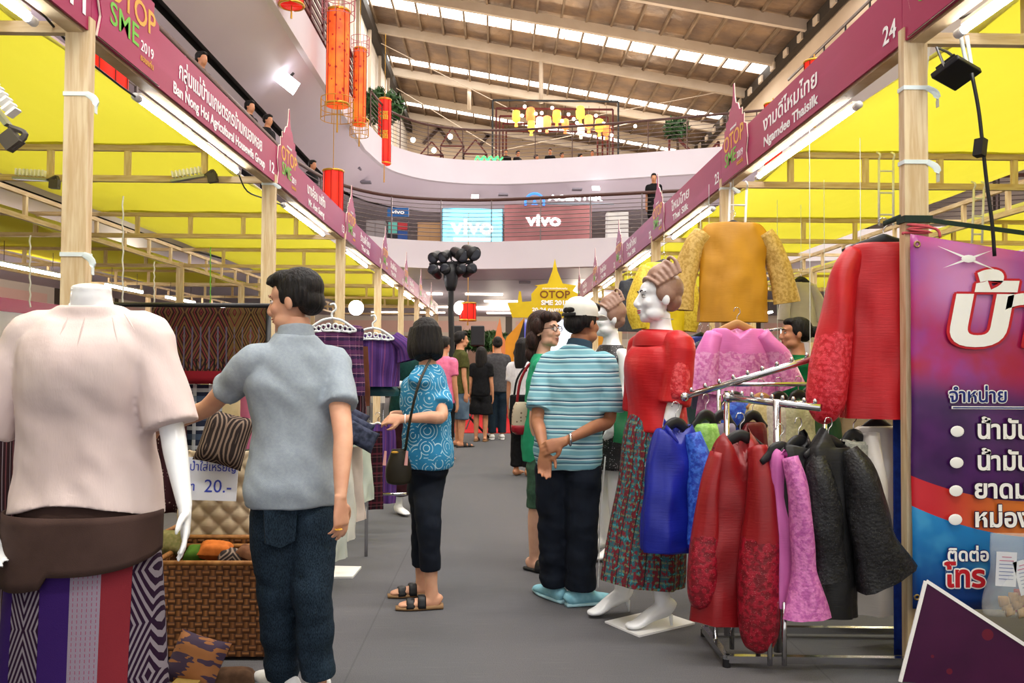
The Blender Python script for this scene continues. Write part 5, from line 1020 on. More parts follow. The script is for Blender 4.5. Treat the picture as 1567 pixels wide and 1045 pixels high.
hang('blue_jacket', 'royal blue lace-sleeved jacket at the left end of the chrome rack', 'jacket', 1034, 652, 3.92, .35,
     [(-.06, .045, .03, -.01), (-.01, .07, .045, .0), (-.03, .105, .07, 0), (-.15, .125, .095, -.015), (-.35, .135, .11, -.03), (-.50, .14, .12, -.04), (-.57, .135, .12, -.035), (-.585, .125, .11, -.035)], [BLU, BLUL],
     [((.06, -.05, -.03, .035, .04), (.085, -.08, -.18, .06, .06), (.085, -.10, -.36, .066, .07), (.075, -.11, -.54, .074, .075))], 'black hanger holding the royal blue jacket', hw=.10, cuff=BLU, vneck=.08)
LIM = lace('lime_lace', '#8fc95a', '#a9dc74', '#f0ffd8'); hang('lime_blouse', 'lime green lace blouse between the blue jacket and the crimson blouse', 'blouse', 1080, 640, 4.0, .5, [(-.03, .04, .03, 0), (-.03, .07, .05, 0), (-.08, .085, .07, 0), (-.3, .09, .09, 0), (-.5, .09, .09, 0)], [LIM], (), 'black hanger holding the lime green blouse', hw=.10)
hang('lilac_blouse', 'pale lilac blouse behind the crimson blouse', 'blouse', 1105, 640, 4.05, .5, [(-.03, .04, .03, 0), (-.03, .07, .05, 0), (-.08, .085, .07, 0), (-.3, .09, .09, 0)], [satin('lilac_silk', '#8f86a0', '#7f7690')], (), 'black hanger holding the pale lilac blouse', hw=.09)
hang('blue_blouse', 'bright blue lace blouse partly hidden behind the rack upright', 'blouse', 1125, 610, 4.6, .3, [(-.02, .05, .03, 0), (-.04, .09, .05, 0), (-.12, .11, .07, 0), (-.35, .11, .08, 0)], [BLUL], (), 'black hanger holding the bright blue blouse', hw=.1)
hang('red_velvet_blouse', 'dark red blouse glimpsed behind the level rack arm', 'blouse', 1152, 640, 4.3, .4, [(-.02, .04, .03, 0), (-.04, .07, .05, 0), (-.12, .085, .07, 0), (-.35, .09, .08, 0)], [satin('wine_silk', '#6d1018', '#5a0c14')], (), 'black hanger holding the dark red blouse', hw=.09)
for i, (px, py, a_, b_, lb) in enumerate(((1165, 612, '#d8cf9a', '#c9be86', 'pale yellow'), (1192, 610, '#dcdccb', '#cacab8', 'ivory'), (1222, 608, '#cfd6a8', '#bfc698', 'pale green'))):
    hang('lace_blouse', f'{lb} lace blouse behind the level rack arm', 'blouse', px, py, 4.5, .3, [(-.02, .05, .03, 0), (-.03, .085, .05, 0), (-.1, .10, .07, 0), (-.3, .10, .08, 0), (-.45, .1, .08, 0)], [lace('lace_%s' % lb.replace(' ', '_'), a_, b_, '#ffffff')], (), f'hanger holding the {lb} lace blouse', hm=BLK if i else plain('wooden_hanger', '#b98a55', .5), hw=.09)
PNK = zoned('orchid_silk_lace', '#d070b4', '#c765aa', '#d886bf', '#b85a9c', '#ffe0f4', -9); PNL = lace('orchid_lace', '#d27ab8', '#b558a0', '#ffd8f0')
hang('orchid_blouse', 'orchid pink blouse with a bell sleeve right of the crimson blouse', 'blouse', 1194, 690, 3.55, .2,
     [(-.03, .03, .03, .0), (-.02, .05, .05, .01), (-.06, .05, .05, .0), (-.3, .05, .06, .0), (-.55, .055, .06, .0), (-.66, .06, .06, .0)], [PNK, PNL],
     [((.01, -.06, -.02, .03, .04), (.03, -.09, -.15, .042, .05), (.045, -.10, -.35, .046, .05), (.05, -.10, -.47, .048, .05), (.055, -.10, -.56, .066, .06), (.06, -.10, -.68, .098, .075))], 'black hanger holding the orchid pink blouse', hw=.09)
BKS = satin('black_silk', '#0d0d0f', '#151517', .5); BKL = lace('black_lace', '#0b0b0d', '#1c1c1f', '#9aa0a8')
BKZ = zoned('black_lace_to_silk', '#0b0b0d', '#141416', '#0d0d0f', '#121214', '#0d0d0f', -.42)
hang('black_jacket', 'black sequinned jacket, nearer of the two on the chrome rack', 'jacket', 1222, 680, 3.58, .45,
     [(-.03, .045, .03, 0), (-.01, .08, .05, 0), (-.04, .10, .07, .0), (-.2, .11, .09, .01), (-.45, .12, .10, .04), (-.72, .13, .10, .07)], [BKS, BKL],
     [((.03, -.06, -.02, .04, .045), (.03, -.09, -.15, .075, .065), (.045, -.10, -.32, .08, .07), (.06, -.10, -.44, .07, .065), (.08, -.10, -.56, .085, .07))], 'black hanger holding the nearer black jacket', hw=.12)
hang('black_jacket', 'black jacket with a wide bell sleeve, farther right on the chrome rack', 'jacket', 1268, 680, 3.55, .35,
     [(-.03, .045, .03, 0), (-.01, .08, .05, 0), (-.03, .11, .07, .0), (-.2, .12, .09, .01), (-.45, .12, .10, .02), (-.73, .12, .10, .0)], [BKS, BKL],
     [((.06, -.05, -.02, .04, .045), (.09, -.09, -.12, .075, .065), (.12, -.10, -.28, .09, .07), (.15, -.10, -.40, .10, .08), (.19, -.10, -.50, .13, .085), (.215, -.10, -.56, .145, .09))], 'black hanger holding the farther black jacket', hw=.13)
SIL = lace('silver_lace', '#a9a99c', '#8d8f86', '#ffffff')
hang('silver_lace_top', 'silver grey lace top behind the black jackets', 'blouse', 1306, 670, 3.75, .4, [(-.02, .04, .03, 0), (-.02, .07, .05, 0), (-.06, .085, .07, .0), (-.3, .09, .08, .02), (-.45, .09, .08, .03)], [SIL], (), 'black hanger holding the silver lace top', hw=.1)
WSI = satin('ivory_silk', '#e2ddd6', '#d3cdc6'); 
hang('white_blouse', 'ivory silk blouse under the hanging red blouse', 'blouse', 1342, 652, 3.85, .2, [(-.02, .05, .03, 0), (-.0, .09, .06, 0), (-.05, .12, .08, .0), (-.25, .12, .10, .0), (-.5, .13, .11, .0), (-.86, .135, .11, .0)], [WSI], [((-.08, -.05, -.03, .04, .05), (-.09, -.09, -.2, .055, .06), (-.10, -.1, -.4, .07, .07), (-.11, -.1, -.52, .085, .08))], 'black hanger holding the ivory silk blouse', hw=.13)
# big red blouse tied to the post
RB = zoned('scarlet_silk_lace_sleeve', '#c4141f', '#b00f1a', '#c01424', '#dd3a48', '#ffc4c4', -.42); RBB = zoned('scarlet_silk', '#c4141f', '#b00f1a', '#c01424', '#dd3a48', '#ffc4c4', -9)
hang('scarlet_blouse', 'scarlet silk blouse with lace balloon sleeves hung beside the front right post', 'blouse', 1352, 372, 3.74, -.15,
     [(-.03, .06, .035, 0), (.0, .09, .05, .0), (-.02, .15, .065, 0), (-.10, .165, .085, 0), (-.30, .165, .10, 0), (-.55, .175, .105, 0), (-.80, .19, .105, 0)], [RBB, RB],
     [((-.13, 0, -.04, .045, .05), (-.185, -.03, -.16, .062, .065), (-.215, -.05, -.36, .072, .075), (-.25, -.06, -.58, .088, .08), (-.27, -.06, -.72, .085, .075), (-.275, -.06, -.80, .05, .05), (-.275, -.06, -.825, .015, .015)),
      ((.14, 0, -.04, .045, .05), (.19, .03, -.2, .06, .065), (.2, .03, -.5, .07, .07), (.2, .03, -.7, .06, .06))], 'black hanger holding the scarlet blouse by the post', hw=.18, hdrop=.05)
for a, b_, lb in ((W(1352, 342, 3.74), W(1398, 333, 3.6), 'dark green strap tying the hanger to the front right post'),):
    tag(ob('fabric_strap', G().loft([(a, .012, .004), ((a+b_)/2+Vector((0, -.05, .01)), .014, .004), (b_, .016, .004)], 8, 0, (1, 1), (0, 0, 1), 4), plain('dark_green_strap', '#24352c', .8), smooth=True), lb, 'strap')
# jackets farther in
MUS = satin('mustard_silk', '#c98f1c', '#b8800f', .5); GLC = lace('gold_lace', '#d3b060', '#b8923e', '#fff4cc')
hang('mustard_jacket', 'mustard silk jacket with gold lace sleeves hung high at the second right post', 'jacket', 1122, 345, 6.35, 0, [(-.03, .10, .03, 0), (.02, .13, .05, 0), (-.0, .22, .07, 0), (-.10, .27, .09, 0), (-.3, .26, .11, 0), (-.5, .265, .12, 0), (-.75, .275, .12, 0)], [MUS, GLC],
     [((-.24, 0, -.06, .07, .07), (-.32, 0, -.2, .085, .07), (-.38, 0, -.45, .09, .07), (-.40, 0, -.66, .085, .07)), ((.24, 0, -.06, .07, .07), (.32, 0, -.2, .085, .07), (.38, 0, -.4, .09, .07), (.41, 0, -.6, .10, .07))], 'black hanger holding the mustard jacket', hw=.2, cord=True)
YEL = satin('lemon_silk', '#e3c81c', '#d6b810', .45); YLC = lace('lemon_lace', '#e0c640', '#c9a820', '#fffbd0')
hang('lemon_blouse', 'lemon yellow lace blouse hung left of the mustard jacket', 'blouse', 1016, 402, 9.0, .2, [(-.03, .08, .03, 0), (.0, .12, .05, 0), (-.03, .18, .07, 0), (-.2, .19, .1, 0), (-.45, .2, .11, 0), (-.62, .2, .11, 0)], [YEL, YLC],
     [((-.16, 0, -.05, .06, .06), (-.22, -.02, -.2, .08, .07), (-.26, -.03, -.42, .09, .075), (-.24, -.03, -.58, .06, .06)), ((.16, 0, -.05, .06, .06), (.22, -.02, -.2, .08, .07), (.24, -.03, -.42, .09, .075), (.22, -.03, -.6, .06, .06))], 'black hanger holding the lemon yellow blouse', hw=.16, sc=1.25, cord=True)
hang('grey_vest', 'dark grey sleeveless vest hung behind the sequin-dressed mannequin', 'vest', 966, 430, 11.4, .5, [(-.02, .07, .03, 0), (.0, .1, .05, 0), (-.03, .14, .06, 0), (-.2, .13, .08, 0), (-.5, .14, .09, 0)], [fab('slate_grey_cloth', '#4a4c52', '#3f4147')], (), 'black hanger holding the dark grey vest', hw=.12, sc=1.4, cord=True)
PK2 = zoned('rose_pink_silk', '#dc78bc', '#d06cb0', '#e09ac8', '#c96aac', '#fff0fa', -.16); 
hang('rose_blouse', 'rose pink embroidered blouse on a wooden hanger above the chrome rack', 'blouse', 1128, 500, 4.95, .1, [(-.07, .07, .03, 0), (-.02, .10, .05, 0), (-.02, .16, .07, 0), (-.12, .20, .10, 0), (-.30, .22, .12, 0), (-.55, .24, .13, 0)], [PK2, PK2],
     [((-.14, 0, -.05, .06, .06), (-.20, -.03, -.2, .075, .07), (-.23, -.04, -.4, .09, .08)), ((.14, 0, -.05, .06, .06), (.24, -.03, -.18, .075, .07), (.31, -.04, -.36, .09, .08))], 'wooden hanger holding the rose pink blouse', hm=plain('wooden_hanger', '#b98a55', .5), hw=.16, vneck=.06)
hang('emerald_shawl', 'emerald green silk shawl beside the sequin-dressed mannequin', 'shawl', 966, 590, 5.1, .3, [(0, .04, .02, .03), (-.1, .07, .04, .02), (-.25, .10, .05, -.01), (-.36, .09, .05, -.03)], [satin('emerald_silk', '#0f7a48', '#0b6038')], neck=False)
hang('cobalt_blouse', 'cobalt blue blouse between the red top and the rose blouse', 'blouse', 1072, 515, 7.6, .2, [(0, .06, .03, 0), (-.03, .12, .05, 0), (-.2, .13, .07, 0), (-.4, .13, .08, 0)], [satin('cobalt_silk', '#1a2f9a', '#14257e')], (), 'black hanger holding the cobalt blouse', hw=.12, sc=1.35, cord=True)
rngc = [('#b9a98c', '#a08c6c', 'fawn'), ('#7d2a3a', '#6a2030', 'plum red'), ('#2f5a3a', '#274c30', 'forest green'), ('#c9c2b8', '#b5aea4', 'stone white'), ('#3a3a52', '#2e2e44', 'ink blue'), ('#a85a2c', '#8f4a22', 'copper'), ('#5a4a6a', '#4a3a5a', 'dusky violet'), ('#8a9a8c', '#76867a', 'grey green')]
for i, (px, py, Z) in enumerate(((1226, 430, 7.4), (1085, 520, 6.6), (998, 545, 10.2), (960, 560, 12.2), (1262, 560, 6.4), (1318, 590, 5.2), (1190, 560, 7.2), (1240, 600, 5.0))):
    a_, b_, nm = rngc[(i+3) % 8]; hang('hung_blouse', f'{nm} blouse hanging deep inside the right booth', 'blouse', px, py, Z, random.uniform(-.4, .6), [(-.02, .06, .03, 0), (-.02, .11, .05, 0), (-.1, .14, .07, 0), (-.35, .15, .08, 0), (-.55, .155, .09, 0)], [satin('silk_'+nm.replace(' ', '_'), a_, b_)], [((-.1, 0, -.04, .04, .045), (-.16, -.02, -.2, .05, .05), (-.18, -.02, -.36, .055, .05)), ((.1, 0, -.04, .04, .045), (.16, -.02, -.2, .05, .05), (.18, -.02, -.36, .055, .05))], f'hanger holding the {nm} blouse', hw=.12, cord=True)
# ---------------------------------------------------------------- printed vinyl banner on the right
Zb = 3.56; kb = Zb/1265; TL = W(1393, 358, Zb); wB = 1.55; hB = 1.62
m = Mt('printed_vinyl', '#8a2a8c', .3, spec=.45); x, y, z = m.xyz('UV'); sw = m.noise(3.2, 4, 'UV', (2.2, 1.6, 1)); s2 = m.noise(6, 3, 'UV')
up = m.mix(sw.sm(.35, .62), '#b4206e', '#9a3a96'); up = m.mix(s2.sm(.38, .62)*(y-.69).abs().sm(.16, .04), up, '#b01c44'); up = m.mix((x-.16).abs().sm(.20, .02)*(y-.9).abs().sm(.16, .02)*.7, up, '#e0a0dc')
lo = m.mix(s2.sm(.35, .7), '#3a1250', '#56206a'); c = m.mix(y.sm(.55, .66), lo, up)
arc = y+(x-.02)*.34-(x*x)*.55; c = m.mix(arc.lt(.345), c, m.mix(x.sm(.05, .3), '#c81f2c', '#e0782c'))
bl = m.mix(y.sm(0, .28), '#123a86', '#1a86cc'); bl = m.mix(s2.sm(.5, .62)*.4, bl, '#54b4e4'); c = m.mix((y+x*.40-(x*x)*.55).lt(.272), c, bl); m.col(c).bump(m.noise(2.5, 3, 'UV'), .25, .05); VINYL = m.mat
bn = thing('vinyl_banner', 'printed purple vinyl banner with white product list tied to the front right post', 'banner', (TL.x, TL.y, TL.z))
def vz(u, v): return -hB+hB*v-(.115*math.sin(min(1, u*1.4)*PI/2)*v)
def vf(u, v): return (u*wB, -.02*math.sin(u*9)*.6+.012*noise.noise(Vector((u*4, v*4, 0))), vz(u, v))
o = ob('printed_sheet', G().sheet(vf, 40, 30), VINYL, bn, smooth=True); md = o.modifiers.new('th', 'SOLIDIFY'); md.thickness = .002
ob('eyelet', G().tube([(.028+.012*math.cos(a), -.004, -.045+.012*math.sin(a)) for a in np.linspace(0, 2*PI, 11)], .004, 6), plain('brass_eyelet', '#b59a62', .35, .8), bn, smooth=True)
ob('eyelet', G().tube([(.016+.010*math.cos(a), -.004, -hB+.05+.010*math.sin(a)) for a in np.linspace(0, 2*PI, 11)], .004, 6), plain('brass_eyelet', '#b59a62', .35, .8), bn, smooth=True)
def bt(px, py): p = W(px, py, Zb-.022); return (p.x-TL.x, p.y-TL.y, p.z-TL.z)
NVY = plain('navy_print', '#1d2a78', .5); RDP = plain('red_print', '#c81e2c', .5); BKP = plain('black_print', '#15101a', .5); SHD = plain('shadow_purple_print', '#2a0f38', .5)
def btext(s_, px, py, size, mat, fat=0, sx=1.0, *, out=None, outfat=.006, width=None, dz=0, al='LEFT', ital=0):
    M0 = plane_m(bt(px, py), (1, 0, 0), (0, 0, 1)) @ Matrix.Diagonal((sx, 1, 1, 1))
    if ital: M0 = M0 @ Matrix(((1, ital, 0, 0), (0, 1, 0, 0), (0, 0, 1, 0), (0, 0, 0, 1)))
    if out:
        off = outfat
        for i, (ox, oy) in enumerate(((off, 0), (-off, 0), (0, off), (0, -off), (off*.7, off*.7), (-off*.7, off*.7), (off*.7, -off*.7), (-off*.7, -off*.7))):
            letters('lettering_outline', s_, size, M0 @ Matrix.Translation((ox, oy, -.001-.0001*i)), out, bn, fat, align=al, ext=.0002)
    letters('lettering', s_, size, M0 @ Matrix.Translation((0, 0, .001+dz)), mat, bn, fat, align=al, ext=.0002)
btext('บ้', 1448, 486, .37, WHT, .012, 1.35, out=RDP, outfat=.010, ital=.15); btext('าน', 1540, 486, .37, WHT, .012, 1.35, out=RDP, outfat=.010, ital=.15)
btext('จำหน่าย', 1452, 606, .082, NVY, .0015, out=WHT, outfat=.0045)
ob('underline', G().box(bt(1530, 624), (.42, .002, .012)), WHT, bn); ob('underline', G().box((bt(1530, 624)[0], bt(1530, 624)[1]-.002, bt(1530, 624)[2]), (.41, .002, .005)), NVY, bn)
for i, (tx, py) in enumerate((('น้ำมัน', 659), ('น้ำมัน', 707), ('ยาดม', 750), ('หม่อง', 794))):
    btext(tx, 1494 if i < 2 else 1490, py, .108, WHT, .003, out=SHD, outfat=.004); q = bt(1465-i, py+1); ob('bullet', G().ell(q, (.030, .002, .024), 20, 8), WHT, bn, smooth=True)
btext('ติดต่อ', 1449, 850, .075, WHT, .002, out=NVY, outfat=.004); btext('โทร', 1446, 884, .125, RDP, .004, out=WHT, outfat=.006)
st = bt(1482, 396); g = G()
for a, L in ((R_(-22), .14), (R_(158), .15), (R_(20), .11), (R_(200), .12)):
    d = A3(math.cos(a), 0, math.sin(a)); g.add([A3(*st)+A3(0, -.001, 0)+np.cross(d, A3(0, 1, 0))*.006, A3(*st)+d*L+A3(0, -.001, 0), A3(*st)+A3(0, -.001, 0)-np.cross(d, A3(0, 1, 0))*.006], [(0, 1, 2)])
ob('star_flare', g, WHT, bn); ob('star_core', G().ell((st[0], st[1]-.001, st[2]), (.032, .001, .017), 16, 6), WHT, bn, smooth=True)
tag(ob('red_string', G().tube([(PX-.06, Z0-.03, 1.88+.004*i)for i in range(2)]+[(PX+.055, Z0-.045, 1.885), (PX-.05, Z0-.04, 1.90), (PX+.055, Z0-.045, 1.91), (PX-.05, Z0-.04, 1.92), (PX+.07, Z0-.05, 1.90), (PX+.085, Z0-.06, 1.86)], .006, 6), ROPE, smooth=True), 'red string tied round the front right post above the banner', 'string')
tag(ob('banner_band', G().box((PX+.0, Z0-.005, 1.945), (.125, .075, .03)).bar((PX+.06, Z0-.03, 1.94), (PX+1.3, Z0-.05, 1.78), .006, .02), plain('dark_green_strap', '#24352c', .8)), 'dark green strap round the front right post and along the banner top', 'strap')
# plum flap
m = Mt('plum_vinyl', '#3d1038', .35, spec=.4); v_ = m.vor(7, feat='F1'); m.col(m.mix(v_.lt(.16), m.mix(m.noise(3, 3).sm(.3, .7), '#3a0f35', '#4a1540'), '#6a1a30')); PLV = m.mat
p0, p1, p2, p3 = W(1394, 1080, 3.36), W(1700, 1110, 3.30), W(1700, 1072, 3.3), W(1418, 889, 3.36)
fp = thing('plum_board', 'dark plum printed board leaning in front of the vinyl banner', 'board', (p0.x, p0.y, 0)); ofs = Vector((p0.x, p0.y, 0))
pts = [p3-ofs, p2-ofs, Vector((p1.x-ofs.x, p1.y-ofs.y, .02)), Vector((W(1380, 1200, 3.36).x-ofs.x, 0, .02))]
g = G(); g.add([tuple(p) for p in pts]+[tuple(p+Vector((0, .012, 0))) for p in pts], [(0, 3, 2, 1), (4, 5, 6, 7), (0, 1, 5, 4), (1, 2, 6, 5), (2, 3, 7, 6), (3, 0, 4, 7)]); ob('board', g, PLV, fp)
ob('white_edge', G().bar(pts[0]+Vector((-.004, 0, 0)), pts[3]+Vector((-.004, 0, 0)), .006, .014).bar(pts[0], pts[1], .006, .014), WHT, fp)
# bag of herbs
hp = W(1552, 890, 3.42); hbg = thing('herb_bag', 'clear plastic bag of dried herbs with paper slips in front of the banner', 'bag', hp)
PLA = Mt('clear_plastic', '#eef2f2', .12, alpha=.22, spec=.6).mat
ob('plastic_film', G().loft([((0, 0, -.14), .11, .03), ((.0, 0, -.11), .13, .06), ((0, 0, .0), .11, .05), ((-.01, 0, .10), .09, .02), ((-.01, 0, .20), .085, .006)], 20, 0, (1, 1), (1, 0, 0), 4, 1, lambda th, v: 1+.05*np.cos(6*th+7*v)), PLA, hbg, smooth=True)
for i in range(12):
    a, r = i*2.4, .07*math.sqrt(i/12); ob('root_slice', G().loft([((a_x, -.012, a_z), .001, .001) if 0 else ((r*math.cos(a)-.02, -.02+.008*(i % 3), -.09+.6*r*math.sin(a)), .024, .008), ((r*math.cos(a)+.015, -.02+.008*(i % 3), -.085+.6*r*math.sin(a)), .018, .008)], 8, 0, (1, 1), (0, 0, 1), 1), (fab('dried_root', '#b08a58', '#96703f'), fab('pale_root', '#cfae7c', '#b99560'), fab('red_herb', '#b0302c', '#8c2420'))[i % 3], hbg, smooth=True)
for i, (x, z, rt) in enumerate(((-.055, .06, .05), (.03, .03, -.25))):
    sl = ob('paper_slip', G().box((0, 0, 0), (.085, .002, .14)), plain('white_paper', '#dfe3ee', .7), hbg, loc=(x, -.035, z)); sl.rotation_euler = (0, rt, 0)
    for j in range(7): ob('print_line', G().box((0, -.002, .05-.015*j), (.06 if j else .04, .0006, .003)), plain('pink_ink', '#c06a8c', .7) if j < 2 else plain('grey_ink', '#7a86b0', .7), sl)
o = drape('blue_cloth', 'blue cloth edge hanging behind the front right post', 'cloth', 1366, 420, 1392, 1010, 3.72, fab('cobalt_cotton', '#1d3a9a', '#182f80'), .006, 1)

r2 = thing('clothes_rail', 'chrome clothes rail behind the sloping rack, carrying the lace blouses', 'clothes rail')
a, b_ = W(1100, 588, 4.5), W(1262, 588, 4.5); ob('bar', G().tube([a, b_], .012, 8), CHROME, r2, smooth=True)
for q in (a, b_): ob('upright', G().tube([q, (q.x, q.y, 0)], .012, 8), CHROME, r2, smooth=True); ob('foot', G().bar((q.x, q.y-.25, .015), (q.x, q.y+.25, .015), .03, .03), CHROME, r2)
# ================================================================ FAR END OF THE AISLE
tag(ob('red_carpet', G().box((.35, 19.4, .006), (2.6, 8.0, .012)), fab('red_carpet_pile', '#b3141c', '#9c0f16', 20)), 'red carpet on the floor in front of the stage', 'carpet')
Zs = 20.5; KS = Zs/1265
YL = vary('yellow_stage_board', '#d8bf1e', '#cdb114', 2, .5, .02); ORG = vary('amber_stage_board', '#d99a2c', '#c98a20', 2, .5, .02)
st = thing('stage_backdrop', 'yellow temple-shaped stage backdrop with the fair name at the end of the aisle', 'backdrop', (W(845, 640, Zs).x, Zs, 0))
def sp(px, py, dy=0): p = W(px, py, Zs)-Vector(st.location); return (p.x, p.z)
MB = Matrix(((1, 0, 0, 0), (0, 0, 1, 0), (0, 1, 0, 0), (0, 0, 0, 1)))
ol = [(784, 486), (777, 464), (792, 463), (794, 446), (797, 446), (799, 462), (813, 461), (813, 450), (823, 438), (818, 437), (838, 434), (845, 415), (849, 396), (853, 415), (861, 434), (882, 437), (876, 445), (886, 450), (886, 461), (903, 462), (905, 448), (908, 462), (922, 464), (915, 486)]
ob('crown_board', G().poly([sp(*p) for p in ol], .10, MB), YL, st)
for sg in (-1, 1):
    f = lambda x: 850+sg*(x-850)
    leg = [(802, 486), (790, 500), (775, 516), (768, 540), (766, 662), (800, 662), (786, 548), (794, 520), (803, 492)]
    ob('arch_leg', G().poly([sp(f(x), y) for x, y in leg], .09, MB), ORG, st)
    ob('black_wing', G().poly([sp(f(x), y) for x, y in ((802, 489), (795, 512), (785, 540), (787, 546), (803, 560))], .07, MB @ Matrix.Translation((0, 0, -.03))), BLK, st)
m = Mt('stage_screen_image', '#9fb4dc', .4); n = m.noise(.8, 3); sc_c = m.mix(n.sm(.4, .55), '#dfe9f4', '#3a3a78'); sc_c = m.mix(m.noise(1.4, 2).gt(.6), sc_c, '#1d1d2c'); m.col(sc_c).emis(sc_c, 1.4)
ob('video_screen', G().poly([sp(802, 489), sp(898, 489), sp(898, 600), sp(802, 600)], .05, MB @ Matrix.Translation((0, 0, .02))), m.mat, st)
ob('stage_floor', G().box((0, .2, .3), (3.4, 2.0, .6)), fab('red_carpet_pile', '#b3141c', '#9c0f16'), st)
def stl(s_, px, py, size, mat, width, fat=.004):
    p = W(px, py, Zs-.06)-Vector(st.location); letters('lettering', s_, size, plane_m(p, (1, 0, 0), (0, 0, 1)), mat, st, fat, width=width, ext=.004)
BRP = plain('brown_print', '#7a4a14', .5); stl('OTOP', 849, 451, .26, BRP, .75); stl('SME 2019', 849, 463.5, .16, WHT, .68, .006); stl('20-24 กุมภาพันธ์', 845, 474, .12, WHT, 1.0, .004); stl('เทศกาลของดีขอนแก่น', 849, 441.5, .06, WHT, .62, .001)
o = thing('orange_chedi', 'small orange cut-out spire left of the stage backdrop', 'cut-out', (W(763, 600, 20).x, 20, 0)); p = lambda x, y: ((W(x, y, 20)-o.location).x, (W(x, y, 20)-o.location).z)
ob('spire_board', G().poly([p(x, y) for x, y in ((752, 660), (754, 520), (758, 514), (761, 500), (765, 486), (767, 500), (769, 514), (773, 520), (775, 660))], .06, MB), vary('salmon_board', '#d98a5a', '#c97a4a', 2), o)
# loudspeakers on stands
for px, py, Z, lb in ((731, 514, 16.5, 'black loudspeaker on a stand left of the stage'), (697, 513, 17.5, 'black loudspeaker beside the light stand')):
    p = W(px, py, Z); t = thing('loudspeaker', lb, 'loudspeaker', (p.x, Z, 0)); c_ = ob('cabinet', G().box((0, 0, p.z), (.27, .26, .40)), BLK, t); bevel(c_, .02)
    ob('grille', G().box((0, -.135, p.z), (.23, .01, .35)), vary('speaker_mesh', '#222226', '#2c2c30', 200, .6), t); ob('pole', G().tube([(0, 0, 0.05), (0, 0, p.z-.2)], .02, 8), BLK, t, smooth=True)
    for a in (0, 2.1, 4.2): ob('leg', G().tube([(0, 0, .55), (.42*math.cos(a), .42*math.sin(a), 0.01)], .013, 6), BLK, t)
# light stand with eight lamps
Zt = 14.0; p = W(691, 600, Zt); t = thing('light_stand', 'black stage light stand carrying eight spotlights', 'light stand', (p.x, Zt, 0))
q = lambda px, py: W(px, py, Zt)-Vector((p.x, Zt, 0))
ob('mast', G().tube([(0, 0, .05), (0, 0, 1.4), q(690, 470), q(690, 410)], [.055, .05, .05, .05], 10), BLK, t, smooth=True)
ob('mast_sleeve', G().loft([(q(690, 445), .07, .07), (q(690, 430), .12, .10), (q(690, 405), .13, .10)], 10, 0, (1, 1), (1, 0, 0), 2), BLK, t, smooth=True)
ob('cross_bar', G().bar(q(657, 405), q(724, 400), .05, .05), BLK, t)
for a in (.4, 2.5, 4.6): ob('leg', G().tube([(0, 0, .7), (.7*math.cos(a), .7*math.sin(a), .01)], .02, 6), BLK, t)
for px, py, sx, up in ((667, 392, 1, 1), (682, 391, 1, 1), (701, 388, 1.25, 1), (719, 385, 1.3, 1), (667, 417, 1, -1), (685, 416, 1, -1), (702, 416, 1, -1), (717, 415, 1, -1)):
    c_ = np.asarray(q(px, py)); a = A3(.5 if px > 690 else -.3, -.85, -.35*up); a = nrm(a)
    sl = ob('spotlight', G().loft([(c_-a*.16*sx, .05*sx, .05*sx), (c_-a*.10*sx, .075*sx, .075*sx), (c_+a*.05*sx, .085*sx, .085*sx), (c_+a*.13*sx, .098*sx, .098*sx)], 14, 0, (1, 1), (1, 0, .1), 2), BLK, t, smooth=True)
    ob('yoke', G().tube([c_+A3(-.1*sx, 0, 0), c_+A3(-.1*sx, 0, -.10*up), np.asarray(q(px, 403))+A3(0, 0, 0), c_+A3(.1*sx, 0, -.10*up), c_+A3(.1*sx, 0, 0)], .010, 6, 0, 1), BLK, sl)
    ob('lens', G().ell(c_+a*.131*sx, (.085*sx, .012, .085*sx), 12, 6), plain('dark_lens', '#2a2c34', .1), sl, smooth=True)
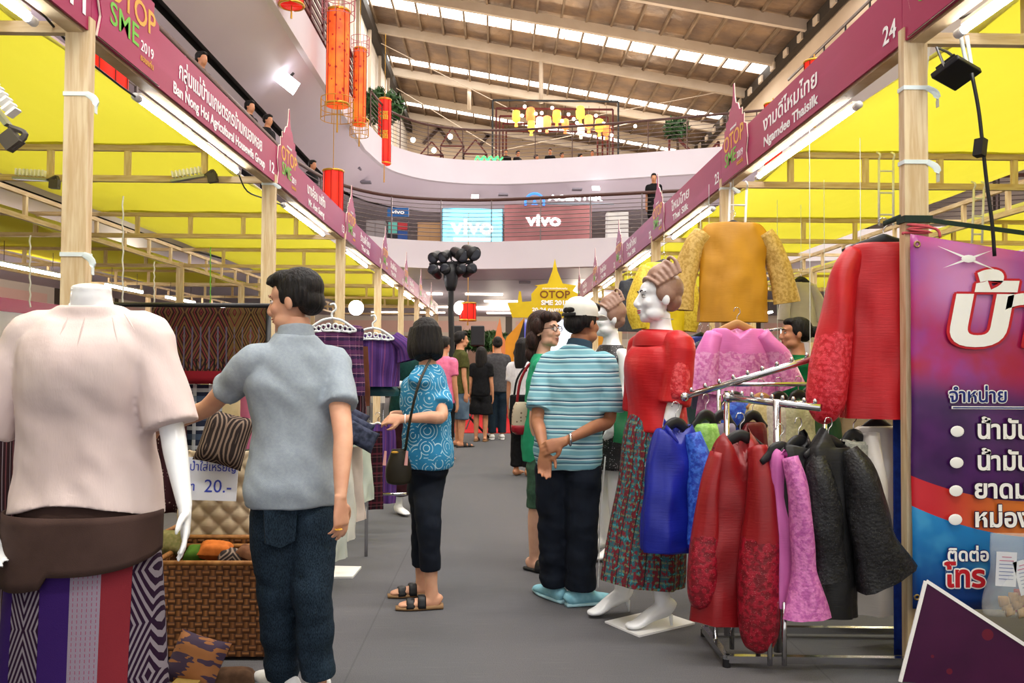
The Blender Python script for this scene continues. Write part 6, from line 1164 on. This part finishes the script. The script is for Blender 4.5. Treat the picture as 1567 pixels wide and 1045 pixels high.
# lanterns
m = Mt('orange_lantern_silk', '#e2571a', .5, spec=.3); x, y, z = m.xyz(); dd = (m.vor(7, stretch=(1, 1, 1)))
c = m.mix(m.noise(3, 2).sm(.3, .7), '#e8641c', '#d9441a'); c = m.mix(dd.lt(.22), c, '#8c1a10'); m.col(c).emis(c, .55); LANT = m.mat
m = Mt('red_lantern_silk', '#c81c14', .5); x, y, z = m.xyz(); c = m.mix(m.noise(2, 2).sm(.3, .7), '#d8240f', '#c41410'); m.col(c).emis(c, .5); LANTR = m.mat
GLD = plain('gold_trim', '#c99a3c', .35, .7); PKW = plain('pink_wire', '#b5707a', .5)
def lantern(label, px, py0, py1, Z, wpx, mat, cage=True, chars=None, cl=2.2):
    top, bot = W(px, py0, Z), W(px, py1, Z); h = top.z-bot.z; r = wpx/2*Z/1265; t = thing('paper_lantern', label, 'lantern', (top.x, Z, bot.z))
    ob('lantern_drum', G().loft([((0, 0, h*k_), r*rr, r*rr) for k_, rr in ((0, .96), (.02, 1), (.5, 1.02), (.98, 1), (1, .96))], 20, 0, (1, 1), (1, 0, 0), 2), mat, t, smooth=True)
    for z_ in (0, h): ob('rim', G().tube([(r*1.02*math.cos(a), r*1.02*math.sin(a), z_) for a in np.linspace(0, 2*PI, 21)], .025*r/.2, 6, 0, 1), GLD, t, smooth=True)
    for j in range(8): a = j*PI/4; ob('rib', G().tube([(r*1.03*math.cos(a), r*1.03*math.sin(a), 0), (r*1.05*math.cos(a), r*1.05*math.sin(a), h/2), (r*1.03*math.cos(a), r*1.03*math.sin(a), h)], .008, 4, 0, 1), plain('dark_red_rib', '#7a1410', .6), t)
    if cage:
        for z0, z1, rr in ((-.16*h, .06*h, 1.5), (.94*h, 1.16*h, 1.5)):
            for j in range(12):
                a = j*PI/6; ob('cage_wire', G().tube([(r*rr*math.cos(a), r*rr*math.sin(a), z0), (r*rr*math.cos(a), r*rr*math.sin(a), z1)], .008, 4), GLD if z0 < 0 else PKW, t)
            for z_ in (z0, (z0+z1)/2, z1): ob('cage_ring', G().tube([(r*rr*math.cos(a), r*rr*math.sin(a), z_) for a in np.linspace(0, 2*PI, 13)], .010, 4, 0, 1), GLD if z0 < 0 else PKW, t)
    ob('tassel', G().tube([(0, 0, 0), (0, 0, -.3*h)], [.012, .02], 6), GLD, t); ob('cord', G().tube([(0, 0, h), (0, 0, h+cl)], .008, 5), GLD, t)
    if chars:
        for i, ch in enumerate(chars): letters('gold_character', ch, r*1.5, plane_m((0, -r*1.08, h*(.72-.3*i)), (1, 0, 0), (0, 0, 1)), GLD, t, .004, ext=.01)
    return t
lantern('tall orange drum lantern with a wire crown, nearest of the hanging lanterns', 518, 18, 160, 18, 34, LANT)
lantern('tall orange drum lantern hanging just behind the largest one', 551, 76, 190, 22.5, 19, LANT)
lantern('red drum lantern with gold characters beside the top-floor tree', 589, 153, 250, 27, 19, LANTR, False, '福福')
lantern('short red drum lantern above the left booth signs', 510, 262, 335, 18, 30, LANTR, False)
lantern('red drum lantern at the top edge of the photo, only its base in view', 447, -60, 8, 15, 36, LANTR, False)
lantern('red drum lantern with gold characters seen under the nearest left sign', 169, -40, 158, 8.4, 56, LANTR, False, '福合')
lantern('red drum lantern seen under the right sign beside the tube light', 1246, 95, 172, 10.3, 30, LANTR, False, None, .1)
lantern('red drum lantern seen under the right sign, farther away', 1183, 160, 255, 12.5, 26, LANTR, False, None, .1)
lantern('small red drum lantern hanging over the end of the aisle', 716, 464, 490, 20, 24, LANTR, False)
tag(ob('globe_lamp', G().ell(W(705, 471, 20), (.17, .17, .17), 16, 12), COOL, smooth=True), 'round white globe lamp beside the small red lantern', 'lamp')
tag(ob('globe_lamp', G().ell(W(545, 471, 12), (.11, .11, .11), 16, 12), COOL, smooth=True), 'round white globe lamp inside the left row of booths', 'lamp')
fl_ = thing('floodlight', 'square white floodlight glowing on the upper left soffit', 'floodlight', W(438, 124, 17.2)); fl_.rotation_euler = (R_(-25), R_(35), R_(20))
ob('light_panel', G().box((0, 0, 0), (.52, .36, .05)), Mt('white_flood_panel', '#ffffff', .3, emit=5).mat, fl_); ob('bracket', G().bar((0, 0, .02), (0, 0, .3), .05, .05), BLK, fl_)
# foliage
m = Mt('dark_green_leaf', '#1e3a18', .5, spec=.3); m.col(m.mix(m.noise(6, 2).sm(.3, .7), '#1c3a16', '#32582a')); LEAF = m.mat; BARK = vary('grey_bark', '#5b4a3a', '#483828', 8)
def tree(label, p, h, cr, cz, n, pot=True):
    t = thing('potted_tree', label, 'tree', p); g = G()
    for i in range(n):
        d = nrm(np.random.normal(size=3)); c_ = A3(0, 0, cz)+d*A3(cr, cr, cr*.8)*random.random()**.4; u = nrm(np.random.normal(size=3)); w_ = nrm(np.cross(u, d)); L = .16
        g.add([c_-u*L, c_+w_*L*.35, c_+u*L, c_-w_*L*.35], [(0, 1, 2, 3)])
    f = ob('foliage', g, LEAF, t); f['kind'] = 'stuff'
    ob('trunk', G().tube([(0, 0, .3), (.05, 0, cz*.5), (0, 0, cz)], [.06, .05, .03], 8), BARK, t, smooth=True)
    if pot: ob('pot', G().lathe([(.18, 0), (.24, .3), (.26, .4), (.22, .4)]), vary('brown_pot', '#6a4a38', '#5a3c2c', 4), t, smooth=True)
tree('dark green potted tree on the top floor beside the red lantern', (W(614, 200, 29.5).x-.8, 30.2, 8.6), 2.6, .85, 2.1, 900)
tree('potted tree at the right of the top-floor lattice', (6.6, 30.5, 8.6), 2, .5, 1.5, 300)
for i, px in enumerate((712, 728, 744, 758)): tree(('leftmost', 'second', 'third', 'rightmost')[i]+' dark green bush behind the loudspeakers at the end of the aisle', (W(px, 500, 31).x, 31+.4*(i % 2), 0), 2.4, .5, 2.15, 400)
# middle floor: phone shop
Y2 = 23.4
a, b_ = W(678, 319, Y2), W(768, 367, Y2); t = thing('shop_light_box', 'bright cyan light box reading vivo behind the middle-floor railing', 'light box', ((a.x+b_.x)/2, Y2, 4.5))
m = Mt('cyan_light_box', '#7ad6ee', .3); m.emis('#6fd4f2', 1.5); w_ = b_.x-a.x; hh = a.z-4.5
ob('lit_panel', G().box((0, 0, hh/2+.1), (w_, .1, hh-.2)), m.mat, t); ob('box_frame', G().box((0, .06, hh/2), (w_+.06, .06, hh)), plain('grey_frame', '#6a7480', .5), t)
EMW = Mt('lit_white_letters', '#ffffff', .3, emit=2.6).mat
letters('lettering', 'vivo', .62, plane_m((0, -.06, hh*.55), (1, 0, 0), (0, 0, 1)), EMW, t, .012, width=1.2, ext=.01); ob('white_line', G().box((0, -.06, hh*.26), (1.05, .02, .07)), EMW, t)
Y3 = 26.5; a, b_ = W(772, 300, Y3), W(905, 366, Y3); t = thing('phone_shop_wall', 'dark red shop wall with glowing vivo letters on the middle floor', 'shop wall', ((a.x+b_.x)/2, Y3, 4.5)); w_ = b_.x-a.x
ob('wall_panel', G().box((0, 0, .95), (w_, .12, 1.9)), vary('dusky_red_panel', '#8a5a5c', '#74484c', 1, .4), t)
lp = W(832, 338, Y3)-Vector(t.location); letters('lettering', 'vivo', .52, plane_m((lp.x, -.07, lp.z), (1, 0, 0), (0, 0, 1)), EMW, t, .016, width=1.12, ext=.02)
BLUE_E = Mt('lit_blue_ring', '#3a78d8', .3, emit=.8).mat; rp = W(818, 311, Y3)-Vector(t.location)
ob('ring_logo', G().tube([(rp.x+.30*math.cos(a_), -.08, rp.z+.30*math.sin(a_)) for a_ in np.linspace(-.3, PI+.3, 17)], .045, 6, 0, 1), BLUE_E, t, smooth=True); ob('logo_mark', G().poly([(rp.x-.14, rp.z-.14), (rp.x, rp.z+.16), (rp.x+.14, rp.z-.14), (rp.x, rp.z-.04)], .05, MB), BLUE_E, t)
rp = W(880, 304, Y3)-Vector(t.location); letters('lettering', 'ACENTER', .24, plane_m((rp.x, -.08, rp.z), (1, 0, 0), (0, 0, 1)), EMW, t, .008, width=1.75, ext=.02); ob('sign_bar', G().box((rp.x-.2, 0, rp.z-.16), (2.9, .06, .05)), plain('grey_frame', '#6a7480', .5), t)
a, b_ = W(593, 318, 22.6), W(625, 371, 22.6); t = thing('poster_stand', 'poster stand with a blue vivo sign on the middle floor', 'poster stand', ((a.x+b_.x)/2, 22.6, 4.5)); w_ = b_.x-a.x; hh = a.z-4.5
ob('sign_top', G().box((0, 0, hh-.12), (w_, .06, .24)), plain('blue_sign', '#1f5a9c', .4), t); letters('lettering', 'vivo', .15, plane_m((0, -.035, hh-.12), (1, 0, 0), (0, 0, 1)), WHT, t, .004, width=.36)
for nm, x, z_, dx, dz, cl in (('poster', -.14, hh-.55, .24, .3, '#5fb0a8'), ('poster', .13, hh-.50, .26, .2, '#a83038'), ('poster', .13, hh-.75, .26, .26, '#2a4a8c'), ('poster', -.14, hh-.85, .24, .26, '#20242c'), ('backing', 0, hh/2-.15, w_, hh-.4, '#4a4450')): ob(nm, G().box((x, -.02 if nm == 'poster' else .02, z_), (dx, .02, dz)), plain('poster_'+cl[1:], cl, .5), t)
for lb, x0, x1, y0, Z, cl in (('tall grey cabinet on the middle floor left of the poster stand', 562, 590, 339, 22.5, '#8a8488'), ('wooden display cabinet left of the cyan light box', 640, 677, 342, 24, '#a5805c'), ('white display counter at the right end of the middle floor', 928, 960, 326, 21.6, '#e6e4e6')):
    a, b_ = W(x0, y0, Z), W(x1, y0, Z); t = thing('display_cabinet', lb, 'cabinet', ((a.x+b_.x)/2, Z, 4.5)); w_ = b_.x-a.x; h_ = a.z-4.5
    ob('body', G().box((0, 0, h_/2), (w_, .4, h_)), vary('cab_'+cl[1:], cl, cl, 3), t)
    for k_ in (-1, 1): ob('door', G().box((k_*w_/4, -.21, h_/2), (w_/2-.03, .02, h_-.06)), vary('cab_'+cl[1:], cl, cl, 3), t)
# small people on the balconies and along the aisle
TEE = [(.46, .172, .125, -.004), (.54, .168, .122, 0), (.62, .160, .116, 0), (.70, .170, .118, .004), (.755, .176, .108, 0), (.79, .150, .09, -.004), (.82, .11, .07, -.004), (.84, .075, .065, -.004)]
def small(label, px, Z, H, phi, tm, bm, z0=0, fem=False, hair='short', end=.97, arms=None, sleeve=.6, vox=.014, x=None, shoes=None, hp=None, legs_r=(.1, .08, .07)):
    b = Vector((x if x is not None else W(px, 600, Z).x, Z, 0)); r = human('person', label, 'person', b, H, phi, hp or (phi, 0, 0), arms, None, body=BODY_F if fem else BODY_M, skinm=SK1, hair=hair, voxel=vox, top=dict(mat=tm, secs=TEE if not fem else SHIRT_F, sleeve=sleeve, sr=(.068, .07), voxel=vox), bottom=dict(mat=bm, r=legs_r, end=end, name='trousers'), shoes=shoes)
    r['t'].location.z = z0; return r
small('person in an olive t-shirt and denim shorts standing far down the aisle', 704, 12.9, 1.80, R_(20), OLIVE, DENIM2, end=.60, shoes=dict(mat=BLK, kind='sandal', sole=BLK), vox=.011, legs_r=(.105, .105, .1))
small('person in a black dress far down the aisle', 736, 13.8, 1.58, R_(80), BLACKC, BLACKC, fem=True, hair='long', end=.5, shoes=dict(mat=BLK, kind='sandal'), legs_r=(.11, .13, .14))
small('person in a charcoal t-shirt and jeans, back turned, far down the aisle', 761, 14.2, 1.76, R_(95), GREYT, DENIM, shoes=dict(mat=fab('white_canvas', '#dcdcdc', '#cfcfcf'), kind='trainer'), vox=.011)
small('person in a pink shirt half hidden behind the teal blouse wearer', 678, 11.0, 1.66, R_(60), PINKC, BLACKC)
small('person in a white shirt with a black tote, beyond the person in green', 800, 9.6, 1.60, R_(60), WHITEC, BLACKC, fem=True, hair='long')
bp = W(795, 608, 9.4); t = thing('tote_bag', 'large black tote bag on the shoulder of the person in white', 'bag', bp); ob('bag_body', G().box((0, 0, -.14), (.22, .10, .34)), BLACKC, t); bevel(t.children[0], .02); ob('strap', G().tube([(-.06, 0, .03), (-.03, 0, .2), (.05, .03, .33), (.08, .06, .3)], .012, 6), BLACKC, t, smooth=True)
for i, (px, py) in enumerate(((303, 88), (378, 163), (406, 184), (475, 254))):
    Z = (6.16-1.3)*1265/(556-py+8); xx = -(762-px)*Z/1265; small(('nearest', 'second', 'third', 'farthest')[i]+' of the dark-clothed onlookers leaning over the left balcony', 0, Z, 1.66, R_(-20), BLACKC, BLACKC, z0=4.5, x=xx, vox=.018)
for i, (px, cl) in enumerate(((772, BLACKC), (790, BLACKC), (818, NAVY), (840, BLACKC), (858, GREYT), (886, BLACKC), (905, PINKC))):
    small(('first', 'second', 'third', 'fourth', 'fifth', 'sixth', 'seventh')[i]+' from the left of the diners in the lantern-lit top-floor cafe', px, 34.4+.4*(i % 3), 1.66+.06*(i % 2), R_(-90+40*(i % 3)), cl, BLACKC, z0=8.6, vox=.022)
small('person looking over the railing at the right end of the middle floor', 1000, 20.6, 1.6, R_(-100), BLACKC, BLACKC, z0=4.5, vox=.022)
# top-floor cafe
ORDW = ['first', 'second', 'third', 'fourth', 'fifth', 'sixth', 'seventh', 'eighth', 'ninth', 'tenth', 'eleventh', 'twelfth', 'thirteenth']
Yc = 32.6; FRM = plain('dark_red_steel_frame', '#5a1c18', .5); t = thing('cafe_pergola', 'dark red nested-frame pergola hung with lanterns on the top floor', 'pergola', (W(850, 200, Yc).x, Yc, 8.6))
for k in range(5):
    w_ = 2.5-.14*k; h_ = 3.15-.15*k; y_ = .55*k
    for sg in (-1, 1): ob('frame_post', G().bar((sg*w_, y_, 0), (sg*w_, y_, h_), .07, .07), FRM if k else BLK, t)
    ob('frame_beam', G().bar((-w_, y_, h_), (w_, y_, h_), .07, .07), FRM if k else BLK, t)
LC = [('#e8a23c', 'amber'), ('#e07038', 'orange'), ('#f0c040', 'yellow'), ('#f2e2c8', 'cream'), ('#e8884c', 'peach')]
for i, (px, py, s_) in enumerate(((790, 178, 1), (812, 175, 1.15), (813, 193, .9), (826, 187, .9), (837, 187, 1.05), (852, 178, 1.05), (865, 190, .9), (888, 172, 1.1), (889, 198, .9), (901, 186, 1.1), (917, 192, 1.1), (928, 198, 1.0))):
    p = W(px, py, 33.2); cl, nm = LC[i % 5]; mt = MC.get('lan_'+nm) or Mt('lan_'+nm, cl, .5, emit=1.5).mat; MC['lan_'+nm] = mt
    t2 = thing('cafe_lantern', f'glowing {nm} lantern, {ORDW[i]} from the left in the top-floor cafe', 'lantern', p, group='cafe lanterns')
    ob('shade', G().lathe([(.08*s_, -.24*s_), (.15*s_, -.2*s_), (.17*s_, 0), (.15*s_, .2*s_), (.08*s_, .24*s_)], n=12), mt, t2, smooth=True); ob('fringe', G().tube([(0, 0, -.24*s_), (0, 0, -.42*s_)], [.05, .07], 6), mt, t2); ob('cord', G().tube([(0, 0, .24*s_), (0, 0, 11.75-p.z)], .01, 5), BLK, t2)
for i, (px, py) in enumerate(((799, 177), (803, 163), (820, 174), (829, 173), (845, 165), (860, 185), (870, 175), (878, 182), (883, 188), (912, 177), (924, 189), (936, 207), (972, 193))):
    tag(ob('bulb', G().ell(W(px, py, 33), (.07, .07, .07), 10, 8), WARM, smooth=True), f'small bare bulb, {ORDW[i]} of the bulbs in the top-floor cafe', 'bulb', 'bare cafe bulbs')
for i, (px, py) in enumerate(((632, 214), (689, 209), (664, 230))): tag(ob('bulb', G().ell(W(px, py, 32), (.10, .10, .10), 10, 8), WARM, smooth=True), ('bare bulb beside the top-floor tree', 'bare bulb above the wire house frames', 'bare bulb inside the wire house frames')[i], 'bulb', 'bare bulbs left of the pergola')
GE = Mt('green_neon', '#3ae86a', .3, emit=2.2).mat; t = thing('neon_sign', 'green neon sign on the top floor left of the pergola', 'sign', W(745, 243, 31)); 
for k in range(4): ob('neon_tube', G().tube([(-.45+.25*k, 0, -.08), (-.35+.25*k, 0, .09), (-.25+.25*k, 0, -.04), (-.15+.25*k, 0, .07)], .03, 6), GE, t, smooth=True)
t = thing('roller_shutter', 'pale grey roller shutter right of the top-floor pergola', 'shutter', (W(984, 215, 33).x, 33, 8.6)); w_ = 77*33/1265
for k in range(10): ob('slat', G().box((0, .01*(k % 2), .1+k*.105), (w_, .04, .095)), plain('shutter_grey', '#a9a4a8', .5), t)
t = thing('dark_red_gable', 'dark red steel gable frame at the right of the top floor', 'frame', (W(1024, 230, 33).x, 33, 8.6))
for p, q in (((0, 0, 0), (0, 0, 2.1)), ((0, 0, 2.1), (1.3, 0, .9)), ((0, 0, 1.1), (1.3, 0, .9)), ((1.3, 0, 0), (1.3, 0, .9)), ((0, 0, 0), (1.3, 0, .9)), ((1.3, 0, .9), (2.0, 0, 1.7)), ((2, 0, 0), (2, 0, 1.7))): ob('frame_bar', G().bar(p, q, .09, .09), FRM, t)
t = thing('wire_house', 'dark red wire house frames on the top floor left of the neon sign', 'frame', (W(690, 240, 32).x, 32, 8.6))
for ox, h_ in ((-1.2, 1.3), (-.4, 1.9), (.5, 1.4)):
    for p, q in (((ox, 0, 0), (ox, 0, h_*.6)), ((ox, 0, h_*.6), (ox+.45, 0, h_)), ((ox+.45, 0, h_), (ox+.9, 0, h_*.6)), ((ox+.9, 0, h_*.6), (ox+.9, 0, 0)), ((ox, 0, h_*.6), (ox+.9, 0, h_*.6)), ((ox, 0, 0), (ox+.9, 0, h_*.6))): ob('frame_bar', G().bar(p, q, .05, .05), FRM, t)
t = thing('raking_struts', 'dark V-shaped raking struts against the cream rear wall', 'struts', (0, 57.9, 8.6))
for (x0, y0), (x1, y1) in (((653, 172), (690, 220)), ((695, 173), (648, 220)), ((727, 180), (748, 210)), ((757, 195), (735, 222))): ob('strut', G().bar(W(x0, y0, 57.9)-t.location, W(x1, y1, 57.9)-t.location, .2, .2), plain('brown_steel', '#5b4a44', .6), t)
for i, (x, y) in enumerate(((-1.4, 33), (1.6, 33.2), (3.4, 33))):
    t = thing('cafe_table', ('leftmost', 'middle', 'rightmost')[i]+' dark table of the top-floor cafe', 'table', (x, y, 8.6)); ob('tabletop', G().box((0, 0, .73), (1.2, .6, .05)), BLK, t)
    for sx in (-1, 1):
        for sy in (-1, 1): ob('leg', G().bar((sx*.5, sy*.25, 0), (sx*.5, sy*.25, .72), .05, .05), BLK, t)

for (x, y, e) in ((-2, 35, 200), (3, 35, 200), (8, 34, 200), (2, 44, 330), (-3, 48, 300), (7, 46, 300)):  # unseen warm point lights added to brighten the cafe, rear wall and roof underside
    l = bpy.data.lights.new('added_cafe_fill', 'POINT'); l.energy = e; l.color = (1, .82, .6); l.shadow_soft_size = .5; o = bpy.data.objects.new('added_cafe_fill', l); COL.objects.link(o); o.location = (x, y, 12.2)
# rear booths: tube lights and white partition panels
PANEL = vary('white_partition_panel', '#d9d6d6', '#cfcbcc', 2, .5, .02)
ordn = ['first', 'second', 'third', 'fourth', 'fifth', 'sixth', 'seventh']
for s_, nm in ((-1, 'left'), (1, 'right')):
    for i, (ya, yb) in enumerate(((9.9, 11.4), (12.7, 14.0), (15.0, 16.4), (18.0, 19.4))):
        t = thing('tube_light', f'{ordn[i]} lit tube light in the rear booths of the {nm} side', 'tube light', (s_*6.0, 0, 2.46), group='rear tube lights')
        ob('tube', G().tube([(0, ya, 0), (0, yb, 0)], .02, 8), TUBE, t, smooth=True); ob('batten', G().bar((0, ya, .03), (0, yb, .03), .05, .02), CAPW, t)
        for yy in (ya+.2, yb-.2): ob('hanging_wire', G().tube([(0, yy, .03), (0, yy, .29)], .004, 4), BLK, t)
    for i in range(6):
        y = Z0+3*i+1.5; t = thing('partition_panel', f'{ordn[i]} white partition panel behind the rear booths of the {nm} side', 'partition', (s_*8.0, y, 0), group=f'rear partitions {nm}')
        ob('panel', G().box((0, 0, 1.15), (.04, 2.9, 2.3)), PANEL, t); ob('fascia', G().box((-s_*.03, 0, 2.2), (.03, 2.9, .22)), MAG, t)
        for e in (-1, 1): ob('aluminium_post', G().box((0, e*1.47, 1.2), (.05, .05, 2.4)), plain('aluminium', '#b8babd', .35, .8), t)
# more stock hanging in the booths farther along
cols = [('#5a2a5c', '#4a2048', 'purple'), ('#2a4a5c', '#223c4c', 'slate blue'), ('#8c3a2c', '#742f24', 'brick red'), ('#c9b48c', '#b5a078', 'sand'), ('#3a5a3a', '#2e4a2e', 'leaf green'), ('#c06a8a', '#ac5a78', 'rose'), ('#d8d4cc', '#c6c2ba', 'off-white'), ('#2c2c34', '#222228', 'black')]
for s_, nm in ((-1, 'left'), (1, 'right')):
    for bth in range(1, 6):
        y0 = Z0+3*bth+.6
        r_ = thing('clothes_rail', f'chrome clothes rail in the {ordn[bth]} booth of the {nm} row', 'clothes rail', (s_*2.5, y0, 0)); ob('bar', G().tube([(0, 0, 1.62), (0, 1.9, 1.62)], .013, 8), CHROME, r_, smooth=True)
        for yy in (0.02, 1.88): ob('upright', G().tube([(0, yy, 0), (0, yy, 1.62)], .013, 8), CHROME, r_, smooth=True); ob('foot', G().bar((-.22, yy, .015), (.22, yy, .015), .03, .03), CHROME, r_)
        for j in range(4):
            a_, b_, cn = cols[(bth*3+j*2+(s_ > 0)*3+(j > 1)) % 8]; L = .55+.25*((bth+j) % 3)
            garment('hung_dress', f'{cn} garment, {ordn[j]} along the rail in the {ordn[bth]} booth of the {nm} row', 'garment', (s_*2.5, y0+.25+.45*j, 1.53), .25*s_, [(-.01, .06, .03, 0), (-.02, .12, .05, 0), (-.08, .19, .07, 0), (-.3, .18, .08, 0), (-L, .22, .09, 0)], [satin('stock_'+cn.replace(' ', '_').replace('-', '_'), a_, b_)], [((-.14, 0, -.06, .05, .05), (-.21, 0, -.2, .055, .05), (-.24, 0, -.38, .06, .05)), ((.14, 0, -.06, .05, .05), (.21, 0, -.2, .055, .05), (.24, 0, -.38, .06, .05))], n=16)
bpy.data.scenes.remove(TMPS)
